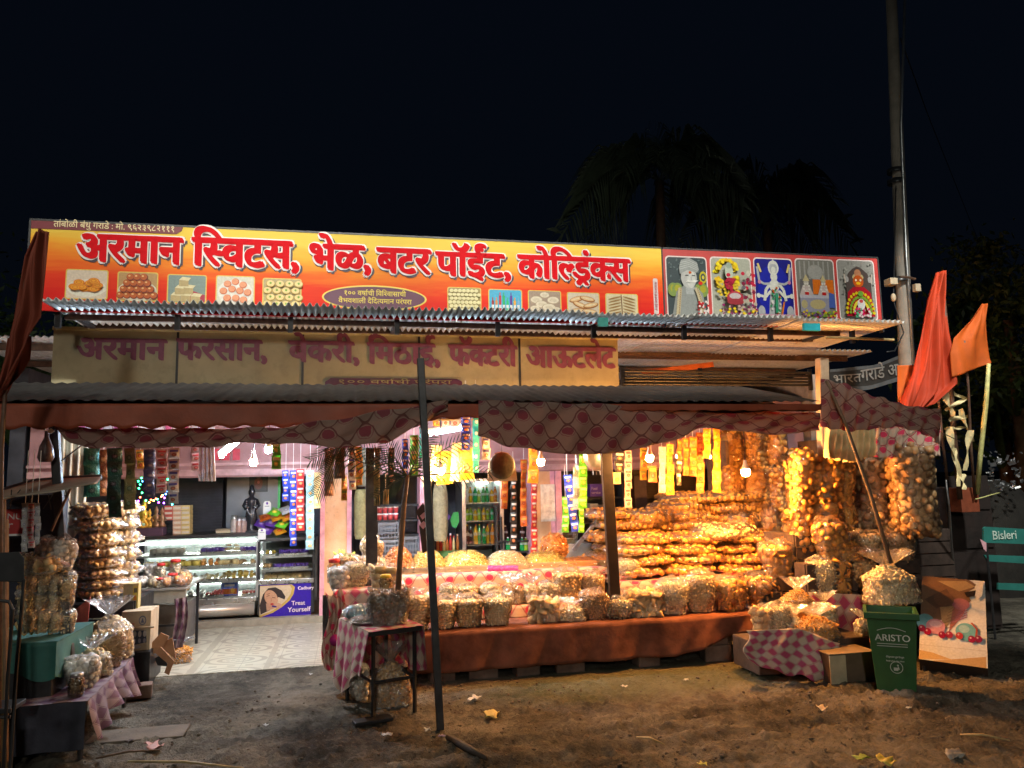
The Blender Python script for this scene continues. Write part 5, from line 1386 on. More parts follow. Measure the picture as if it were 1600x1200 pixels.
# ------------------------------------------------------------------ hanging packet strips
def packmesh(key, base, motif, band=None, shape='o', sheen=0.3):
    k = 'pack_'+key
    if k in GL: return GL[k]
    mt, t, p = newmat('packet_'+key)
    x, y, z, v = coord(t)
    n = nz(t, 5, 3, 0.6)
    c = mixc(t, (n-0.5).max(0)*1.2, base, tuple(q*0.6 for q in base))
    if band: c = mixc(t, (z-0.24).abs().lt(0.1)*x.abs().lt(0.36), c, band)
    rr_ = (x*x*1.2+(z+0.12)*(z+0.12)*2.2).sqrt()+(n-0.5)*0.1
    c = mixc(t, rr_.lt(0.24), c, motif); c = mixc(t, rr_.lt(0.12), c, tuple(min(1, q*1.4+0.05) for q in motif))
    t.links.new(c, p.inputs['Base Color']); p.inputs['Roughness'].default_value = sheen; p.inputs['Specular IOR Level'].default_value = 0.7
    p.inputs['Metallic'].default_value = 0.15
    bump(t, p, nz(t, 7, 3, 0.6), 0.35, 0.08)
    mb = MB()
    for sg_ in (1, -1):
        def f(u, v):
            e = min(1, min(v, 1-v)/0.12); b = (math.sin(PI*min(1, max(0, (v-0.06)/0.88)))**0.7)*(math.sin(PI*u)**0.6)
            w_ = 0.5-0.03*math.sin(PI*v); z_ = v-0.5
            zz = 0.012*math.sin(u*60)*(1-e)
            return ((u*2-1)*w_*sg_, -sg_*0.16*b+zz*0.5, z_)
        mb.grid(f, 12, 14)
    GL[k] = mb.mesh('packet', mt, True); return GL[k]
PKS = {
 'teal': packmesh('teal', (0.02, 0.22, 0.20), (0.03, 0.10, 0.12)), 'dkgreen': packmesh('dkgreen', (0.03, 0.12, 0.09), (0.05, 0.05, 0.06)), 'olive': packmesh('olive', (0.26, 0.22, 0.08), (0.12, 0.14, 0.05)),
 'navy': packmesh('navy', (0.03, 0.04, 0.12), (0.10, 0.08, 0.10)), 'red': packmesh('red', (0.60, 0.04, 0.04), (0.75, 0.42, 0.16), (0.75, 0.7, 0.66)), 'white': packmesh('white', (0.66, 0.66, 0.64), (0.4, 0.15, 0.08), (0.1, 0.12, 0.45)),
 'blue': packmesh('blue', (0.02, 0.06, 0.55), (0.72, 0.22, 0.05), (0.72, 0.72, 0.75)), 'green': packmesh('green', (0.14, 0.55, 0.03), (0.75, 0.55, 0.05), (0.7, 0.75, 0.3)), 'orange': packmesh('orange', (0.55, 0.11, 0.008), (0.30, 0.04, 0.01), (0.60, 0.28, 0.03)),
 'yellow': packmesh('yellow', (0.62, 0.27, 0.01), (0.45, 0.08, 0.01), (0.2, 0.22, 0.03)), 'aqua': packmesh('aqua', (0.30, 0.55, 0.60), (0.75, 0.32, 0.08)), 'black': packmesh('black', (0.03, 0.025, 0.02), (0.65, 0.2, 0.06), (0.7, 0.65, 0.6)),
 'silver': packmesh('silver', (0.5, 0.5, 0.5), (0.35, 0.35, 0.42), None, 'o', 0.2), 'cyan': packmesh('cyan', (0.02, 0.50, 0.42), (0.6, 0.7, 0.65)), 'brown': packmesh('brown', (0.25, 0.10, 0.04), (0.5, 0.25, 0.1)), 'purple': packmesh('purple', (0.10, 0.03, 0.30), (0.3, 0.2, 0.5)),
 'rose': packmesh('rose', (0.62, 0.42, 0.40), (0.55, 0.1, 0.08), (0.6, 0.06, 0.08)), 'cream': packmesh('cream', (0.75, 0.55, 0.25), (0.75, 0.35, 0.08)),
}
def strip(col, x0, x1, y0, y1, n, Y, label, group=None, alt=None, name='packet_strip', xb=None):
    """n packets hanging one below the other between rows y0..y1"""
    a = W((x0+x1)/2, y0, Y); b = W(((x0+x1)/2 if xb is None else xb), y1, Y)
    w = (W(x1, y0, Y)-W(x0, y0, Y)).length; h = (a-b).length/n
    t = thing(name, label, 'packet strip', a, 0, group)
    r = random.Random(int(x0*7+y1))
    rz0 = r.uniform(-0.35, 0.35)
    for i in range(n):
        c = (a+(b-a)*((i+0.5)/n))-a
        part('packet', PKS[alt if (alt and i % 2) else col], t, c+Vector((r.uniform(-.004, .004), r.uniform(-.01, .01), 0)), (r.uniform(-0.12, 0.12), r.uniform(-0.04, 0.04)+math.atan2(a.x-b.x, a.z-b.z), rz0+r.uniform(-0.3, 0.3)), (w, w*0.9, h*1.02))
    MB().tube([(0, 0.012, -0.0), (0, 0.012, 0.32)], 0.002, 4).build('string', M_WHITEP, t)
    return t
GLF, GMID, GRT = 'packet strips hanging at the left', 'packet strips hanging in the middle', 'packet strips hanging at the right'
for a in [('teal', 131, 156, 700, 776, 3, 6.5, 'shiny teal strip of large packets, leftmost, beside the corrugated wall'),
 ('brown', 153, 170, 703, 775, 3, 6.9, 'dull brown packet strip between the teal and dark green ones'),
 ('dkgreen', 167, 191, 700, 808, 5, 6.2, 'long dark green strip of large packets over the left bag stack'),
 ('olive', 193, 213, 700, 796, 4, 6.3, 'olive brown strip of four large packets'),
 ('yellow', 213, 225, 703, 732, 2, 6.6, 'short orange yellow strip above the green fairy lights'),
 ('navy', 224, 243, 702, 780, 5, 6.3, 'dark navy strip of packets right of the fairy lights'),
 ('rose', 244, 261, 702, 770, 5, 6.3, 'pinkish strip with red bands left of the white and blue one'),
 ('white', 262, 280, 700, 787, 5, 6.3, 'white and blue strip of five packets'),
 ('rose', 298, 314, 694, 736, 3, 6.8, 'short reddish strip left of the silver rolls'),
 ('green', 424, 440, 690, 733, 2, 6.6, 'short bright green strip right of the two bulbs'),
 ('blue', 441, 452, 735, 783, 4, 8.6, 'shorter of two blue strips, beside the green edge'),
 ('blue', 452, 464, 735, 853, 8, 8.5, 'longer of two blue strips in front of the purple counter'),
 ('red', 463, 476, 733, 829, 7, 8.5, 'bright red strip right of the blue strips'),
 ('aqua', 478, 491, 735, 858, 9, 8.4, 'long pale aqua strip with orange spots'),
 ('cream', 490, 501, 738, 794, 4, 8.4, 'cream coloured strip touching the orange pillar')]: strip(*a, group=GLF)
for a in [('brown', 507, 522, 700, 775, 4, 6.6, 'dark brown strip half hidden by the left palm frond'), ('silver', 508, 520, 715, 752, 2, 6.3, 'short silver strip in front of the orange pillar'),
 ('brown', 522, 540, 696, 748, 3, 6.2, 'glossy dark red brown strip in front of the orange pillar'), ('yellow', 533, 543, 745, 782, 2, 6.2, 'two small yellow packets dangling before the orange pillar'),
 ('white', 544, 556, 698, 765, 4, 6.3, 'silvery white strip right of the dark red one'), ('yellow', 555, 567, 698, 758, 4, 6.4, 'golden strip beside the silvery white one'),
 ('olive', 584, 594, 700, 790, 5, 6.2, 'thin olive strip right of the dark post'), ('black', 606, 616, 700, 758, 3, 6.2, 'thin black strip with red spots'), ('cream', 598, 607, 765, 788, 1, 6.2, 'single cream packet dangling over the red boxes'),
 ('blue', 628, 638, 686, 745, 4, 6.6, 'blue strip left of the bright green one behind the palm'), ('green', 640, 654, 680, 745, 3, 6.6, 'bright green strip behind the palm fronds'),
 ('cyan', 655, 668, 668, 715, 2, 6.7, 'cyan strip just left of the leaning post'), ('cream', 660, 671, 715, 760, 3, 6.8, 'pale strip seen left of the leaning post'),
 ('blue', 720, 736, 650, 703, 4, 6.7, 'deep blue strip behind the palm fronds right of the tube'), ('cyan', 738, 750, 648, 738, 5, 6.8, 'cyan strip hanging beside the start of the middle valance'),
 ('white', 752, 766, 682, 718, 2, 6.6, 'short white and red strip left of the round basket'), ('yellow', 676, 688, 652, 666, 1, 7.0, 'single yellow packet above the white tube'), ('white', 690, 702, 650, 668, 1, 7.0, 'single white packet above the tube'), ('rose', 704, 718, 650, 668, 1, 7.0, 'single pink packet above the tube'),
 ('orange', 783, 794, 750, 795, 3, 8.6, 'orange and red strip right of the drinks cooler'), ('black', 797, 808, 750, 868, 7, 8.4, 'long black strip right of the drinks cooler'),
 ('orange', 813, 824, 718, 822, 7, 8.2, 'orange strip between the black and the red one'), ('yellow', 824, 842, 690, 755, 3, 7.6, 'bright yellow strip around the bulb by the basket'), ('red', 829, 840, 755, 868, 8, 8.2, 'long red strip before the right pillar'),
 ('green', 878, 889, 776, 832, 4, 7.6, 'green strip left of the leaning blue one')]: strip(*a, group=GMID)
strip('blue', 880, 893, 742, 830, 6, 7.4, 'bright blue strip hanging aslant between green ones', GMID, xb=900)
for a in [('silver', 895, 906, 728, 796, 4, 7.2, 'white strip between the blue and green strips'), ('green', 904, 918, 710, 794, 5, 7.1, 'bright green strip left of the steel post'), ('green', 904, 914, 794, 832, 3, 7.3, 'lower green strip left of the steel post'),
 ('purple', 915, 924, 716, 730, 1, 7.4, 'single purple packet beside the pan'), ('cream', 956, 972, 738, 756, 1, 6.9, 'single cream packet just right of the steel post'), ('black', 960, 975, 706, 738, 2, 6.9, 'short black and red strip just right of the steel post'), ('rose', 975, 988, 704, 793, 6, 6.9, 'orange and white strip near the steel post'),
 ('yellow', 1000, 1011, 700, 750, 3, 7.1, 'yellow strip immediately left of the large bulb'), ('orange', 1012, 1026, 728, 753, 1, 6.9, 'single orange packet right below the large bulb'), ('silver', 1029, 1040, 698, 770, 6, 6.9, 'grey silver strip right of the large bulb'), ('yellow', 1040, 1053, 694, 773, 5, 6.9, 'golden yellow strip right of the grey silver one'),
 ('black', 1055, 1067, 718, 758, 2, 6.9, 'short black strip below a tiny bulb'), ('orange', 1056, 1066, 688, 718, 2, 6.9, 'short orange strip above the black packets'), ('orange', 1066, 1078, 685, 743, 4, 6.9, 'orange strip, left of an equal pair'), ('orange', 1077, 1089, 683, 744, 4, 6.9, 'orange strip, right of an equal pair'),
 ('orange', 1088, 1100, 676, 770, 6, 6.9, 'long orange strip right of the equal pair'), ('yellow', 1099, 1110, 670, 716, 4, 6.8, 'tapering yellow strip above a tiny bulb'), ('yellow', 1113, 1127, 670, 769, 6, 6.8, 'longest golden strip beside the bag wall')]: strip(*a, group=GRT)
# rails they hang from
for i, (x0, x1, Y) in enumerate(((96, 660, 6.3), (660, 940, 6.8), (940, 1290, 6.9))):
    a = W(x0, 660, Y); b = W(x1, 650, Y); a.z = b.z = 2.14
    tag(MB().tube([a, b], 0.012, 8).build('hanging_rail', M_BAMBOO), 'bamboo rail hidden above the %s cloth valance, carrying the packet strips' % ['left', 'middle', 'right'][i], 'rail')
# silver rolls
for i, x in enumerate((314, 320, 326, 332)):
    tag(MB().tube([W(x, 686, 6.5), W(x-1+i, 752, 6.5)], [0.014, 0.016], 8).build('silver_roll', simple('white_roll_film', (0.7, 0.7, 0.72), 0.25, 0.2)), '%s from left of four long white plastic rolls hanging by the tube light' % ORD[i], 'plastic roll', 'long plastic rolls')
# yellow packets lit by the bulb
for i, (x0, y0, x1, y1) in enumerate(((672, 696, 690, 752), (680, 705, 706, 757), (704, 692, 722, 752), (716, 700, 740, 750))):
    a = W((x0+x1)/2, y0, 6.9); h = a.z-W(x0, y1, 6.9).z; w = W(x1, y0, 6.9).x-W(x0, y0, 6.9).x
    t = thing('snack_packet', '%s from left of the large bright yellow packets hanging by the bulb' % ORD[i], 'snack packet', (a.x, a.y, a.z-h/2), 0, 'large yellow packets by the bulb')
    part('packet', PKS['yellow' if i % 2 else 'cream'], t, (0, 0, 0), (0.05, 0.06*(-1)**i, 0.1), (w, w*0.8, h))

# hanging basket, pan
t = thing('round_basket', 'round grey disc shaped basket hanging before a cream card', 'basket', W(785, 728, 6.4))
r_ = (W(806, 728, 6.4).x-W(765, 728, 6.4).x)/2
MB().lathe((0, 0, 0), [(0.002, 0.02), (r_*0.7, 0.014), (r_*0.97, 0.0), (r_, -0.012), (r_*0.95, -0.016), (0.002, -0.012)], 36, rot=RX(PI/2)).build('basket_lid', simple('grey_weave', (0.12, 0.12, 0.09), 0.6, 0, 0.3, 40, 0.3), t, True)
mb = MB().prism([(-r_*1.1, -r_*1.12), (r_*1.15, -r_*1.12), (r_*1.02, r_*0.2), (r_*0.5, r_*0.98), (0, r_*1.1), (-r_*0.5, r_*0.98), (-r_*1.0, r_*0.2)], 'y', 0.02, 0.03); mb.build('cream_card', simple('cream_card', (0.66, 0.55, 0.38), 0.6), t)
MB().tube([(0, 0.02, r_), (0, 0.02, 0.42)], 0.003, 5).build('string', M_BLACK, t)
t = thing('steel_plate', 'pale round steel plate hanging on the left side of the steel post', 'plate', W(935, 712, 6.7))
MB().lathe((0, 0, 0), [(0.002, 0.0), (0.09, 0.0), (0.13, -0.02), (0.14, -0.02), (0.1, 0.012), (0.002, 0.01)], 28, rot=RX(PI/2)).build('plate', M_ALU, t, True)
MB().tube([(0, 0, 0.12), (0, 0, 0.3)], 0.003, 5).build('string', M_BLACK, t)
for i, x in enumerate((926, 931, 937, 942)):
    tag(MB().tube([W(x, 722, 7.6), W(x+1, 742, 7.6)], [0.012, 0.004], 6).build('hanging_sachet', [M_WHITEP, simple('sachet_brown', (0.4, 0.2, 0.1), 0.4)][i % 2]), '%s from left of the small pointed sachets hanging left of the steel post' % ORD[i], 'sachet', 'small pointed sachets')

# ------------------------------------------------------------------ drinks cooler
def bottle(parent, x, y, z, h, r, col, cap, name='bottle', lab=None, grp='bottles in the drinks cooler'):
    t = thing(name, lab, 'bottle', (x, y, z), 0, grp)
    MB().lathe((0, 0, 0), [(r*0.85, 0), (r, h*0.04), (r, h*0.3), (r*0.93, h*0.36), (r, h*0.42), (r*0.98, h*0.62), (r*0.55, h*0.82), (r*0.34, h*0.88), (r*0.34, h*0.94)], 12).build('bottle_body', simple('drink_%s' % col[0], col[1], 0.12, 0, 0.1, 3), t, True)
    MB().lathe((0, 0, 0), [(r*0.42, h*0.93), (r*0.42, h), (0.001, h)], 10).build('bottle_cap', cap, t, True)
    MB().lathe((0, 0, 0), [(r*1.015, h*0.44), (r*1.015, h*0.6)], 12).build('bottle_label', simple('label_%s' % col[0], tuple(min(1, c*0.4+0.35) for c in col[1]), 0.4), t, True)
    return t
CY = 9.3
c0, c1 = W(722, 800, CY).x, W(787, 800, CY).x; ct = W(755, 748, CY).z
ck = thing('drinks_cooler', 'tall grey drinks cooler with lit shelves of soft drink bottles', 'drinks cooler', ((c0+c1)/2, CY, 0.058))
hw = (c1-c0)/2; H = ct-0.058
MB().bx(-hw, -hw+0.035, 0.03, 0.6, 0, H).build('side_panel', M_ALU, ck, bevel=0.003)
MB().bx(hw-0.035, hw, 0.03, 0.6, 0, H).build('side_panel', M_ALU, ck, bevel=0.003)
MB().bx(-hw+0.036, hw-0.036, 0.57, 0.6, 0, H).build('rear_panel', simple('cooler_white', (0.5, 0.55, 0.52), 0.4), ck)
MB().bx(-hw+0.036, hw-0.036, 0.03, 0.6, H-0.03, H).build('top_panel', M_ALU, ck)
MB().bx(-hw+0.036, hw-0.036, 0.03, 0.6, 0, 0.2).build('base_panel', M_STEEL, ck)
fr = MB(); fr.bx(-hw, -hw+0.045, 0, 0.028, 0.12, H); fr.bx(hw-0.045, hw, 0, 0.028, 0.12, H); fr.bx(-hw+0.045, hw-0.045, 0, 0.028, H-0.04, H); fr.bx(-hw+0.045, hw-0.045, 0, 0.028, 0.12, 0.16)
door = fr.build('cooler_door', M_ALU, ck)
MB().bx(-hw+0.046, hw-0.046, 0.012, 0.016, 0.161, H-0.041).build('door_glass', M_GLASS, door)
MB().bx(hw-0.04, hw-0.025, -0.03, -0.001, H*0.45, H*0.7).build('handle', M_BLACK, door)
sh = [W(755, y, CY+0.1).z-0.058 for y in (785, 813, 850)]
for z in sh: MB().bx(-hw+0.037, hw-0.037, 0.04, 0.5, z-0.012, z).build('wire_shelf', M_ALU, ck)
MB().tube([(0, 0.5, H-0.05), (0.15, 0.5, H-0.05)], 0.012, 8).build('cooler_lamp', emis('cooler_strip', (0.85, 1, 0.9), 25), ck, True)
CO = {'lime': ('lime', (0.30, 0.45, 0.03)), 'green': ('green', (0.02, 0.30, 0.08)), 'amber': ('amber', (0.60, 0.36, 0.02)), 'clear': ('clear', (0.6, 0.62, 0.6)), 'cola': ('cola', (0.06, 0.02, 0.015)), 'orange': ('orange', (0.72, 0.25, 0.02)), 'blue': ('blue', (0.15, 0.3, 0.6))}
rows = [['clear', 'amber', 'green', 'lime', 'green', 'green', 'amber', 'orange'], ['lime', 'lime', 'amber', 'lime', 'amber', 'lime', 'green', 'clear'], ['cola', 'cola', 'amber', 'green', 'green', 'amber', 'orange', 'orange']]
nmr = ['upper', 'middle', 'lower']
for j, rw in enumerate(rows):
    hh = (0.19, 0.155, 0.24)[j]
    for i, cc in enumerate(rw):
        x = (c0+c1)/2-hw+0.075+i*(2*hw-0.15)/7
        bottle(None, x, CY+0.1+0.05*(i % 2), 0.058+sh[j]+0.001, hh*(1 if (i+j) % 3 else 0.88), 0.027, CO[cc], [M_WHITEP, M_REDLID, M_YELLID][(i+j) % 3], lab='%s bottle, %s from the left on the %s cooler shelf' % (CO[cc][0] if cc != 'clear' else 'clear water', ORD[i], nmr[j]))

# ------------------------------------------------------------------ display counters
def counter(x0, x1, yt, Y, D, label, shelves, panel_z, name='display_counter'):
    a = W(x0, yt, Y); b = W(x1, yt, Y); H = (a.z+b.z)/2-0.128; w = (b.x-a.x)/2
    t = thing(name, label, 'display counter', ((a.x+b.x)/2, Y, 0.128)); 
    MB().bx(-w, w, -0.01, D, H-0.035, H).build('counter_top', M_STEEL, t, bevel=0.003)
    MB().bx(-w+0.02, w-0.02, 0.02, D-0.02, 0.07, panel_z).build('base_cabinet', M_INOX, t, bevel=0.006)
    MB().bx(-w, w, 0.0, 0.03, panel_z+0.001, panel_z+0.045).build('sill', M_INOX, t, bevel=0.004)
    for sx_ in (-1, 1):
        MB().bx(sx_*w-0.015, sx_*w+0.015, -0.0, 0.03, panel_z+0.046, H-0.036).build('corner_post', M_ALU if name == 'display_counter' else M_BLACK, t)
        MB().bx(sx_*w-0.015, sx_*w+0.015, D-0.03, D, 0.07, H-0.036).build('corner_post', M_ALU, t)
        for y in (0.06, D-0.06): MB().tube([(sx_*(w-0.08), y, 0.0), (sx_*(w-0.08), y, 0.07)], 0.02, 8).build('foot', M_INOX, t)
    MB().bx(-w+0.016, w-0.016, 0.008, 0.013, panel_z+0.047, H-0.037).build('front_glass', M_GLASS, t)
    MB().bx(-w+0.016, w-0.016, D-0.02, D-0.01, panel_z, H-0.037).build('rear_panel', simple('counter_mirror', (0.16, 0.18, 0.18), 0.5, 0.0), t)
    zs_ = []
    for q in shelves:
        z = W((x0+x1)/2, q, Y+0.08).z-0.128; zs_.append(z+0.128)
        MB().bx(-w+0.02, w-0.02, 0.05, D-0.04, z-0.012, z).build('shelf', M_INOX, t)
        MB().bx(-w+0.02, w-0.02, 0.035, 0.049, z-0.02, z+0.004).build('shelf_lip', M_ALU, t)
    return t, a.x, b.x, zs_
c1_, ca, cb, zs1 = counter(208, 403, 836, 9.18, 0.6, 'large steel and glass sweet counter with four lit shelves', [866, 887, 909, 934], W(300, 944, 9.18).z-0.128)
for i in range(4):
    MB().tube([(-0.75, 0.55, zs1[i]-0.128+0.1), (0.75, 0.55, zs1[i]-0.128+0.1)], 0.008, 6).build('shelf_lamp', emis('shelf_strip', (0.95, 1, 0.9), 40), c1_)
wq = (cb-ca)/2-0.02; zq_ = W(300, 957, 9.15).z-0.128; MB().tube([(-wq, 0.0, zq_), (wq, 0.0, zq_)], 0.066, 18).build('steel_bumper', simple('satin_steel', (0.50, 0.47, 0.42), 0.38, 0.7, 0.15, 5), c1_, True)
def sweets(x0, x1, z, Y, label, kind, snack, size, h, rim=M_INOX):
    a = W(x0, 880, Y).x; b = W(x1, 880, Y).x; w = (b-a)/2; d = 0.22
    t = thing('sweet_tray', label, 'sweet tray', ((a+b)/2, Y, z+0.002), 0, 'sweet trays in the glass counters')
    mb = MB(); mb.bx(-w, w, 0, d, 0, 0.008); mb.bx(-w, w, 0, 0.006, 0.0082, 0.02); mb.build('tray', rim, t)
    r = random.Random(int(x0+z*100)); m2 = MB(); V_, Fc = TM[kind]
    nx_ = max(2, int(2*w/size)); ny_ = 3
    for j in range(ny_):
        for i in range(nx_):
            for k in range(max(1, int(h/size/0.7))):
                if k and r.random() < 0.35: continue
                c = np.array([-w+size*0.5+i*(2*w-size)/max(1, nx_-1)+r.uniform(-.2, .2)*size, 0.04+j*size*1.1, 0.012+size*0.4+k*size*0.62])
                vv = (V_*size*r.uniform(0.9, 1.1)) @ (rotm(r).T if kind in ('stick', 'shell', 'ball') else np.eye(3)) + c
                m2.add(vv.tolist(), Fc)
    m2.build('sweets', SN[snack] if isinstance(snack, str) else snack, t, True)
blu = simple('blue_sachets', (0.08, 0.12, 0.5), 0.3); prp = simple('purple_bars', (0.10, 0.04, 0.32), 0.3)
SW = [(232, 286, 0, 'white', 'slice', .05, .05, 'pale wrapped slabs'), (312, 350, 0, prp, 'slice', .045, .03, 'purple wrapped bars'), (350, 372, 0, 'pale', 'disc', .05, .09, 'small pyramid of yellow rounds'), (374, 398, 0, prp, 'slice', .04, .02, 'few purple bars'),
 (222, 262, 1, 'yellow', 'slice', .05, .05, 'yellow squares'), (262, 312, 1, 'yellow', 'slice', .055, .06, 'thick yellow blocks'), (313, 341, 1, 'orange', 'ball', .04, .07, 'orange balls'), (342, 370, 1, 'tan', 'slice', .05, .05, 'brown squares under film'), (372, 398, 1, 'brown', 'shell', .05, .05, 'brown curls'),
 (296, 320, 2, 'white', 'stick', .05, .03, 'white rolls'), (322, 350, 2, 'pale', 'shell', .05, .06, 'pale green wedges'), (350, 398, 2, 'yellow', 'shell', .045, .06, 'mixed golden pieces'),
 (322, 350, 3, simple('mixed_toffees', (0.55, 0.08, 0.07), 0.3), 'ball', .03, .04, 'red toffees'), (292, 318, 3, M_ALU, 'ball', .05, .04, 'silver tins'), (378, 400, 3, simple('mixed_toffees', (0.55, 0.08, 0.07), 0.3), 'ball', .03, .03, 'dark red toffees')]
for (x0, x1, sh_, sn, kd, sz, h, tx) in SW:
    sz *= 1.25; h *= 1.4
    sweets(x0, x1, zs1[sh_], 9.26, 'sweet tray of %s on the %s shelf of the large counter' % (tx, ['top', 'second', 'third', 'lowest'][sh_]), kd, sn, sz, h)
a = W(346, 910, 9.3); b = W(371, 930, 9.3)
t = thing('snack_box', 'blue display box of sachets on the lowest shelf of the large counter', 'box', ((a.x+b.x)/2, 9.3, zs1[3]+0.001))
MB().bx(-0.09, 0.09, 0, 0.08, 0, 0.15).build('box', blu, t, bevel=0.003)
A = Art((-0.09, -0.001, 0), Ux, Vz, 0.18, 0.15); A.rect(0.05, 0.1, 0.95, 0.5, (0.5, 0.15, 0.06)); A.ell(0.7, 0.35, 0.12, 0.2, (0.75, 0.4, 0.1)); A.rect(0.1, 0.6, 0.9, 0.9, (0.1, 0.2, 0.65)); A.rect(0.2, 0.68, 0.8, 0.82, (0.7, 0.75, 0.8)); A.build('box_print', t)
# the purple counter
c2_, ca2, cb2, zs2 = counter(405, 491, 840, 9.15, 0.6, 'narrow glass counter with a purple chocolate advertisement on its front', [868, 889, 908], W(450, 911, 9.15).z-0.128, 'chocolate_counter')
pA = W(405, 966, 9.13); pB = W(486, 912, 9.13)
MB().bx(W(403, 940, 9.15).x-c2_.location.x+0.0, W(491, 940, 9.15).x-c2_.location.x, 0.0, 0.018, 0.02, W(450, 912, 9.15).z-0.129).build('front_panel', M_BLACK, c2_)
A = Art((pA.x-c2_.location.x, -0.004, W(445, 965, 9.13).z-0.128), Ux, Vz, pB.x-pA.x, W(445, 913, 9.13).z-W(445, 965, 9.13).z)
A.rect(0, 0, 1, 1, (0.06, 0.035, 0.36)); 
A.poly([(0, 0), (0, 0.98), (0.62, 0.98), (0.68, 0.9), (0.66, 0.7), (0.58, 0.5), (0.44, 0.32), (0.26, 0.16), (0.06, 0.06)], (0.60, 0.42, 0.14))
A.poly([(0, 0.1), (0, 0.96), (0.58, 0.96), (0.62, 0.86), (0.6, 0.7), (0.52, 0.52), (0.38, 0.34), (0.2, 0.18)], (0.70, 0.56, 0.40))
A.poly([(0.02, 0.12), (0.0, 0.4), (0.06, 0.72), (0.16, 0.9), (0.3, 0.92), (0.42, 0.82), (0.5, 0.62), (0.48, 0.54), (0.36, 0.62), (0.3, 0.45), (0.2, 0.24)], (0.03, 0.018, 0.018))
A.ell(0.22, 0.6, 0.12, 0.26, (0.62, 0.36, 0.24), 0.5); A.poly([(0.14, 0.22), (0.12, 0.45), (0.28, 0.42), (0.3, 0.3)], (0.56, 0.32, 0.22))
A.line([(0.13, 0.66), (0.19, 0.68)], 0.012, (0.12, 0.05, 0.04)); A.line([(0.24, 0.62), (0.3, 0.6)], 0.012, (0.12, 0.05, 0.04)); A.line([(0.13, 0.72), (0.2, 0.74)], 0.01, (0.2, 0.1, 0.06)); A.line([(0.22, 0.6), (0.23, 0.5)], 0.01, (0.45, 0.22, 0.15)); A.ell(0.24, 0.42, 0.035, 0.03, (0.5, 0.08, 0.08))
A.ell(0.36, 0.36, 0.07, 0.08, (0.64, 0.38, 0.26)); A.line([(0.24, 0.36), (0.33, 0.33)], 0.03, (0.05, 0.02, 0.2))
A.build('advertisement', c2_)
mb = MB()
for tx, u, v, s_ in (('Treat', 0.62, 0.36, 0.066), ('Yourself', 0.55, 0.16, 0.072), ('Cadbury', 0.74, 0.82, 0.05)):
    letters(mb, tx, A.P(u, v)+Vector((0, -0.007, 0)), Ux, Vz, s_, None, ring(0.018)[::3], 0.001)
mb.build('advertisement_lettering', simple('pale_pink_ink', (0.75, 0.62, 0.66), 0.5), c2_)
for (x0, x1, sh_, sn, kd, sz, h, tx) in [(412, 430, 0, 'yellow', 'shell', .05, .06, 'golden wrapped toffees'), (436, 480, 0, prp, 'slice', .05, .03, 'purple bars'), (410, 424, 1, 'brown', 'slice', .05, .04, 'brown bars'), (426, 482, 1, prp, 'slice', .045, .05, 'dark purple bars'), (412, 484, 2, 'pale', 'slice', .07, .03, 'pale flat boxes')]:
    sweets(x0, x1, zs2[sh_], 9.26, 'sweet tray of %s on the %s shelf of the purple counter' % (tx, ['top', 'middle', 'lowest'][sh_]), kd, sn, sz, h)

ZC = W(300, 836, 9.18).z-0.0; ZC = c1_.location.z+(W(208, 836, 9.18).z+W(403, 836, 9.18).z)/2-0.128
ZC2 = (W(405, 840, 9.15).z+W(491, 840, 9.15).z)/2
def onc(x, Y=9.4): return W(x, 830, Y).x
# dark idol
t = thing('dark_statue', 'black garlanded statue of a standing figure on the sweet counter', 'statue', (onc(392), 9.4, ZC+0.001))
hs = W(392, 757, 9.4).z-ZC; k = hs/0.62; mt_ = simple('black_stone', (0.02, 0.02, 0.025), 0.22, 0.2, 0.4, 14, 0.3)
mb = MB(); mb.lathe((0, 0, 0), [(0.001, 0), (0.09*k, 0), (0.095*k, 0.03*k), (0.07*k, 0.07*k), (0.085*k, 0.14*k), (0.07*k, 0.24*k), (0.055*k, 0.31*k), (0.075*k, 0.38*k), (0.07*k, 0.43*k), (0.03*k, 0.455*k), (0.028*k, 0.47*k), (0.042*k, 0.5*k), (0.043*k, 0.53*k), (0.03*k, 0.56*k), (0.022*k, 0.6*k), (0.001, 0.62*k)], 18, sxy=(1, 0.7))
for sx_ in (-1, 1): mb.tube([(sx_*0.06*k, 0, 0.42*k), (sx_*0.1*k, -0.01, 0.34*k), (sx_*0.07*k, -0.05*k, 0.3*k), (sx_*0.02*k, -0.06*k, 0.33*k)], [0.024*k, 0.02*k, 0.017*k, 0.013*k], 8)
mb.build('figure', mt_, t, True)
mb = MB()
for i in range(22): a_ = PI*i/21; mb.ell((0.055*k*math.cos(a_), -0.055*k, 0.40*k-0.17*k*math.sin(a_)), 0.009*k, None, 6)
mb.build('garland', simple('silver_beads', (0.6, 0.6, 0.62), 0.25, 0.6), t, True)
MB().bx(-0.11*k, 0.11*k, -0.08*k, 0.08*k, -0.0005, 0.02).build('plinth', M_BLACK, t)
for i, (x, h_, cc) in enumerate(((366, 0.2, (0.45, 0.4, 0.38)), (374, 0.17, (0.5, 0.3, 0.25)), (381, 0.17, (0.42, 0.28, 0.25)))):
    t = thing('jar', '%s from left of the glass jars standing left of the black statue' % ORD[i], 'jar', (onc(x), 9.35, ZC+0.001), 0, 'jars by the statue')
    MB().lathe((0, 0, 0), [(0.001, 0), (0.033, 0), (0.036, 0.02), (0.036, h_*0.72), (0.024, h_*0.82)], 12).build('jar_body', simple('jar_%d' % i, cc, 0.15), t, True); MB().lathe((0, 0, 0), [(0.028, h_*0.8), (0.028, h_), (0.001, h_)], 12).build('lid', M_ALU, t, True)
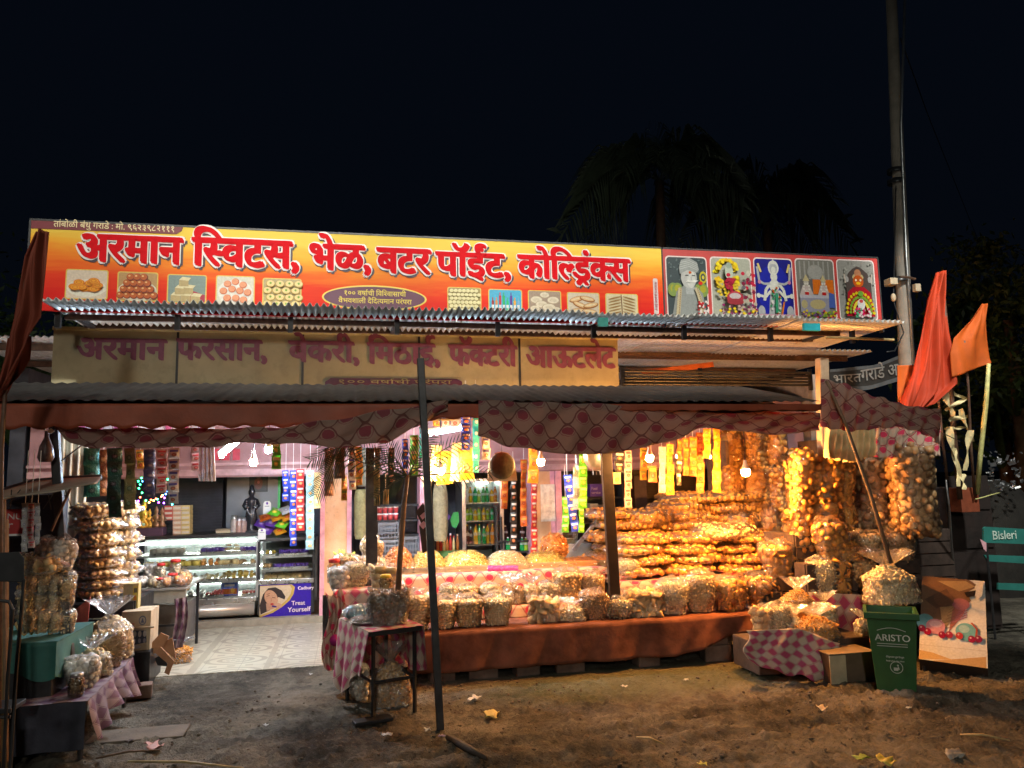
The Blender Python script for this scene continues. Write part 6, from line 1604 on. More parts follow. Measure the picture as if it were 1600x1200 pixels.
t = thing('tray_box', 'flat cream box lying on the counter left of the jars', 'box', (onc(351), 9.35, ZC+0.001)); MB().bx(-0.09, 0.09, 0, 0.14, 0, 0.04).build('box', simple('cream_card', (0.66, 0.55, 0.38), 0.6), t, bevel=0.004); MB().bx(-0.092, 0.092, -0.002, 0.142, 0.03, 0.046).build('box_lid', M_CARDL, t)
t = thing('framed_picture', 'dark framed picture on the grey partition above the statue', 'picture', W(404, 752, 9.96)); MB().bx(-0.11, 0.11, 0, 0.014, -0.13, 0.13).build('frame', M_STEEL, t)
A = Art((-0.1, -0.001, -0.12), Ux, Vz, 0.2, 0.24); A.rect(0, 0, 1, 1, (0.06, 0.07, 0.07)); A.ell(0.5, 0.4, 0.25, 0.32, (0.16, 0.07, 0.06)); A.ell(0.5, 0.72, 0.13, 0.12, (0.25, 0.18, 0.13)); A.ell(0.5, 0.45, 0.08, 0.08, (0.4, 0.15, 0.15)); A.build('image', t)
for i, (x0, y0, x1, y1, Y, z) in enumerate(((411, 783, 423, 806, 9.5, None), (403, 826, 415, 843, 9.1, None))):
    p = W((x0+x1)/2, y1, Y); w = W(x1, y1, Y).x-W(x0, y1, Y).x; h = W(x0, y0, Y).z-W(x0, y1, Y).z
    t = thing('payment_card', ['white payment card standing right of the black statue', 'small white card hanging at the corner of the sweet counter'][i], 'card', p)
    MB().prism([(-w/2, 0), (w/2, 0), (w/2, h*0.85), (w*0.3, h), (-w*0.3, h), (-w/2, h*0.85)], 'y', 0, 0.006).build('card', M_WHITEP, t)
    A = Art((-w/2, -0.001, 0), Ux, Vz, w, h); A.ell(0.5, 0.85, 0.14, 0.09, (0.15, 0.05, 0.35)); A.rect(0.2, 0.62, 0.8, 0.68, (0.4, 0.4, 0.45)); A.build('print', t)
# packets lying on the purple counter
for i, (x, y, c_) in enumerate(((408, 818, 'purple'), (414, 808, 'orange'), (424, 817, 'purple'), (432, 808, 'yellow'), (441, 819, 'green'), (448, 808, 'yellow'), (430, 800, 'green'), (446, 797, 'silver'), (418, 828, 'purple'), (436, 829, 'yellow'))):
    p = W(x, y, 9.35); t = thing('snack_packet', '%s packet %s in the loose pile on the purple counter' % (c_, ['at the left end', 'on the upper left', 'left of middle', 'high in the middle', 'near the right end', 'at the upper right', 'on the very top', 'highest at the right', 'low at the left', 'low at the right'][i]), 'snack packet', (p.x, p.y, max(p.z, ZC2+0.02)), 0, 'loose packets on the purple counter')
    part('packet', PKS[c_], t, (0, 0, 0), (-1.1, 0.3*(-1)**i, 0.4*math.sin(i*3)), (0.13, 0.13, 0.16))
# stacked biscuit boxes
for j in range(6):
    for i in range(3):
        if i == 0 and j < 3: continue
        p = W(263+i*13.5, 833-j*6.8, 9.35); w = 0.095
        t = thing('biscuit_box', '%s biscuit box, row %s from below, %s column of the stack' % (['red', 'cream', 'yellow'][i], NUM[j+1], ['left', 'middle', 'right'][i]), 'biscuit box', (p.x, 9.35, ZC+0.001+j*0.0545), 0, 'stacked biscuit boxes')
        MB().bx(-w/2, w/2, 0, 0.16, 0, 0.053).build('box', simple('biscuit_%d' % i, [(0.62, 0.12, 0.09), (0.68, 0.45, 0.3), (0.72, 0.58, 0.24)][i], 0.4), t, bevel=0.005)
        MB().bx(-w*0.4, w*0.4, -0.0015, -0.0002, 0.012, 0.036).build('box_label', simple('biscuit_label', (0.72, 0.66, 0.55), 0.4), t)
# golden idols with fairy lights
t = thing('idol_shrine', 'small golden idols with a garland on a dark plinth under fairy lights', 'shrine', (onc(238), 9.3, ZC+0.001))
MB().bx(-0.17, 0.15, -0.08, 0.12, 0, 0.09).build('plinth', simple('plum_box', (0.09, 0.05, 0.09), 0.5), t, bevel=0.004)
gold = simple('gilt', (0.75, 0.45, 0.08), 0.3, 0.6, 0.25, 20, 0.2)
for x, s_, m_ in ((-0.07, 1.15, gold), (0.06, 0.85, simple('bronze', (0.30, 0.16, 0.09), 0.35, 0.5)), (-0.01, 0.75, gold), (0.12, 0.8, simple('bronze', (0.30, 0.16, 0.09), 0.35, 0.5))):
    mb = MB(); mb.lathe((x, 0, 0.091), [(0.001, 0), (0.055*s_, 0), (0.06*s_, 0.03*s_), (0.035*s_, 0.06*s_), (0.04*s_, 0.11*s_), (0.042*s_, 0.15*s_), (0.015*s_, 0.175*s_), (0.027*s_, 0.2*s_), (0.025*s_, 0.225*s_), (0.008*s_, 0.27*s_), (0.001, 0.28*s_)], 12, sxy=(1, 0.75))
    for sx_ in (-1, 1): mb.tube([(x+sx_*0.035*s_, 0, 0.091+0.14*s_), (x+sx_*0.06*s_, -0.02, 0.091+0.1*s_), (x+sx_*0.035*s_, -0.045*s_, 0.091+0.08*s_)], 0.011*s_, 6)
    mb.build('idol', m_, t, True)
A_ = MB()
for i in range(12): a_ = i*PI/6; A_.ell((-0.05+0.03*math.cos(a_), -0.085, 0.13+0.03*math.sin(a_)), 0.012, None, 6)
A_.build('flower_wreath', simple('marigold', (0.8, 0.45, 0.04), 0.6), t, True)
MB().ell((-0.05, -0.088, 0.13), (0.018, 0.006, 0.018), None, 10).build('wreath_disc', simple('mint', (0.35, 0.6, 0.45), 0.5), t, True)
FC = {'green': (0.02, 1, 0.25), 'blue': (0.05, 0.25, 1), 'red': (1, 0.08, 0.03), 'violet': (0.45, 0.05, 1), 'gold': (1, 0.6, 0.1), 'cyan': (0.05, 0.9, 0.8)}
fl = thing('fairy_lights', 'coloured fairy lights draped in an arch over the golden idols', 'fairy lights', W(240, 785, 9.1))
P0 = W(240, 785, 9.1)
rr_ = random.Random(9); wire = []
pts_ = [(220, 739, 'green'), (221, 747, 'green'), (216, 752, 'green'), (223, 752, 'blue'), (219, 757, 'green'), (226, 763, 'green'), (217, 763, 'green'), (222, 770, 'green'), (219, 777, 'red'), (216, 783, 'violet'), (218, 789, 'green'), (228, 782, 'green'), (233, 785, 'gold'), (236, 781, 'red'), (240, 782, 'gold'), (243, 779, 'red'), (246, 780, 'green'), (248, 785, 'violet'), (252, 776, 'red'), (254, 774, 'gold'), (257, 778, 'violet'), (259, 772, 'blue'), (260, 768, 'blue'), (256, 786, 'violet'), (262, 749, 'green'), (269, 788, 'cyan'), (218, 793, 'green'), (224, 792, 'gold')]
for (x, y, c_) in pts_:
    p = W(x, y, 9.1)-P0; wire.append(p); MB().ell(p, 0.0085, None, 8).build('fairy_bulb', emis('fairy_'+c_, FC[c_], 22), fl, True)
MB().tube(wire, 0.0015, 4, cap=False).build('wire', simple('green_wire', (0.02, 0.08, 0.03), 0.5), fl)

# ------------------------------------------------------------------ things between pillar and cooler
def crate_plastic(x0, y0, x1, y1, Y, label, col):
    a = W(x0, y1, Y); b = W(x1, y0, Y); w = b.x-a.x; h = b.z-a.z
    t = thing('plastic_crate', label, 'crate', ((a.x+b.x)/2, Y, a.z), 0, 'grey plastic crates')
    mt_ = simple('crate_grey', col, 0.5)
    mb = MB(); n = 6
    for i in range(n+1): x = -w/2+w*i/n; mb.bx(x-0.006, x+0.006, 0, 0.01, 0.0, h)
    for j in range(4): z = h*(j+0.15)/3.4; mb.bx(-w/2, w/2, 0.0101, 0.02, z-0.008, z+0.008)
    mb.bx(-w/2, -w/2+0.012, 0.021, 0.3, 0, h); mb.bx(w/2-0.012, w/2, 0.021, 0.3, 0, h); mb.bx(-w/2, w/2, 0.301, 0.312, 0, h); mb.bx(-w/2+0.012, w/2-0.012, 0.021, 0.3, 0, 0.01)
    mb.build('crate_lattice', mt_, t); MB().bx(-w/2-0.006, w/2+0.006, -0.006, 0.0, h-0.03, h).build('crate_rim', mt_, t)
crate_plastic(592, 816, 622, 842, 9.0, 'upper grey plastic crate behind the green fronds, left of the thin branch', (0.16, 0.17, 0.19))
crate_plastic(592, 843, 622, 870, 9.0, 'lower grey plastic crate behind the green fronds', (0.14, 0.15, 0.17))
crate_plastic(628, 838, 654, 870, 9.05, 'dark wire crate right of the thin branch', (0.06, 0.065, 0.07))
rk = thing('wall_shelf', 'dark shelf rack in the opening between the orange pillar and the cooler', 'shelf rack', (W(605, 850, 9.2).x, 9.2, 0.058))
sw = (W(655, 850, 9.2).x-W(552, 850, 9.2).x)/2
for y in (789, 813, 836, 871): z = W(600, y, 9.2).z-0.058; MB().bx(-sw, sw, 0, 0.35, z-0.02, z).build('shelf', M_STEEL, rk)
for x in (-sw, sw-0.02): MB().bx(x, x+0.02, 0.351, 0.37, 0, 1.6).build('upright', M_STEEL, rk)
for j in range(2):
    for i in range(4):
        p = W(593+i*8.5, 811-j*10.5, 9.25)
        t = thing('red_tub', 'small red and white tub, %s row, %s from left, on the dark rack' % (['lower', 'upper'][j], ORD[i]), 'tub', (p.x, 9.25, W(600, 813, 9.2).z+0.001+j*0.082), 0, 'red tubs on the dark rack')
        MB().lathe((0, 0, 0), [(0.001, 0), (0.024, 0), (0.03, 0.06), (0.001, 0.06)], 12).build('tub_body', simple('tub_red', (0.5, 0.06, 0.06), 0.4), t, True)
        MB().lathe((0, 0, 0), [(0.032, 0.0605), (0.032, 0.075), (0.001, 0.078)], 12).build('lid', M_WHITEP, t, True)
# sacks hanging behind palm
for i, (x0, y0, x1, y1, c_) in enumerate(((553, 765, 575, 842, (0.22, 0.20, 0.09)), (677, 757, 700, 845, (0.30, 0.25, 0.14)), (556, 700, 590, 760, (0.16, 0.15, 0.10)))):
    a = W((x0+x1)/2, y1, 9.0); w = W(x1, y1, 9).x-W(x0, y1, 9).x; h = W(x0, y0, 9).z-a.z
    o = MB().grid(lambda u, v: (w/2*math.cos(2*PI*u)*(1-0.25*abs(2*v-1)**4)*(1+0.06*math.sin(9*u*PI+7*v)), 0.08*math.sin(2*PI*u)*(1-0.3*abs(2*v-1)**4), v*h), 24, 12).build('cloth_sack', simple('sackcloth_%d' % i, c_, 0.8, 0, 0.3, 20, 0.4), None, True)
    o.location = a; tag(o, ['green brown cloth sack in the opening right of the orange pillar', 'beige cloth sack hanging left of the drinks cooler', 'dull upper sack behind the packets right of the orange pillar'][i], 'sack')
# diamond card and little figures on a green shelf left of the cooler
gs = MB().bx(W(680, 865, 9.2).x, W(724, 865, 9.2).x, 9.2, 9.5, W(700, 871, 9.2).z, W(700, 861, 9.2).z).build('green_shelf', simple('green_cloth', (0.06, 0.14, 0.04), 0.8), None, False, 0.004); tag(gs, 'dark green covered shelf left of the drinks cooler', 'shelf')
zg = W(700, 861, 9.2).z
for i, x in enumerate((684, 689, 694, 699, 704, 709, 715)):
    p = W(x, 860, 9.28); h = [0.20, 0.15, 0.19, 0.16, 0.2, 0.17, 0.19][i]
    t = thing('small_bottle', '%s from left of the small amber and red bottles on the green shelf' % ORD[i], 'bottle', (p.x, 9.28, zg+0.001), 0, 'small bottles on the green shelf')
    MB().lathe((0, 0, 0), [(0.001, 0), (0.018, 0), (0.019, h*0.5), (0.008, h*0.75), (0.008, h*0.9)], 10).build('bottle_body', simple('oil_%d' % (i % 3), [(0.55, 0.2, 0.06), (0.5, 0.05, 0.04), (0.75, 0.62, 0.3)][i % 3], 0.2), t, True); MB().lathe((0, 0, 0), [(0.010, h*0.88), (0.010, h), (0.001, h)], 10).build('bottle_cap', M_REDLID if i % 2 else M_WHITEP, t, True)
p = W(694, 808, 9.3); t = thing('diamond_card', 'purple diamond shaped card with a gold emblem left of the drinks cooler', 'card', p)
MB().prism([(-0.085, 0), (0, -0.09), (0.085, 0), (0, 0.09)], 'y', 0, 0.006).build('card', simple('violet_card', (0.11, 0.05, 0.32), 0.4), t)
A = Art((-0.085, -0.001, -0.09), Ux, Vz, 0.17, 0.18); A.poly([(0.5, 0.1), (0.72, 0.33), (0.5, 0.55), (0.28, 0.33)], (0.7, 0.55, 0.3)); A.poly([(0.5, 0.2), (0.62, 0.33), (0.5, 0.45), (0.38, 0.33)], (0.3, 0.15, 0.1)); A.rect(0.25, 0.6, 0.75, 0.68, (0.55, 0.5, 0.65)); A.build('emblem', t)
o = MB().prism([(0, 0), (0.05, -0.03), (0.09, 0.05), (0.08, 0.17), (0.02, 0.16), (-0.02, 0.08)], 'y', 0, 0.004).build('green_leaf_card', simple('vivid_green', (0.03, 0.38, 0.08), 0.5), None, False, 0.001); o.location = W(706, 822, 9.35); tag(o, 'vivid green leaf shaped card right of the purple diamond', 'card')
# white patched notice on the right pillar and dark rack behind strips
p = W(843, 815, 9.03); o = MB().bx(0, W(868, 815, 9.03).x-p.x-0.02, -0.006, 0, 0, W(845, 757, 9.03).z-p.z).build('whitewash_panel', simple('peeling_white', (0.62, 0.60, 0.54), 0.8, 0, 0.35, 14, 0.3)); o.location = (p.x+0.02, 9.03, p.z); tag(o, 'peeling white notice panel on the right orange pillar', 'notice panel')
for i, (x, c_) in enumerate(((794, 'green'), (801, 'cola'), (816, 'green'), (822, 'lime'), (793, 'cola'), (820, 'cola'))):
    p = W(x, 860 if i < 4 else 843, 9.3)
    bottle(None, p.x, 9.3+0.12*(i > 3), p.z, 0.16, 0.03, CO[c_], M_WHITEP, name='green_bottle', lab='%s dark bottle standing right of the cooler, %s' % (['first', 'second', 'third', 'fourth', 'fifth', 'sixth'][i], 'front row' if i < 4 else 'rear row'), grp='bottles right of the cooler')
t = thing('bottle_rack', 'dark rack behind the hanging strips right of the cooler', 'rack', (W(806, 860, 9.25).x, 9.25, 0.058))
for y in (861, 844): z = W(806, y, 9.3).z-0.058; MB().bx(-0.22, 0.22, 0, 0.3, z-0.02, z-0.001).build('shelf', M_STEEL, t)
for x in (-0.24, 0.221): MB().bx(x, x+0.02, 0, 0.3, 0, 1.2).build('upright', M_STEEL, t)
# glass box and papers left of the sack pile
a = W(872, 852, 8.2); t = thing('glass_box', 'slanting clear plastic display box behind the round crisp bag', 'display box', (W(887, 852, 8.2).x, 8.2, TZ+0.15))
MB().prism([(-0.13, 0), (0.12, 0), (0.12, 0.12), (-0.02, 0.15), (-0.13, 0.06)], 'y', 0, 0.2).build('clear_case', glassy('blue_glass', (0.75, 0.88, 0.95), 0.12, 0.08), t)
MB().bx(-0.1, 0.09, 0.03, 0.16, 0.005, 0.05).build('tray', M_CARDL, t); 
o = MB().box((0, 0, 0), (0.04, 0.03, 0.42), RY(0.75)).build('metal_bracket', M_ALU, None, False, 0.003); o.location = W(915, 836, 8.1); tag(o, 'slanting grey metal bracket left of the steel post', 'bracket')
bx_ = MB().bx(W(868, 880, 8.2).x, W(925, 880, 8.2).x, 8.18, 8.6, TZ+0.002, TZ+0.149).build('clear_crate', simple('grey_card', (0.3, 0.28, 0.25), 0.7), None, False, 0.004); tag(bx_, 'grey box under the slanting clear display box', 'box')
p = W(906, 868, 8.0); 
# dark boxes with purple label behind the post
a = W(922, 776, 9.4); b = W(948, 756, 9.4); t = thing('purple_box', 'purple chocolate carton on a rack behind the steel post', 'box', ((a.x+b.x)/2, 9.4, a.z)); MB().bx(-(b.x-a.x)/2, (b.x-a.x)/2, 0, 0.2, 0, b.z-a.z).build('carton', simple('royal_purple', (0.10, 0.04, 0.34), 0.4), t, bevel=0.003)
mb = MB(); letters(mb, 'Food', (-(b.x-a.x)/2+0.02, -0.002, (b.z-a.z)*0.55), Ux, Vz, 0.05, 0.08, ring(0.01)[::3], 0.001); letters(mb, 'service', (-(b.x-a.x)/2+0.02, -0.002, (b.z-a.z)*0.22), Ux, Vz, 0.045, 0.12, ring(0.01)[::3], 0.001); mb.build('carton_lettering', simple('pale_violet', (0.45, 0.4, 0.65), 0.5), t)
t = thing('wall_shelf', 'dark wall rack with cartons behind the steel post', 'shelf rack', (W(940, 800, 9.4).x, 9.38, 0.058))
for y in (777, 798, 815): z = W(940, y, 9.4).z-0.058; MB().bx(-0.28, 0.28, 0, 0.35, z-0.02, z-0.002).build('shelf', M_STEEL, t)
for x in (-0.3, 0.281): MB().bx(x, x+0.02, 0, 0.35, 0, 1.7).build('upright', M_STEEL, t)
for i, (x0, x1, y, h, c_) in enumerate(((922, 935, 797, 0.08, (0.42, 0.4, 0.38)), (936, 952, 797, 0.06, (0.28, 0.24, 0.24)), (922, 940, 814, 0.09, (0.16, 0.1, 0.07)))):
    a = W(x0, y, 9.4); b = W(x1, y, 9.4); o = MB().bx(-(b.x-a.x)/2, (b.x-a.x)/2, 0, 0.2, 0, h).build('carton', simple('carton_%d' % i, c_, 0.7), None, False, 0.004); o.location = ((a.x+b.x)/2, 9.4, a.z); tag(o, ['pale grey carton on the middle rack shelf behind the steel post', 'dull carton right of the pale grey one', 'dark brown carton on the lowest rack shelf'][i], 'carton')
# fill: dark cupboard behind pile
o = MB().bx(W(990, 760, 9.6).x, W(1010, 760, 9.6).x, 9.58, 9.9, 0.06, W(1000, 742, 9.6).z).build('cupboard', simple('brown_cupboard', (0.10, 0.06, 0.05), 0.5), None, False, 0.01); tag(o, 'tall brown cupboard behind the orange packet strips', 'cupboard')

# ------------------------------------------------------------------ palm fronds tied to a branch
def frond(mb, base, tip, sag, n=26, leaf=0.2, up_=Vector((0, 0, 1)), wd=0.0065):
    base, tip = Vector(base), Vector(tip); L = (tip-base).length
    P = lambda t_: base.lerp(tip, t_)-up_*(sag*t_*t_)+up_*(sag*0.35*math.sin(PI*t_))
    mb.tube([P(i/8) for i in range(9)], [0.008*(1-i/10) for i in range(9)], 5)
    r = random.Random(int(abs(base.x*997+tip.x*331+tip.z*77)))
    for i in range(n):
        t_ = 0.12+0.88*i/n; c = P(t_); d = (P(min(1, t_+0.05))-c).normalized() if t_ < 0.95 else (tip-base).normalized()
        side = d.cross(Vector((0, 1, 0))); side = side.normalized() if side.length > 0.1 else Vector((1, 0, 0))
        for sg_ in (-1, 1):
            l = leaf*(0.55+0.6*math.sin(PI*min(1, t_*0.9+0.1)))*r.uniform(0.8, 1.1)
            v = (side*sg_*0.8+d*0.75+Vector((0, r.uniform(-.35, .35), -0.18))).normalized()
            w = d*wd; e = c+v*l-Vector((0, 0, l*l*0.9)); m_ = c+v*l*0.5
            o = len(mb.v); mb.v += [tuple(c-w*0.5), tuple(m_-w*0.9), tuple(e), tuple(m_+w*0.9), tuple(c+w*0.5)]
            mb.f.append((o, o+1, o+2, o+3, o+4)); mb.mi.append(0); mb.c.append((1, 1, 1))
BRY = 5.75
tb_ = thing('palm_decoration', 'green palm fronds fanning out from the top of a thin branch before the counters', 'palm branch', W(624, 925, BRY))
Bp = Vector(tb_.location)
mb = MB().tube([W(622, 925, BRY)-Bp, W(626, 860, BRY)-Bp, W(631, 790, BRY)-Bp, W(637, 742, BRY)-Bp], [0.022, 0.02, 0.018, 0.014], 8); mb.build('stem', M_WOOD, tb_, True)
for (x, y, sg_) in ((500, 700, -0.05), (556, 692, 0.0), (600, 690, 0.0), (672, 676, 0.0), (735, 672, 0.05), (770, 735, 0.02), (585, 770, 0.05)):
    m2 = MB(); frond(m2, W(637, 745, BRY)-Bp, W(x, y, BRY+rnd.uniform(-.12, .15))-Bp, sg_, 15, 0.13); m2.build('frond', M_PALM, tb_)
o = thing('palm_leaf', 'drooping dark palm leaf hanging before the orange pillar under the left swag', 'palm leaf', W(500, 700, 5.9))
m2 = MB(); frond(m2, (0.16, 0, 0.03), W(492, 775, 5.9)-W(500, 700, 5.9), 0.0, 20, 0.15, wd=0.008); m2.build('frond', M_PALM, o)
m2 = MB(); frond(m2, (0.3, 0, 0.02), Vector((-0.08, 0, -0.05)), 0.05, 18, 0.13, wd=0.008); m2.build('frond', M_PALM, o)
# foot of that branch: it stands on the side table
# black and pink paper cut hanging by the leaning post
t = thing('paper_streamer', 'dark paper streamer with pink diamonds hanging left of the leaning post', 'paper streamer', W(662, 835, 6.2))
O_ = W(662, 835, 6.2)
for i, q in enumerate(([(650, 800), (661, 785), (668, 800), (658, 818)], [(655, 822), (668, 800), (676, 830), (670, 860), (660, 865)])):
    MB().prism([((W(x, y, 6.2)-O_).x, (W(x, y, 6.2)-O_).z) for x, y in q], 'y', 0.0+i*0.004, 0.003+i*0.004).build('paper', simple('brown_paper', (0.06, 0.035, 0.025), 0.7), t)
for q in ([(656, 806), (663, 800), (667, 806), (660, 812)], [(655, 820), (662, 814), (668, 820), (661, 827)]):
    MB().prism([((W(x, y, 6.2)-O_).x, (W(x, y, 6.2)-O_).z) for x, y in q], 'y', -0.004, -0.001).build('paper_diamond', simple('pink_paper', (0.75, 0.4, 0.45), 0.6), t)

# ------------------------------------------------------------------ goods on the side table and the black table
zS = CTZ+0.004
t = thing('leafy_bunch', 'yellow green bunch of bananas and leaves on the side table by the orange pillar', 'fruit bunch', (W(536, 880, 6.9).x, 6.85, W(536, 880, 6.9).z))
mb = MB(); r = random.Random(3)
for i in range(22):
    a_ = r.uniform(0, PI); L = r.uniform(0.07, 0.14); d = Vector((math.cos(a_), r.uniform(-.4, .4), 0.25+0.7*math.sin(a_))).normalized()
    mb.tube([d*0.01, d*L*0.5+Vector((0, -0.01, 0.01)), d*L], [0.016, 0.018, 0.004], 6)
mb.build('bananas', M_YLEAF, t, True)
def redjar(x0, y0, x1, y1, Y, label, snack='orange', zs=None, lid=M_REDLID, grp='clear jars with coloured lids'):
    c = W((x0+x1)/2, y1, Y); 
    if zs is not None: c.z = zs
    w = W(x1, y1, Y).x-W(x0, y1, Y).x; h = W(x0, y0, Y).z-c.z; R = w/2
    t = thing('snack_jar', label, 'jar', c, 0, grp)
    MB().lathe((0, 0, 0), [(0.001, 0), (R*0.95, 0), (R, 0.01), (R, h*0.68), (R*0.72, h*0.8), (R*0.72, h*0.84)], 18).build('jar_body', M_GLASS, t, True)
    MB().lathe((0, 0, 0), [(0.001, h*0.83), (R*0.8, h*0.83), (R*0.82, h*0.98), (R*0.7, h), (0.001, h)], 18).build('lid', lid, t, True)
    mb = MB(); rr = random.Random(int(x0)); 
    def s_(u, v): a_ = 2*PI*u; return (R*0.9*math.cos(a_), R*0.9*math.sin(a_), 0.01+v*h*0.62), (math.cos(a_), math.sin(a_), 0)
    scatter(mb, s_, 'ball', 0.026, 110, rr, 0.4, 0, 0.7); mb.lathe((0, 0, 0.004), [(0.001, 0), (R*0.75, 0), (R*0.75, h*0.6), (0.001, h*0.62)], 12); mb.build('snack_pieces', SN[snack], t, True)
redjar(511, 873, 533, 910, 6.6, 'large clear jar with a red lid at the left end of the side table')
redjar(592, 898, 613, 926, 5.95, 'clear jar with a yellow lid standing behind the dark bag on the black table', 'brown', None, M_YELLID)
bag(K['sackr'], 562, 838, 598, 880, 'puffed snack bag standing right behind the dark steel post on the side table', Y=6.9)
bag(K['sackr'], 520, 865, 562, 897, 'silvery snack bag on top of the side table heap', Y=6.7)
bag(K['white'], 514, 885, 548, 925, 'bluish white bag at the left edge of the side table', Y=6.4)
bag(K['sacks'], 535, 878, 583, 918, 'flat clear bag of crisps lying in the middle of the side table', Y=6.45)
bag(K['sacks'], 560, 868, 600, 905, 'yellow crisp bag behind the dark steel post', Y=6.75)
bag(K['slices'], 579, 880, 603, 928, 'tall bag of stacked toast, left one of the pair behind the yellow lidded jar', Y=6.1)
bag(K['slices'], 600, 882, 622, 928, 'tall bag of stacked toast, right one of the pair behind the yellow lidded jar', Y=6.1)
bt_z = BTZ+0.006
t = bag(K['dark'], 577, 921, 641, 966, 'slumped bag of dark brown snacks at the front of the black table', zs=bt_z, Y=5.62); t.rotation_euler.z = 0.1
mb = MB(); P = W(566, 940, 5.95); t = thing('blue_bag', 'clear bag of pale blue balls on the rear left of the black table', 'bag', (P.x, P.y, bt_z+0.0))
r = random.Random(8)
for i in range(11): mb.ell((r.uniform(-0.09, 0.09), r.uniform(-0.08, 0.08), 0.035+0.028*(i % 2)), 0.034, None, 10)
mb.build('blue_balls', simple('pale_blue', (0.16, 0.40, 0.50), 0.4), t, True); MB().ell((0, 0, 0.045), (0.15, 0.13, 0.06), None, 18).build('plastic_film', M_FILM2, t, True)
P = W(568, 955, 5.75); t = thing('plate_bag', 'film wrapped plate of pale sweets on the left front of the black table', 'plate', (P.x+0.01, P.y, bt_z+0.001)); MB().lathe((0, 0, 0), [(0.001, 0), (0.09, 0), (0.115, 0.018), (0.11, 0.02), (0.001, 0.008)], 22).build('plate', M_ALU, t, True)
mb = MB(); [mb.ell((r.uniform(-.06, .06), r.uniform(-.06, .06), 0.025), (0.025, 0.02, 0.014), RZ(r.random()*3), 8) for _ in range(9)]; mb.build('sweets', SN['white'], t, True); MB().ell((0, 0, 0.022), (0.11, 0.11, 0.03), None, 18).build('plastic_film', M_FILM2, t, True)
bag(K['tiedb'], 583, 1008, 646, 1082, 'big tied bag of brown snacks standing on the mud under the black table', zs=0.0, Y=5.72)
bag(K['white'], 545, 1038, 578, 1074, 'small bluish white bag lying at the foot of the draped cloth', zs=0.0, Y=5.95)
o = MB().box((0, 0, 0.012), (0.26, 0.1, 0.022), RZ(0.25)).build('wooden_batten', M_BLACK, None, False, 0.004); o.location = G(582, 1128, 0); tag(o, 'flat dark board lying under the foot of the black table', 'board')
t = thing('wire_stand', 'small black stand with a lime cloth at the foot of the side table', 'stand', G(547, 1035, 0.06)); 
for x in (-0.04, 0.05): MB().tube([(x, 0, 0), (x, 0, 0.2), (x, 0.12, 0.2)], 0.008, 6).build('leg', M_BLACK, t)
MB().bx(-0.045, 0.055, 0.0, 0.12, 0.1, 0.17).build('lime_cloth', simple('lime_cloth', (0.55, 0.6, 0.08), 0.8), t, bevel=0.01)
t = thing('hanging_cloth', 'crumpled magenta and black cloth hanging off the left side of the side table', 'cloth', W(520, 925, 6.25))
O_ = Vector(t.location)
MB().grid(lambda u, v: W(508+26*u+6*math.sin(v*6), 925+118*v+6*math.sin(u*5), 6.24-0.03*math.sin(u*13+v*3))-O_, 26, 26, 0, lambda u, v: (u*0.3, v*0.7)).build('cloth', M_CLOTHB, t, True)
MB().grid(lambda u, v: W(504+10*u, 930+95*v, 6.3-0.02*math.sin(u*9+v*8))-O_, 8, 22).build('dark_cloth', simple('charcoal_cloth', (0.05, 0.05, 0.05), 0.8, 0, 0.6, 22, 0.3), t, True)
MB().lathe(W(524, 1000, 6.2)-O_, [(0.001, 0), (0.03, 0.0), (0.045, 0.012), (0.001, 0.02)], 14, rot=RX(PI/2)).build('magenta_rosette', simple('magenta_cloth', (0.5, 0.02, 0.22), 0.6), t, True)

# ------------------------------------------------------------------ left cluster
def strip_px(name, label, cat): pass
zL = W(150, 935, 7.0).z
# rear counter with jars
a = W(188, 926, 7.45); b = W(292, 926, 7.45)
ct_ = thing('metal_counter', 'grey metal counter carrying red lidded jars beside the tiled entrance', 'counter', ((a.x+b.x)/2, 7.45, 0.056)); w = (b.x-a.x)/2; H = a.z-0.056+0.02
MB().bx(-w, w, 0, 0.8, H-0.02, H).build('counter_top', M_ALU, ct_, bevel=0.003)
MB().bx(-w+0.01, w-0.01, 0.01, 0.03, H-0.13, H-0.021).build('front_apron', simple('grey_apron', (0.30, 0.31, 0.29), 0.5, 0.3), ct_)
for x in (-w+0.03, w-0.06):
    for y in (0.02, 0.76): MB().bx(x, x+0.025, y, y+0.025, 0, H-0.131 if y < 0.1 else H-0.021).build('leg', M_BLACK, ct_)
for z in (0.3,): MB().bx(-w+0.03, w-0.035, 0.02, 0.04, z, z+0.02).build('crossbar', M_BLACK, ct_)
MB().bx(-w+0.03, w-0.06, 0.3, 0.75, 0.1, 0.45).build('lower_box', simple('dim_crate', (0.09, 0.09, 0.09), 0.5), ct_, bevel=0.006)
ZJ = 0.056+H+0.002
for (x0, y0, x1, y1, Y, tx) in ((184, 893, 208, 922, 7.5, 'left front'), (240, 903, 259, 924, 7.5, 'centre front'), (259, 896, 279, 922, 7.55, 'right front'), (243, 880, 259, 905, 7.75, 'rear left'), (264, 874, 283, 902, 7.8, 'rear right')):
    redjar(x0, y0, x1, y1, Y, 'clear jar with a red lid on the grey counter, %s' % tx, 'orange' if x0 < 200 else 'white', ZJ if Y < 7.6 else None)
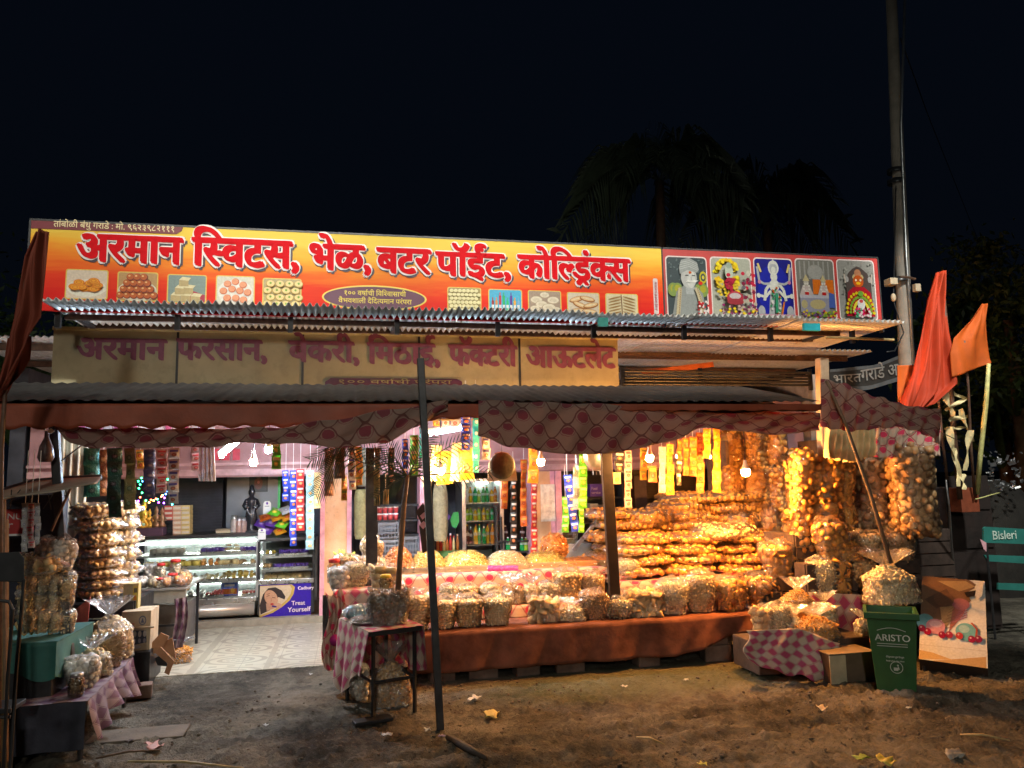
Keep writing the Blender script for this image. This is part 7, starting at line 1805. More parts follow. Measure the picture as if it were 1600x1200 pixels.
for i, (x0, x1, y0, sn) in enumerate(((212, 228, 908, 'white'), (228, 248, 909, 'pale'), (247, 270, 908, 'orange'), (268, 292, 906, 'orange'))):
    p = W((x0+x1)/2, 922, 7.47); w_ = (W(x1, 922, 7.47).x-W(x0, 922, 7.47).x); t = thing('snack_bag', '%s from left of the small ball shaped sweet bags along the grey counter edge' % ORD[i], 'snack bag', (p.x, 7.52, ZJ), 0, 'small sweet bags on the grey counter')
    mb = MB(); r = random.Random(i)
    for _ in range(12): mb.ell((r.uniform(-.38, .38)*w_, r.uniform(-.04, .04), 0.03+r.uniform(0, 0.045)), 0.03, None, 8)
    mb.build('snack_pieces', SN[sn], t, True); MB().ell((0, 0, 0.052), (w_*0.56, 0.075, 0.052), None, 16).build('plastic_film', M_FILM2, t, True)
bag(K['sackr'], 276, 888, 296, 924, 'narrow orange snack bag at the right end of the grey counter', Y=7.6)
bag(K['white'], 222, 880, 246, 912, 'empty looking clear bag among the jars on the grey counter', Y=7.75)
t = thing('hanging_cloth', 'purple and pink cloth hanging from the right corner of the grey counter', 'cloth', W(282, 936, 7.4)); O_ = Vector(t.location)
MB().grid(lambda u, v: W(272+20*u+3*math.sin(v*4)-4*v, 936+78*v-3*u, 7.36-0.012*math.sin(u*12+v*3))-O_, 24, 24, 0, lambda u, v: (u*0.35, v*0.6)).build('cloth', M_PURPCHK, t, True)
bag(K['tiedg'], 241, 1002, 296, 1056, 'clear bag of yellow snacks lying on the tiles under the grey counter', zs=0.057, Y=7.35)
# tall stack of lying bags
LS = [(112, 176, 785, 797, 'topmost and smallest'), (108, 170, 787, 811, 'second from top'), (110, 186, 810, 831, 'third from top'), (112, 180, 828, 857, 'fourth from top'), (110, 186, 856, 872, 'fifth from top'), (113, 184, 869, 890, 'sixth from top'), (110, 186, 888, 906, 'seventh from top'), (110, 188, 904, 922, 'eighth from top'), (109, 184, 920, 937, 'lowest')]
for (x0, x1, y0, y1, tx) in LS: bag(K['plb'], x0, y0+1, x1, y1+1, 'lying bag of brown puffs in the tall left stack, %s' % tx, Y=7.0, group='tall left stack of lying bags', seedv=int(x0) % 2, rz=rnd.uniform(-.15, .15))
for i, (y0, y1) in enumerate(((782, 806), (806, 828), (828, 852), (852, 876), (876, 900), (900, 924))):
    bag(K['plb'], 176, y0, 214, y1+2, 'crumpled bag end in the column right of the tall left stack, %s from top' % ORD[i], Y=7.25, group='bag ends beside the tall left stack', seedv=3+i % 2, rz=0.4*(-1)**i)
o = crate_block('wooden_bench', 'dark bench under the tall left stack of brown puff bags', W(104, 940, 6.95).x, W(214, 940, 6.95).x, 6.85, 7.6, 0.05, W(150, 938, 7.0).z, M_BLACK, 'bench')
# cream cartons between
P = W(203, 957, 6.9); t = thing('snack_box', 'tall narrow yellow box standing on the printed carton', 'box', (P.x, 6.9, W(203, 957, 6.9).z)); bh = W(203, 912, 6.9).z-P.z; bw = W(215, 930, 6.9).x-W(191, 930, 6.9).x
MB().bx(-bw/2, bw/2, 0, 0.08, 0, bh).build('box', simple('yellow_box', (0.42, 0.36, 0.16), 0.6), t, bevel=0.002)
A = Art((-bw/2, -0.001, 0), Ux, Vz, bw, bh); A.rect(0.04, 0.03, 0.62, 0.97, (0.36, 0.32, 0.2)); A.rect(0.66, 0.05, 0.95, 0.9, (0.62, 0.5, 0.12)); A.ell(0.8, 0.4, 0.1, 0.2, (0.6, 0.22, 0.05)); A.rect(0.7, 0.68, 0.92, 0.84, (0.12, 0.1, 0.06)); A.build('box_print', t)
P = W(211, 1017, 6.75); cw_ = W(233, 980, 6.75).x-W(187, 980, 6.75).x; ch_ = W(211, 955, 6.75).z-P.z
t = thing('bottle_carton', 'grey printed carton with torn front showing bottle tops, by the purple cloth', 'carton', P); MB().bx(-cw_/2, cw_/2, 0, 0.26, 0, ch_).build('carton', M_CARDL, t, bevel=0.003)
A = Art((-cw_/2, -0.001, 0), Ux, Vz, cw_, ch_); A.poly([(0.2, 0.12), (0.88, 0.2), (0.85, 0.5), (0.22, 0.52)], (0.04, 0.05, 0.08)); 
for k in range(4): A.ell(0.3+k*0.17, 0.42, 0.06, 0.08, (0.5, 0.46, 0.42)); A.ell(0.3+k*0.17, 0.25, 0.05, 0.06, (0.3, 0.3, 0.34))
A.line([(0.2, 0.53), (0.9, 0.58)], 0.05, (0.6, 0.55, 0.45)); A.ell(0.72, 0.76, 0.13, 0.12, (0.12, 0.14, 0.2)); A.ell(0.72, 0.76, 0.1, 0.09, (0.45, 0.42, 0.36)); A.poly([(0.66, 0.7), (0.72, 0.83), (0.78, 0.7)], (0.1, 0.12, 0.2)); A.rect(0.15, 0.66, 0.45, 0.7, (0.5, 0.2, 0.15)); A.ell(0.5, 0.1, 0.2, 0.05, (0.42, 0.42, 0.45)); A.build('carton_print', t)
MB().bx(-cw_/2-0.002, cw_/2+0.03, -0.02, 0.0, ch_*0.56, ch_*0.60).build('torn_flap', M_CARDL, t)
o = MB().bx(W(184, 1020, 6.75).x, W(236, 1020, 6.75).x, 6.72, 7.1, 0.02, P.z-0.002).build('low_stool', M_BLACK, None, False, 0.006); tag(o, 'dark block under the printed bottle carton', 'stool')
# crushed brown cardboard
t = thing('crushed_box', 'crushed brown cardboard box lying beside the purple clothed table', 'cardboard box', G(222, 1075, 0.0)); O_ = Vector(t.location)
cb = lambda q, y_: [((W(x, y, 6.25)-O_).x, (W(x, y, 6.25)-O_).z) for x, y in q]
for i, (q, tl) in enumerate((([(200, 1035), (222, 1012), (236, 1018), (222, 1042), (204, 1050)], 0.0), ([(222, 1030), (240, 1022), (246, 1060), (232, 1048), (218, 1046)], 0.04), ([(214, 1044), (224, 1034), (247, 1058), (238, 1082), (230, 1078), (236, 1062)], -0.05), ([(206, 1060), (222, 1052), (230, 1074), (212, 1072)], 0.08))):
    pl = cb(q, 0); MB().prism(pl, 'y', tl, tl+0.012).build('flap', M_CARD if i != 3 else M_BLACK, t)
tag(MB().box((0, 0, 0.05), (0.2, 0.12, 0.1), RZ(0.2)).build('brick', M_BRICK, None, False, 0.008), 'dark brick on the mud in front of the crushed cardboard', 'brick').location = G(215, 1090, 0)
# front-left table with purple cloth
q0 = G(125, 1190, 0.0)
LTY0 = q0.y; LTZ = W(140, 1095, q0.y).z
far = G(205, 1028, LTZ)
print('left table', q0, LTZ, far)
lt = thing('display_table', 'low table with a purple diamond cloth hanging over its right side, in the left foreground', 'table', (q0.x, q0.y, 0))
L0 = Vector((0.02, 0, LTZ)); L1 = Vector((far.x-q0.x, far.y-q0.y, LTZ))
dv_ = (L1-L0); dd = dv_.normalized(); nn_ = Vector((dd.y, -dd.x, 0))   # nn_ points right
Wd = 0.62
def LP(a, b, z): return L0+dv_*a-nn_*b+Vector((0, 0, z-LTZ))
MB().add([LP(0, 0, LTZ-0.03), LP(1, 0, LTZ-0.03), LP(1, Wd, LTZ-0.03), LP(0, Wd, LTZ-0.03), LP(0, 0, LTZ-0.002), LP(1, 0, LTZ-0.002), LP(1, Wd, LTZ-0.002), LP(0, Wd, LTZ-0.002)], [(0, 3, 2, 1), (4, 5, 6, 7), (0, 1, 5, 4), (1, 2, 6, 5), (2, 3, 7, 6), (3, 0, 4, 7)]).build('table_top', M_WOOD, lt)
for a, b in ((0.03, 0.03), (0.97, 0.03), (0.03, Wd-0.03), (0.97, Wd-0.03)): MB().tube([LP(a, b, 0), LP(a, b, LTZ-0.031)], 0.015, 6).build('leg', M_STEEL, lt)
MB().grid(lambda u, v: LP(u*1.02-0.01, v*(Wd+0.02)-0.01, LTZ+0.003+0.003*math.sin(u*30+v*9)), 40, 12, 0, lambda u, v: (u*1.2, v*0.6)).build('table_cloth', M_PURPCHK, lt, True)
Ld = LTZ-0.11
o = MB().grid(lambda u, v: LP(u*1.02-0.01, -0.012-0.06*v*(0.4+0.6*abs(math.sin(u*13)))-0.045*v*math.sin(u*31+v), LTZ+0.003-(Ld*(0.82+0.18*math.sin(u*8+1)))*v), 90, 22, 0, lambda u, v: (u*1.2, v*0.36)).build('cloth_drape', M_PURPCHK, lt, True)
MB().grid(lambda u, v: LP(-0.012-0.01*math.sin(u*14)*v, u*Wd, LTZ+0.003-(LTZ*0.8)*v), 24, 12, 0, lambda u, v: (u*0.6, v*0.36)).build('front_drape', simple('blue_black_cloth', (0.03, 0.03, 0.045), 0.8, 0, 0.4, 6, 0.3), lt, True)  # front drape in a plain blue-black cloth
def onlt(a, b): p = LP(a, b, LTZ+0.008); return Vector((q0.x, q0.y, 0))+p
for (k_, x0, y0, x1, y1, a, b, tx) in (('tied', 123, 937, 198, 1030, 0.93, 0.2, 'largest pale bag, at the far end under its puffed film'), ('sackr', 136, 975, 188, 1046, 0.70, 0.16, 'bag of tan rings, third from the far end... '), ('tied', 104, 1000, 167, 1058, 0.48, 0.24, 'pale knotted bag, second from the near end'), ('white', 94, 1026, 150, 1096, 0.25, 0.24, 'nearest pale bag, behind the dark jar')):
    p = onlt(a, b); tx = tx.replace('third from the far end... ', 'second from the far end')
    bag(K[k_], x0, y0, x1, y1, '%s, on the purple clothed table' % tx, zs=LTZ+0.008, Y=p.y, group='bags on the purple clothed table')
redjar(105, 1052, 131, 1096, q0.y+0.12, 'dark filled jar at the near corner of the purple clothed table', 'dark', LTZ+0.008, M_ALU)
o = MB().prism([(-0.07, 0), (0.06, 0.02), (0.075, 0.34), (-0.06, 0.22)], 'y', 0, 0.006).build('pink_folder', simple('salmon_card', (0.75, 0.22, 0.20), 0.5)); o.location = (W(120, 1010, 6.3).x, 6.3, W(120, 1008, 6.3).z); tag(o, 'salmon pink card leaning behind the bags on the purple clothed table', 'card')
# stack of small packs hanging, green cloth box, yellow crate
gx = thing('green_chest', 'chest under a dark green cloth in the left foreground', 'chest', (W(45, 1100, 5.3).x, 5.3, 0))
zgc = W(60, 1005, 5.3).z
MB().bx(-0.36, 0.12, 0.0, 0.7, 0.0, zgc-0.004).build('chest_body', M_BLACK, gx, bevel=0.01)
MB().grid(lambda u, v: ((-0.38+0.52*u), (0.7-0.7*min(1, v*1.6)) - (0.012+0.01*math.sin(u*19))*(v > 0.62), zgc+0.002-(max(0, v-0.625)/0.375)*(0.2+0.03*math.sin(u*9))), 40, 24).build('green_cloth', simple('bottle_green_cloth', (0.02, 0.10, 0.085), 0.7, 0, 0.25, 6), gx, True)
MB().grid(lambda u, v: (0.135+0.012*math.sin(u*12)*v, 0.7*u-0.01, zgc+0.001-(0.2+0.04*math.sin(u*7))*v), 20, 10).build('green_cloth_side', simple('bottle_green_cloth', (0.02, 0.10, 0.085), 0.7, 0, 0.25, 6), gx, True)
t = thing('yellow_crate', 'faded yellow plastic crate jammed between the green chest and the low table', 'crate', (W(60, 1130, 5.42).x+0.0, 5.42, 0.0)); yh = W(60, 1045, 5.42).z
MB().prism([(-0.05, 0), (0.07, 0), (0.10, yh), (-0.07, yh)], 'y', 0, 0.35).build('crate_wall', simple('mustard_plastic', (0.36, 0.30, 0.10), 0.5), t, bevel=0.008); MB().bx(-0.08, 0.115, -0.01, 0.36, yh-0.02, yh+0.004).build('crate_rim', simple('mustard_plastic', (0.36, 0.30, 0.10), 0.5), t, bevel=0.005)
r = random.Random(12)
nb = 0
for row in range(5):
    for cx in range(4):
        x = 36+cx*20+(row % 2)*5; y = 882+row*30
        if y > 990: continue
        t = bag(K['sackr'] if (row+cx) % 2 else K['openr'], x-13, y-20, x+13, y+18, 'small snack pack in the left foreground bundle, %s tier from top, %s from left' % (ORD[row], ORD[cx]), Y=5.45+0.04*cx, group='bundle of small snack packs in the left foreground', rz=r.uniform(-.6, .6)); nb += 1
bag(K['white'], 48, 836, 112, 892, 'big silvery crumpled bag on top of the left foreground bundle', Y=5.5)
bag(K['plb'], 25, 868, 92, 900, 'dull brown lying bag under the silvery crumpled one', Y=5.45)
bag(K['sackr'], 88, 905, 114, 935, 'pointed pale bag sticking out right of the left foreground bundle', Y=5.5)
bag(K['plb'], 20, 893, 60, 1004, 'dark large bag standing in the shade at the back of the bundle', Y=5.75)
for i, x in enumerate((38, 48, 58)): strip('rose' if i % 2 else 'silver', x-5, x+6, 786, 862-6*i, 6, 5.2, '%s from left of the shiny crinkled strips hanging at the left edge' % ORD[i], 'shiny strips at the left edge')
# canvas awning on sticks, far left
t = thing('canvas_awning', 'small beige canvas sheet with a dark rolled edge on sticks at the left edge', 'canvas sheet', W(80, 750, 5.2)); O_ = Vector(t.location)
def cv(u, v):
    top = [(-10, 770), (60, 752), (110, 748), (158, 746)]; bot = [(-10, 775), (20, 768), (80, 762), (156, 748)]
    x = -10+168*u; p = W(x, interp(top, x)+0, 5.9-0.2*v).lerp(W(x*0.93, interp(bot, x)+9, 4.9), v); p.z -= 0.03*math.sin(PI*v)*(1-u*0.6); return p-O_
o = MB().grid(cv, 40, 12).build('canvas', simple('beige_canvas', (0.34, 0.27, 0.20), 0.85, 0, 0.2, 8, 0.2), t, True); s = o.modifiers.new('Solidify', 'SOLIDIFY'); s.thickness = 0.008
MB().tube([cv(u/10, 0) for u in range(11)], 0.022, 8).build('rolled_edge', M_STEEL, t, True)
MB().tube([cv(0.1, 0.9), W(10, 1190, 4.9)-O_], 0.012, 6).build('stick', M_WOOD, t)
MB().tube([cv(0.75, 0.3), W(80, 830, 5.5)-O_], 0.009, 6).build('stick', M_WOOD, t)
for i in range(7): MB().tube([W(18+i*14, 765, 5.4)-O_, W(2+i*16+(-1)**i*14, 800-i, 5.4)-O_], 0.003, 4).build('wire', M_STEEL, t)
MB().tube([W(96, 720, 5.4)-O_, W(135, 690, 5.6)-O_], 0.005, 5).build('tie_rod', M_STEEL, t)
# red sign
t = thing('red_sign', 'red sign with broken white lettering at the left edge', 'sign', W(0, 838, 5.3)); O_ = Vector(t.location)
e1_ = W(50, 838, 5.3)-O_; hh = W(10, 796, 5.3).z-O_.z
MB().bx(-0.3, e1_.x, 0, 0.02, 0, hh).build('sign_board', simple('coke_red', (0.42, 0.03, 0.03), 0.4), t); MB().bx(-0.3, e1_.x, -0.004, -0.0005, 0.0, 0.012).build('white_edge', M_WHITEP, t)
mb = MB(); letters(mb, 'MINUMA', (-0.03, -0.003, hh*0.62), Ux, Vz, 0.055, 0.24, ring(0.01)[::3], 0.001); letters(mb, 'er', (-0.0, -0.003, hh*0.3), Ux, Vz, 0.06, 0.07, ring(0.01)[::3], 0.001); mb.build('lettering', simple('dim_white', (0.5, 0.46, 0.44), 0.5), t)
# white scraps on the left post
t = thing('hanging_bottle', 'dark plastic bottle and white scraps tied to the left post', 'bottle', W(72, 705, 5.5)); 
MB().lathe((0, 0, -0.07), [(0.001, 0), (0.035, 0), (0.05, 0.03), (0.04, 0.1), (0.015, 0.16), (0.015, 0.2)], 12).build('bottle_body', simple('smoky_plastic', (0.12, 0.08, 0.08), 0.3), t, True)
mb = MB(); r = random.Random(2)
for i in range(7): mb.box((r.uniform(-.02, .03), -0.02, 0.13+i*0.022), (0.03, 0.004, 0.03), RY(r.uniform(-.8, .8)) @ RX(r.uniform(-.6, .6)))
mb.build('white_scraps', M_WHITEBAG, t)
# chair and frame at the left edge
t = thing('folding_chair', 'black metal folding chair with a solid back panel at the left edge', 'chair', G(12, 1235, 0.0)); O_ = Vector(t.location)
CHY = 4.1
MB().add([W(-14, 864, CHY)-O_, W(30, 862, CHY)-O_, W(38, 872, CHY)-O_, W(38, 910, CHY)-O_, W(-14, 908, CHY)-O_]+[W(-14, 864, CHY+0.02)-O_, W(30, 862, CHY+0.02)-O_, W(38, 872, CHY+0.02)-O_, W(38, 910, CHY+0.02)-O_, W(-14, 908, CHY+0.02)-O_], [(4, 3, 2, 1, 0), (5, 6, 7, 8, 9), (0, 1, 6, 5), (1, 2, 7, 6), (2, 3, 8, 7), (3, 4, 9, 8), (4, 0, 5, 9)]).build('backrest', M_BLACK, t, bevel=0.003)
MB().tube([W(38, 905, CHY)-O_, W(26, 1040, CHY)-O_, W(16, 1200, CHY)-O_, W(14, 1230, CHY)-O_], 0.009, 8).build('leg', M_BLACK, t)
MB().tube([W(-4, 938, CHY-0.15)-O_, W(14, 940, CHY-0.15)-O_, W(20, 952, CHY-0.15)-O_, W(12, 1060, CHY-0.1)-O_, W(4, 1230, CHY)-O_], 0.008, 8).build('leg', M_BLACK, t)
MB().tube([W(-20, 1122, CHY)-O_, W(16, 1120, CHY)-O_], 0.008, 8).build('crossbar', M_BLACK, t)
MB().bx(-0.25, 0.03, -0.1, 0.1, 0.42, 0.445).build('seat', M_BLACK, t, bevel=0.004)
tag(MB().tube([W(8, 812, 5.0), W(8, 1000, 5.0), G(8, 1205, 0)], 0.02, 8).build('wooden_pole', simple('ochre_wood', (0.22, 0.13, 0.05), 0.7, 0, 0.3, 14, 0.3)), 'brown wooden pole rising behind the black folding chair', 'pole')
tag(MB().bx(W(-60, 900, 6.3).x, W(96, 900, 6.3).x, 6.3, 6.36, 0.0, 1.55).build('dark_screen', simple('navy_tarp', (0.012, 0.016, 0.03), 0.8, 0, 0.3, 4, 0.3)), 'dark navy tarpaulin screen behind the left foreground bundle', 'tarpaulin')

# ------------------------------------------------------------------ right foreground
t = thing('cardboard_box', 'low dark cardboard box left of the green bin, half under the pink cloth', 'cardboard box', G(1335, 1066, 0.0)); O_ = Vector(t.location)
bw_ = W(1372, 1040, O_.y).x-W(1300, 1040, O_.y).x; zt2 = W(1320, 1022, O_.y).z
MB().bx(-bw_/2, bw_/2, 0, 0.4, 0, zt2).build('box', simple('dark_card', (0.10, 0.06, 0.04), 0.8), t, bevel=0.004)
MB().bx(-bw_/2-0.006, -bw_/2+0.13, -0.012, -0.001, 0.0, zt2-0.005).build('side_flap', M_CARDL, t)
MB().prism([(-bw_/2-0.01, -0.012), (bw_/2+0.01, -0.012), (bw_/2, 0.41), (-bw_/2, 0.41)], 'z', zt2+0.001, zt2+0.008).build('top_flap', simple('dull_card', (0.16, 0.115, 0.07), 0.8), t)
zf = zt2+0.012
cl = thing('pink_cloth', 'pink diamond print cloth spilling on to the mud in the right foreground', 'cloth', G(1230, 1040, 0.0)); O_ = Vector(cl.location)
def pc(u, v):
    x = 1166+150*u; 
    top = interp([(1166, 985), (1240, 982), (1316, 1005)], x); bot = interp([(1166, 1030), (1200, 1048), (1240, 1055), (1290, 1066), (1316, 1045)], x)
    Yt = 5.66-0.02*u; Yb = 5.60-0.10*u
    y = top+(bot-top)*v
    p = W(x+5*math.sin(v*7+u*4), y+3*math.sin(u*19)*v, Yt+(Yb-Yt)*v-0.03-0.03*math.sin(u*17+v*3)*(0.3+v)); p.z = max(p.z, 0.012)
    return p-O_
o = MB().grid(pc, 70, 34, 0, lambda u, v: (u*0.9, v*0.5)).build('cloth', M_PINKCHK, cl, True); s = o.modifiers.new('Solidify', 'SOLIDIFY'); s.thickness = 0.003
c2 = thing('pink_cloth', 'pink diamond cloth draped down the lowest wooden bench behind the tied bags', 'cloth', W(1320, 950, 6.1)); O_ = Vector(c2.location)
def pc2(u, v):
    x = 1262+120*u; y = 925+ (38+45*math.sin(PI*u*0.9))*v + 6*u
    p = W(x+3*math.sin(v*8), y+22*v*u, 6.105-0.05*v-0.02*abs(math.sin(u*12+v*2))-0.004); return p-O_
MB().grid(pc2, 50, 26, 0, lambda u, v: (u*0.6, v*0.35)).build('cloth', M_PINKCHK, c2, True)
MB().grid(lambda u, v: W(1258+115*u, 985+22*v+8*math.sin(u*4), 6.05-0.18*v+0.01*math.sin(u*20))-O_, 40, 12, 0, lambda u, v: (u*0.6, v*0.3)).build('cloth_fold', simple('rust_cloth', (0.42, 0.10, 0.06), 0.8, 0, 0.3, 9, 0.3), c2, True)
lb = MB().bx(W(1172, 1000, 5.8).x, W(1345, 1000, 5.8).x, 5.68, 6.1, 0.03, W(1250, 1000, 5.72).z).build('low_platform', simple('shade_dark_wood', (0.05, 0.03, 0.022), 0.8, 0, 0.4, 10, 0.3), None, False, 0.01)  # platform shares the bench wood, darkened for shade
tag(lb, 'low plank platform under the tied bags in the right foreground', 'platform')
zq = W(1250, 1006, 5.95).z+0.012
for (k_, x0, y0, x1, y1, Y, tx) in (('slices', 1183, 947, 1210, 996, 5.86, 'small square bag of pale crisps at the left end'), ('sacks', 1203, 942, 1243, 997, 5.84, 'square bag of yellow crisps, second from the left'), ('tiedg', 1234, 905, 1280, 970, 5.98, 'tall peaked golden bag, standing higher behind the others'),
        ('tied', 1230, 950, 1266, 1003, 5.8, 'tied bag of pale squares between two larger ones'), ('tiedg', 1252, 950, 1322, 1008, 5.7, 'widest cone shaped tied bag, in front'), ('tied', 1281, 926, 1312, 980, 5.95, 'small bag with knotted ear behind the cone'), ('tied', 1342, 955, 1366, 996, 5.7, 'round little bag touching the green bin')):
    bag(K[k_], x0, y0, x1, y1, '%s on the pink cloth heap' % tx, Y=Y, group='tied bags on the pink cloth')
# bin
bp_ = G(1400, 1075, 0.0); bn = thing('waste_bin', 'tall green plastic waste bin with white lettering, standing on the mud', 'waste bin', (bp_.x, bp_.y, 0), -0.62)
BH = W(1400, 948, bp_.y+0.1).z; sB, sT = 0.128, 0.168
def ringp(s_, z, o_=0.0): return [(-s_-o_, -s_-o_, z), (s_+o_, -s_-o_, z), (s_+o_, s_+o_, z), (-s_-o_, s_+o_, z)]
mb = MB(); vs = ringp(sB, 0)+ringp(sT, BH)+ringp(sT-0.008, BH)+ringp(sB-0.008, 0.01)
fs = [(3, 2, 1, 0)]+[(i, (i+1) % 4, (i+1) % 4+4, i+4) for i in range(4)]+[(i+4, (i+1) % 4+4, (i+1) % 4+8, i+8) for i in range(4)]+[(i+8, (i+1) % 4+8, (i+1) % 4+12, i+12) for i in range(4)]+[(12, 13, 14, 15)]
mb.add(vs, fs).build('bin_body', M_BINGREEN, bn, bevel=0.006)
mb = MB(); vs = ringp(sT, BH-0.045, 0.002)+ringp(sT, BH-0.04, 0.016)+ringp(sT, BH+0.004, 0.016)+ringp(sT, BH+0.004, -0.006)
mb.add(vs, [(i+4*k, (i+1) % 4+4*k, (i+1) % 4+4*k+4, i+4*k+4) for k in range(3) for i in range(4)]).build('bin_rim', M_BINGREEN, bn, bevel=0.003)
tilt = Vector((0, -(sT-sB), BH)).normalized()
mb = MB(); fp = lambda x, z: Vector((x, -sB-(sT-sB)*z/BH-0.0015, z))
letters(mb, 'ARISTO', fp(-0.12, BH*0.65), Ux, tilt, 0.068, 0.235, ((0, 0), (0.02, 0)), 0.001)
letters(mb, 'dispose garbage', fp(-0.055, BH*0.44), Ux, tilt, 0.022, 0.12, ((0, 0),), 0.001)
letters(mb, 'keep your city clean', fp(-0.055, BH*0.39), Ux, tilt, 0.016, 0.12, ((0, 0),), 0.001)
A = Art(fp(-0.12, BH*0.6), Ux, tilt, 0.225, 0.14); wcol = (0.55, 0.6, 0.55)
arc = [(0.08+0.84*k/12, 0.72+0.16*math.sin(PI*k/12)) for k in range(13)]; A.line(arc, 0.02, wcol); A.line([(0.05, -0.06), (0.95, -0.06)], 0.02, wcol); A.line([(0.05, 0.06), (0.95, 0.06)], 0.02, wcol)
A.build('logo_lines', bn)
A = Art(fp(-0.035, BH*0.24), Ux, tilt, 0.09, 0.09); A.line([(0.5+0.45*math.cos(k*PI/10), 0.5+0.45*math.sin(k*PI/10)) for k in range(21)], 0.05, wcol); A.poly([(0.3, 0.25), (0.6, 0.25), (0.65, 0.5), (0.28, 0.5)], wcol); A.ell(0.6, 0.68, 0.07, 0.07, wcol); A.line([(0.62, 0.6), (0.68, 0.35)], 0.07, wcol); A.build('litter_symbol', bn)
mb.build('bin_lettering', simple('white_stencil', (0.55, 0.60, 0.55), 0.5), bn)
# advertisement board (ice cream)
tl, tr_, br_, bl = W(1442, 905, 5.95), W(1550, 909, 5.75), W(1520, 1056, 5.3), W(1437, 1044, 5.55)
ib = thing('advertisement_board', 'leaning light box with a torn ice cream poster at the right', 'advertisement board', ((bl.x+br_.x)/2, bl.y, 0)); O_ = Vector(ib.location)
Ub = (br_-bl).normalized(); Vb = ((tl-bl)+(tr_-br_)).normalized(); Vb = (Vb-Ub*Vb.dot(Ub)).normalized(); Nb = Ub.cross(Vb)
wb_ = 0.47; hb_ = (tl-bl).length*1.0; Ob = Vector((bl.x, bl.y, 0.10))-O_
dpt = 0.16
C8 = [Ob+Ub*a*wb_+Vb*b*hb_-Nb*c_*dpt for c_ in (0, 1) for b in (0, 1) for a in (0, 1)]
MB().add(C8, [(0, 1, 3, 2), (5, 4, 6, 7), (1, 5, 7, 3), (4, 0, 2, 6), (2, 3, 7, 6), (4, 5, 1, 0)]).build('light_box', simple('brown_board', (0.035, 0.022, 0.016), 0.7), ib, bevel=0.004)
for a in (0.06, 0.94): MB().tube([Ob+Ub*a*wb_-Nb*0.08+Vb*0.01, Vector(((Ob+Ub*a*wb_-Nb*0.1).x, (Ob+Ub*a*wb_-Nb*0.1).y, 0.0))], 0.012, 6).build('foot', M_STEEL, ib)
A = Art(Ob+Nb*0.001, Ub, Vb, wb_, hb_)
A.rect(0.0, 0.0, 1, 1, (0.66, 0.65, 0.62)); A.poly([(0.2, 0), (0.98, 0.0), (0.98, 0.12), (0.4, 0.03)], (0.50, 0.34, 0.18)); A.poly([(0, 0.0), (0.5, 0.04), (0.2, 0.09), (0, 0.1)], (0.60, 0.42, 0.22)); A.line([(0, 0.16), (0.98, 0.18)], 0.006, (0.4, 0.34, 0.26))
A.poly([(0, 0.42), (0, 1), (0.75, 1), (0.9, 0.93), (0.72, 0.84), (0.78, 0.74), (0.62, 0.62), (0.42, 0.5), (0.2, 0.44)], (0.20, 0.12, 0.08))
A.poly([(0.25, 0.95), (0.7, 0.98), (0.85, 0.92), (0.6, 0.84)], (0.42, 0.30, 0.18)); A.poly([(0.05, 0.7), (0.4, 0.86), (0.5, 0.74), (0.25, 0.6)], (0.12, 0.07, 0.05))
A.poly([(0.36, 0.34), (0.30, 0.62), (0.52, 0.66), (0.5, 0.5)], (0.42, 0.28, 0.16)); A.poly([(0.44, 0.34), (0.5, 0.62), (0.72, 0.68), (0.66, 0.56)], (0.34, 0.14, 0.12))
for k in range(7): A.line([(0.33+0.02*k, 0.36+k*0.04), (0.53, 0.42+k*0.038)], 0.008, (0.24, 0.14, 0.08)); A.line([(0.5+0.02*k, 0.46+k*0.03), (0.72, 0.54+k*0.026)], 0.018, (0.36, 0.16, 0.20))
A.ell(0.62, 0.68, 0.14, 0.07, (0.36, 0.16, 0.18)); A.ell(0.36, 0.72, 0.16, 0.09, (0.16, 0.09, 0.06))
A.ell(0.08, 0.42, 0.14, 0.1, (0.16, 0.34, 0.36)); A.ell(0.24, 0.38, 0.15, 0.09, (0.50, 0.26, 0.30)); A.ell(0.24, 0.41, 0.1, 0.04, (0.62, 0.42, 0.44)); A.ell(0.70, 0.36, 0.16, 0.1, (0.18, 0.40, 0.42)); A.ell(0.67, 0.39, 0.08, 0.045, (0.36, 0.54, 0.54)); A.line([(0.84, 0.3), (0.86, 0.4), (0.78, 0.47)], 0.03, (0.42, 0.12, 0.08))
for u, v, cc in ((0.12, 0.31, (0.30, 0.03, 0.06)), (0.03, 0.34, (0.34, 0.05, 0.08)), (0.34, 0.29, (0.26, 0.03, 0.06)), (0.45, 0.3, (0.30, 0.05, 0.08)), (0.78, 0.28, (0.28, 0.04, 0.08)), (0.88, 0.29, (0.24, 0.04, 0.08)), (0.6, 0.3, (0.42, 0.08, 0.08))): A.ell(u, v, 0.055, 0.04, cc); A.ell(u-0.015, v+0.012, 0.014, 0.01, (0.6, 0.45, 0.45))
A.poly([(0.84, 0.9), (0.9, 0.97), (0.98, 0.98), (0.95, 0.8), (0.86, 0.74), (0.84, 0.8)], (0.66, 0.62, 0.56)); A.poly([(0.68, 0.82), (0.86, 0.86), (0.84, 0.79), (0.72, 0.76)], (0.02, 0.015, 0.015))
A.build('torn_poster', ib)
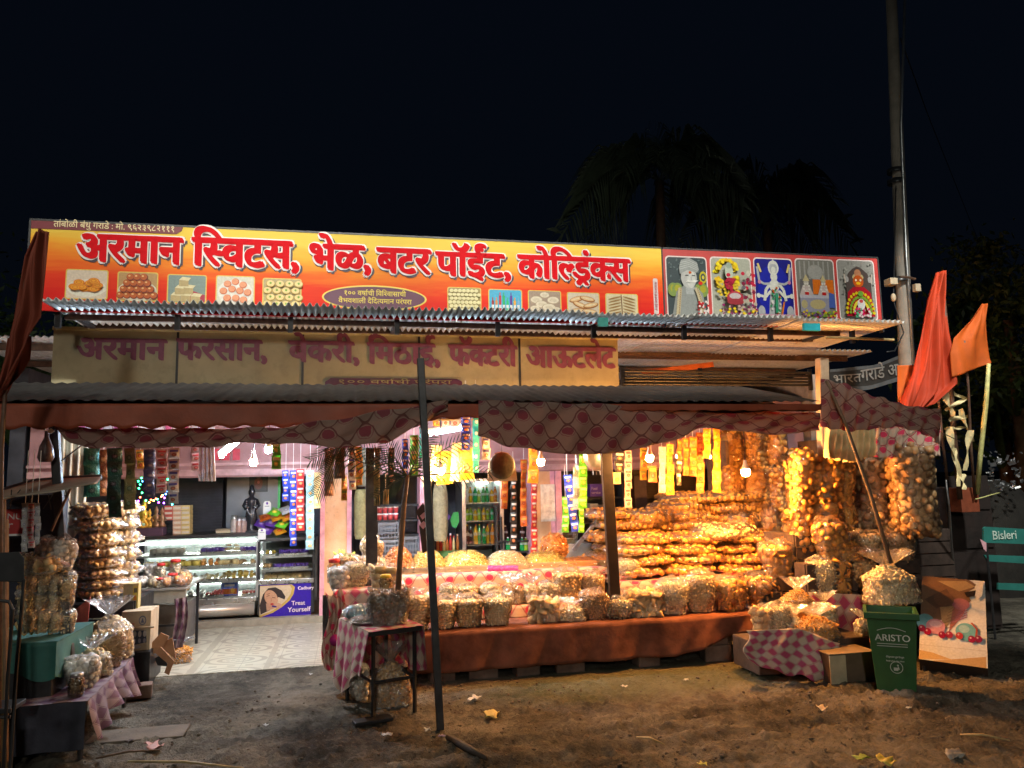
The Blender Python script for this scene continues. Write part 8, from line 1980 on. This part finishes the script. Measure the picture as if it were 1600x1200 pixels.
# teal stand
ts = thing('teal_rack', 'teal metal bottle rack with a lettered header, half outside the right edge', 'rack', G(1585, 1040, 0)); O_ = Vector(ts.location); TYs = 6.4
q = lambda x, y: W(x, y, TYs)-O_
def plate(name, pts, d=0.02, mat=M_TEAL):
    f_ = [q(*p_) for p_ in pts]; b_ = [p_+Vector((0, d, 0)) for p_ in f_]; n_ = len(f_)
    return MB().add(f_+b_, [tuple(reversed(range(n_))), tuple(range(n_, 2*n_))]+[(i, (i+1) % n_, (i+1) % n_+n_, i+n_) for i in range(n_)]).build(name, mat, ts)
plate('header_panel', [(1537, 850), (1537, 826), (1540, 823), (1625, 828), (1625, 851), (1540, 848)])
plate('shelf_bar', [(1538, 867), (1625, 870), (1625, 882), (1544, 877)]); plate('shelf_bar', [(1560, 911), (1625, 913), (1625, 924), (1560, 921)])
plate('back_panel', [(1528, 910), (1532, 872), (1545, 850), (1600, 850), (1600, 1040), (1528, 1000)], 0.01, simple('deep_green', (0.01, 0.045, 0.035), 0.5)).location = (0, 0.35, 0)
plate('pink_tag', [(1530, 842), (1540, 848), (1540, 862), (1536, 858)], 0.004, simple('pink_paper', (0.75, 0.4, 0.45), 0.6)).location = (0, -0.01, 0)
for x in (1541, 1600): MB().tube([q(x, 850), (q(x, 850).x, q(x, 850).y, 0.0)], 0.012, 6).build('upright', M_STEEL, ts)
mb = MB(); a_ = q(1550, 843); b_ = q(1589, 845); letters(mb, 'Bisleri', a_+Vector((0, -0.004, 0)), Ux, Vz, 0.12, b_.x-a_.x, ring(0.008)[::3], 0.001); mb.build('header_lettering', simple('pale_mint_ink', (0.62, 0.75, 0.66), 0.5), ts)
# dark stall behind the flags
dk = thing('dark_cabinet', 'dark wooden cabinet in deep shade behind the ice cream board', 'cabinet', (W(1490, 900, 6.9).x, 6.7, 0)); 
a = W(1490, 850, 6.7).x; MB().bx(W(1462, 850, 6.7).x-a+0.02, W(1536, 850, 6.7).x-a, 0, 0.5, 0.02, W(1500, 762, 6.7).z).build('cabinet_body', simple('umber_wood', (0.016, 0.008, 0.006), 0.8, 0, 0.4, 8, 0.2), dk, bevel=0.006)
for k in range(4): MB().bx(W(1464, 850, 6.7).x-a+0.03, W(1534, 850, 6.7).x-a-0.01, -0.012, -0.001, 0.06+k*0.38, 0.40+k*0.38).build('plank_door', simple('umber_wood', (0.016, 0.008, 0.006), 0.8, 0, 0.4, 8, 0.2), dk)
o = MB().bx(W(1502, 850, 6.5).x, W(1530, 850, 6.5).x, 6.45, 6.6, W(1510, 800, 6.5).z, W(1510, 762, 6.5).z).build('stick_holder', simple('brick_red_paint', (0.22, 0.05, 0.02), 0.6), None, False, 0.004); tag(o, 'brick red block holding the feet of the flag sticks', 'holder')
for i, (p0, p1, r_, m_, lb_) in enumerate((((1452, 485), (1480, 750), 0.013, M_STICKD, 'thin dark stick crossing the front of the big flag'), ((1470, 425), (1500, 780), 0.024, M_STICKD, 'thick dark pole carrying the big saffron flag'), ((1507, 532), (1523, 775), 0.012, M_STICKD, 'dark knobbed stick between the two flags'),
        ((1545, 568), (1527, 772), 0.022, M_STICKL, 'peeled yellow green stick carrying the right flag'), ((1478, 750), (1492, 900), 0.009, M_ALU, 'thin grey rod in front of the dark corner bag'), ((1524, 780), (1562, 770), 0.006, M_STICKL, 'short pale stick lying flat at the feet of the flag sticks'))):
    a = W(*p0, 6.3-0.05*i); b = W(*p1, 6.42)
    o = MB().tube([a, a.lerp(b, 0.3)+Vector((0.008, 0, 0)), a.lerp(b, 0.7)-Vector((0.006, 0, 0)), b], [r_*0.75, r_, r_*1.05, r_], 8).build('flag_stick', m_, None, True); tag(o, lb_, 'stick')
def flag(name, label, pts, Y, mat, nf, amp, cat='flag'):
    """cloth through an outline of measured rows: list of (xl, yl, xr, yr)"""
    def f(u, v):
        k = v*(len(pts)-1); i = min(int(k), len(pts)-2); t_ = k-i
        l = [pts[i][j]+(pts[i+1][j]-pts[i][j])*t_ for j in range(4)]
        x = l[0]+(l[2]-l[0])*u; y = l[1]+(l[3]-l[1])*u
        p = W(x, y, Y); p.y += amp*math.sin(u*nf+v*3)+amp*0.5*math.sin(u*nf*2.3-v*5); return p
    o = MB().grid(f, 34, 40).build(name, mat, None, True); s_ = o.modifiers.new('Solidify', 'SOLIDIFY'); s_.thickness = 0.002
    return tag(o, label, cat)
flag('saffron_flag', 'big saffron orange flag hanging in long folds from the thick dark pole', [(1466, 425, 1476, 424), (1452, 470, 1479, 470), (1440, 530, 1483, 520), (1428, 585, 1488, 560), (1408, 632, 1490, 600), (1405, 655, 1455, 632)], 6.25, M_FLAGR, 15, 0.035)
flag('saffron_flag', 'squarish red orange cloth hanging behind the left edge of the big flag', [(1402, 571, 1432, 570), (1403, 600, 1428, 600), (1404, 628, 1415, 626)], 6.4, M_FLAGO, 4, 0.01)
flag('saffron_flag', 'bright orange pointed flag on the peeled stick at the right', [(1536, 474, 1541, 476), (1518, 500, 1544, 505), (1492, 528, 1546, 535), (1487, 552, 1547, 562), (1489, 590, 1546, 568)], 6.2, M_FLAGO, 7, 0.02)
flag('orange_flag', 'faded orange flag hanging from a pole top at the left edge', [(56, 361, 74, 360), (38, 400, 72, 405), (30, 440, 70, 452), (22, 480, 68, 498), (14, 520, 50, 525), (10, 560, 44, 540), (0, 612, 8, 606)], 4.6, M_FLAGD, 9, 0.03)
flag('orange_flag', 'lower tail of faded orange cloth with a ragged seam at the left edge', [(12, 528, 48, 524), (6, 560, 42, 560), (-8, 600, 26, 590), (-12, 640, 4, 620)], 4.66, M_FLAGD, 7, 0.03)
tag(MB().tube([W(66, 364, 4.62), W(30, 470, 4.64), W(8, 612, 4.66), W(2, 700, 4.68), W(-4, 1190, 4.7)], [0.008, 0.01, 0.012, 0.014, 0.016], 8).build('flag_pole', M_STICKD, None, True), 'slender bent pole carrying the faded orange flags at the left edge', 'pole')
# straw and paper streamers by the flags
t = thing('straw_bundle', 'pale dried leaves and paper strips tied to the flag sticks', 'straw bundle', W(1500, 700, 6.35)); O_ = Vector(t.location); r = random.Random(6)
for i, (x0, y0, x1, y1, w_) in enumerate(((1480, 610, 1512, 625, 8), (1478, 640, 1518, 618, 6), (1484, 655, 1516, 650, 7), (1482, 668, 1500, 745, 10), (1516, 672, 1508, 735, 9), (1500, 640, 1520, 690, 6), (1503, 740, 1507, 765, 9), (1478, 670, 1510, 668, 6), (1476, 615, 1490, 650, 10), (1490, 700, 1498, 760, 6))):
    a = W(x0, y0, 6.3+r.uniform(-.05, .08))-O_; b = W(x1, y1, 6.3+r.uniform(-.05, .08))-O_; d = (b-a); n_ = Vector((-d.z, 0, d.x)).normalized()*w_*0.0032
    MB().grid(lambda u, v: a.lerp(b, u)+n_*(v*2-1)*(1-0.7*u*u)+Vector((0, 0.02*math.sin(u*8+v*4), 0)), 8, 3).build('dry_leaf', M_STRAW, t, True)
# dark hillside banner
t = thing('dark_banner', 'dark curved banner with grey lettering seen beyond the right end of the roof', 'banner', W(1350, 600, 9.0)); O_ = Vector(t.location)
def bnf(u, v):
    x = 1296+124*u; yt = interp([(1296, 578), (1360, 572), (1420, 552)], x); yb = interp([(1296, 606), (1350, 606), (1420, 588)], x); return W(x, yt+(yb-yt)*v, 9.0)-O_
MB().grid(bnf, 20, 4).build('banner_cloth', simple('charcoal_flex', (0.03, 0.028, 0.026), 0.6), t, True)
for v0, v1 in ((-0.02, 0.13), (0.93, 1.12)): MB().grid(lambda u, v: bnf(u, v0+(v1-v0)*v)+Vector((0, -0.01, 0)), 20, 2).build('grey_band', simple('slate_band', (0.10, 0.11, 0.12), 0.6), t, True)
mb = MB(); a = W(1302, 599, 8.98)-O_; b = W(1346, 596, 8.98)-O_; letters(mb, 'भारत', a, (b-a), Vz, 0.17, (b-a).length, ring(0.01)[::3], 0.002); a = W(1346, 596, 8.98)-O_; b = W(1408, 585, 8.98)-O_; letters(mb, 'गराडे आ', a, (b-a), Vz, 0.24, (b-a).length, ring(0.012)[::3], 0.002)
mb.build('lettering', simple('grey_letters', (0.30, 0.29, 0.27), 0.6), t)
for x in (1298, 1404): MB().tube([W(x, 600, 9.03)-O_, Vector(((W(x, 600, 9.03)-O_).x, 0.03, -O_.z))], 0.03, 6).build('banner_post', M_STEEL, t)
# utility pole
up0 = W(1391, -40, 7.6); up1 = W(1417, 585, 7.6); dirp = (up1-up0); k = up0.z/(up0.z-up1.z); foot = up0+dirp*k
t = thing('utility_pole', 'tall grey concrete utility pole with clamps behind the right end of the sign', 'utility pole', foot); O_ = Vector(t.location)
top = up0+ (up0-up1)*0.35
MB().tube([Vector((0, 0, 0)), up1-O_, up0-O_, top-O_], [0.115, 0.085, 0.062, 0.05], 14).build('pole_shaft', M_CONC, t, True)
MB().tube([W(1414, 0, 7.5)-O_, W(1408, 200, 7.5)-O_, W(1416, 400, 7.5)-O_, W(1428, 570, 7.5)-O_], 0.016, 8).build('conduit', M_ALU, t, True)
for y in (268, 285, 438): p = W(1400+(y-268)*0.03, y, 7.6)-O_; MB().lathe(p-Vector((0, 0, 0.02)), [(0.098, 0), (0.1, 0.05), (0.085, 0.05)], 14).build('clamp_band', M_BLACK, t, True)
MB().bx(-0.05, 0.05, -0.06, 0.06, -0.04, 0.04).build('porcelain_fuse', M_CARDL, t, bevel=0.01, loc=W(1392, 441, 7.45)-O_)
p = W(1418, 433, 7.45)-O_; MB().tube([p-Vector((0.1, 0, 0)), p, p+Vector((0.1, 0, -0.02))], 0.014, 6).build('bracket', M_RUST, t)
MB().bx(-0.035, 0.035, -0.03, 0.03, -0.06, 0.03).build('junction_box', M_CARDL, t, bevel=0.004, loc=W(1432, 448, 7.45)-O_)
MB().ell(W(1396, 465, 7.42)-O_, (0.03, 0.03, 0.05), None, 10).build('insulator', M_CARDL, t, True)
tag(MB().tube([W(1400, 290, 7.5), W(1396, 470, 7.45), W(1412, 520, 7.2), W(1398, 548, 6.8), W(1386, 550, 6.5)], 0.007, 5).build('loose_cable', M_BLACK, None, True), 'loose black cable curling from the utility pole to the canopy end', 'cable')
tag(MB().tube([W(1407, 60, 7.6), W(1450, 180, 12), W(1530, 380, 20)], 0.008, 5).build('overhead_wire', M_STEEL, None, True), 'faint overhead wire running down to the right of the utility pole', 'wire')
tag(MB().tube([W(1300, 612, 5.5), W(1400, 640, 5.9), W(1500, 690, 6.3)], 0.004, 5).build('tie_rope', M_STICKD, None, True), 'thin dark rope across the right cloth valance', 'rope')

# ------------------------------------------------------------------ vegetation in the dark behind
def palm_tree(px, pbase, ptop, Y, label, R_, nf=15, seed=1):
    b = W(px, 600, Y); topz = W(px, ptop, Y).z
    t = thing('palm_tree', label, 'palm tree', (b.x, Y, 0), 0, None); r = random.Random(seed)
    MB().tube([(0, 0, 0), (0.1, 0, topz*0.4), (-0.05, 0, topz*0.75), (0, 0, topz)], [0.16, 0.13, 0.11, 0.1], 9).build('trunk', M_STICKD, t, True)
    mb = MB()
    for i in range(nf):
        a = 2*PI*i/nf+r.uniform(-.2, .2); e = r.uniform(-0.1, 0.8); L = R_*r.uniform(0.8, 1.1)
        frond(mb, (0, 0, topz), (L*math.cos(a)*math.cos(e), L*0.7*math.sin(a), topz+L*math.sin(e)), L*0.55, 34, 0.75, wd=0.03)
    mb.build('crown', simple('palm_green', (0.045, 0.06, 0.035), 0.5, 0, 0.3, 4), t)
    return t
palm_tree(1045, 0, 285, 15, 'broad palm tree barely visible in the dark behind the right half of the sign', 2.3, 18, 4)
palm_tree(1215, 0, 320, 16, 'second palm tree in the dark, right of the broad one', 2.0, 16, 8)
def leafy_tree(x, y, Y, rx, rz, n, label, seed, cr_):
    c = W(x, y, Y); t = thing('leafy_tree', label, 'tree', (c.x, Y, 0)); r = random.Random(seed)
    MB().tube([(0, 0, 0), (0.1, 0, c.z*0.5), (0, 0, c.z)], [0.22, 0.16, 0.08], 8).build('trunk', M_WOOD, t, True)
    mb = MB()
    cl_ = [(r.gauss(0, .45)*rx, r.gauss(0, .45)*rx, c.z+r.gauss(0, .45)*rz, r.uniform(.25, .5)) for _ in range(26)]
    for q_ in cl_[:8]: mb.tube([(0, 0, c.z*0.6), ((q_[0])*0.6, q_[1]*0.6, (c.z*0.6+q_[2])/2+0.2), q_[:3]], [0.06, 0.04, 0.01], 5)
    for _ in range(n):
        q_ = r.choice(cl_); s_ = q_[3]*rx; p = Vector((q_[0]+r.gauss(0, .5)*s_, q_[1]+r.gauss(0, .5)*s_, q_[2]+r.gauss(0, .45)*s_)); l = r.uniform(0.05, 0.11)
        R_ = Matrix(rotm(r).tolist()); o = len(mb.v); mb.v += [tuple(p+R_ @ Vector(v_)) for v_ in ((-l, 0, 0), (0, -l*0.35, 0), (l, 0, 0), (0, l*0.35, 0))]; mb.f.append((o, o+1, o+2, o+3)); mb.mi.append(0); mb.c.append((1, 1, 1))
    mb.build('crown', simple('leaf_dim', (0.05, 0.085, 0.02), 0.5, 0, 0.4, 5), t)
leafy_tree(1575, 500, 11, 1.3, 1.5, 5200, 'dark leafy tree rising beyond the flags at the right edge', 3, None)
leafy_tree(1560, 640, 12, 1.5, 1.1, 3800, 'lower dark bush like tree beyond the right flags', 5, None)
leafy_tree(30, 560, 15, 1.6, 1.2, 2600, 'dark tree beyond the left end of the shop', 6, None)
# gleaming scrap on the dark bank
t = thing('scrap_heap', 'heap of film and metal scrap glinting faintly in the dark beyond the flag sticks', 'scrap heap', (W(1570, 760, 8.5).x, 8.5, 0)); O_ = Vector(t.location); r = random.Random(17)
MB().ell((0.1, 0.3, 0), (0.95, 0.5, W(1570, 748, 8.5).z), None, 16).build('mound', simple('dark_mound', (0.02, 0.017, 0.014), 0.9, 0, 0.4, 5, 0.5), t, True)
mb = MB()
for i in range(60): p = W(r.uniform(1535, 1598), r.uniform(705, 765), 8.1+r.random()*0.3)-O_; mb.box(p, (r.uniform(.02, .09), .01, r.uniform(.01, .05)), Matrix(rotm(r).tolist()))
stuff(mb.build('scrap', M_ALU, t))

# ------------------------------------------------------------------ litter on the yard
r = random.Random(21)
LT = [(742, 1093, 'pale crumpled paper scrap behind the leaning post', (0.5, 0.47, 0.42), 0.06), (690, 1152, 'small lilac paper scrap at the foot of the leaning post', (0.5, 0.42, 0.6), 0.025), (668, 1142, 'white paper scrap left of the foot of the leaning post', (0.55, 0.53, 0.5), 0.03), (604, 1150, 'flattened white wrapper below the black table', (0.5, 0.48, 0.45), 0.04),
      (768, 1118, 'long yellowish peel right of the leaning post', (0.5, 0.42, 0.14), 0.09), (500, 0, '', None, 0), (1095+0, 1197-0, '', None, 0), (975, 1074, 'tiny white scrap on the greenish patch', (0.5, 0.46, 0.4), 0.03), (1072, 1064, 'small white wrapper on the greenish patch near the bench', (0.5, 0.48, 0.42), 0.025), (1285, 1108, 'flat pale stone shaped scrap in front of the pink cloth', (0.42, 0.36, 0.26), 0.06),
      (1346, 1186, 'green and yellow wrapper at the bottom edge', (0.45, 0.5, 0.08), 0.05), (1385, 1190, 'yellow wrapper at the bottom right', (0.55, 0.45, 0.08), 0.07), (1492, 1181, 'grey crumpled film at the bottom right', (0.3, 0.28, 0.25), 0.08), (240, 1167, 'reddish torn wrapper in the left foreground', (0.45, 0.2, 0.16), 0.08), (203, 1160, 'dark leaf scrap in the left foreground', (0.05, 0.03, 0.02), 0.03),
      (415, 1135, 'white scrap in the middle of the mud', (0.5, 0.48, 0.45), 0.025), (486, 1055, 'white scrap close to the edge of the tiles', (0.55, 0.52, 0.48), 0.02), (1098, 1196, 'yellow scrap on the bottom edge', (0.55, 0.5, 0.08), 0.03), (1420, 1108, 'bright tiny scrap right of the green bin', (0.6, 0.58, 0.5), 0.02)]
for x, y, lb_, c_, s_ in LT:
    if not lb_: continue
    p = G(x, y, 0.012); mb = MB(); ph = r.random()*6
    mb.grid(lambda u, v: ((u-0.5)*s_*1.6*(1+0.2*math.sin(v*5+ph)), (v-0.5)*s_*(1+0.3*math.sin(u*7+ph)), 0.012+s_*0.16*math.sin(u*9+v*6+ph)), 7, 6)
    o = mb.build('litter_scrap', simple('litter_%d' % x, c_, 0.6), None, True); o.location = p; o.rotation_euler = (0, 0, r.uniform(0, 6)); sm = o.modifiers.new('Solidify', 'SOLIDIFY'); sm.thickness = 0.002
    tag(o, lb_, 'litter')
for i, (a, b, lb_) in enumerate((((995, 1152), (1038, 1163), 'thin dry twig on the mud left of the wheel rut'), ((1500, 1148), (1578, 1157), 'pale split stick in the right foreground'), ((200, 1190), (380, 1200), 'long dry stalk in the left foreground'), ((150, 1185), (250, 1172), 'dark stalk beside the foot of the low table'))):
    p, q_ = G(*a, 0.025), G(*b, 0.03); tag(MB().tube([p, p.lerp(q_, 0.5)+Vector((0, 0.01, 0.012)), q_], [0.006, 0.008, 0.004], 5).build('twig', M_BAMBOO if i < 3 else M_WOOD, None, True), lb_, 'twig')
tag(MB().tube([G(700, 1152, 0.03), G(735, 1172, 0.03), G(760, 1185, 0.03)], [0.02, 0.024, 0.012], 6).build('post_shadow', simple('post_shadow_mud', (0.04, 0.028, 0.02), 0.8, 0, 0.3, 12, 0.4), None, True), 'dark strip laid on the mud as the shadow of the leaning post', 'painted shadow')  # cast shadow of the leaning post, modelled as a dark strip
tag(MB().bx(-0.28, 0.3, -0.14, 0.12, 0, 0.02).build('stone_slab', simple('pale_slab', (0.12, 0.095, 0.07), 0.85, 0, 0.3, 6, 0.4), None, False, 0.006, G(215, 1150, 0.0)), 'flat pale slab sunk in the mud beside the low table', 'slab')
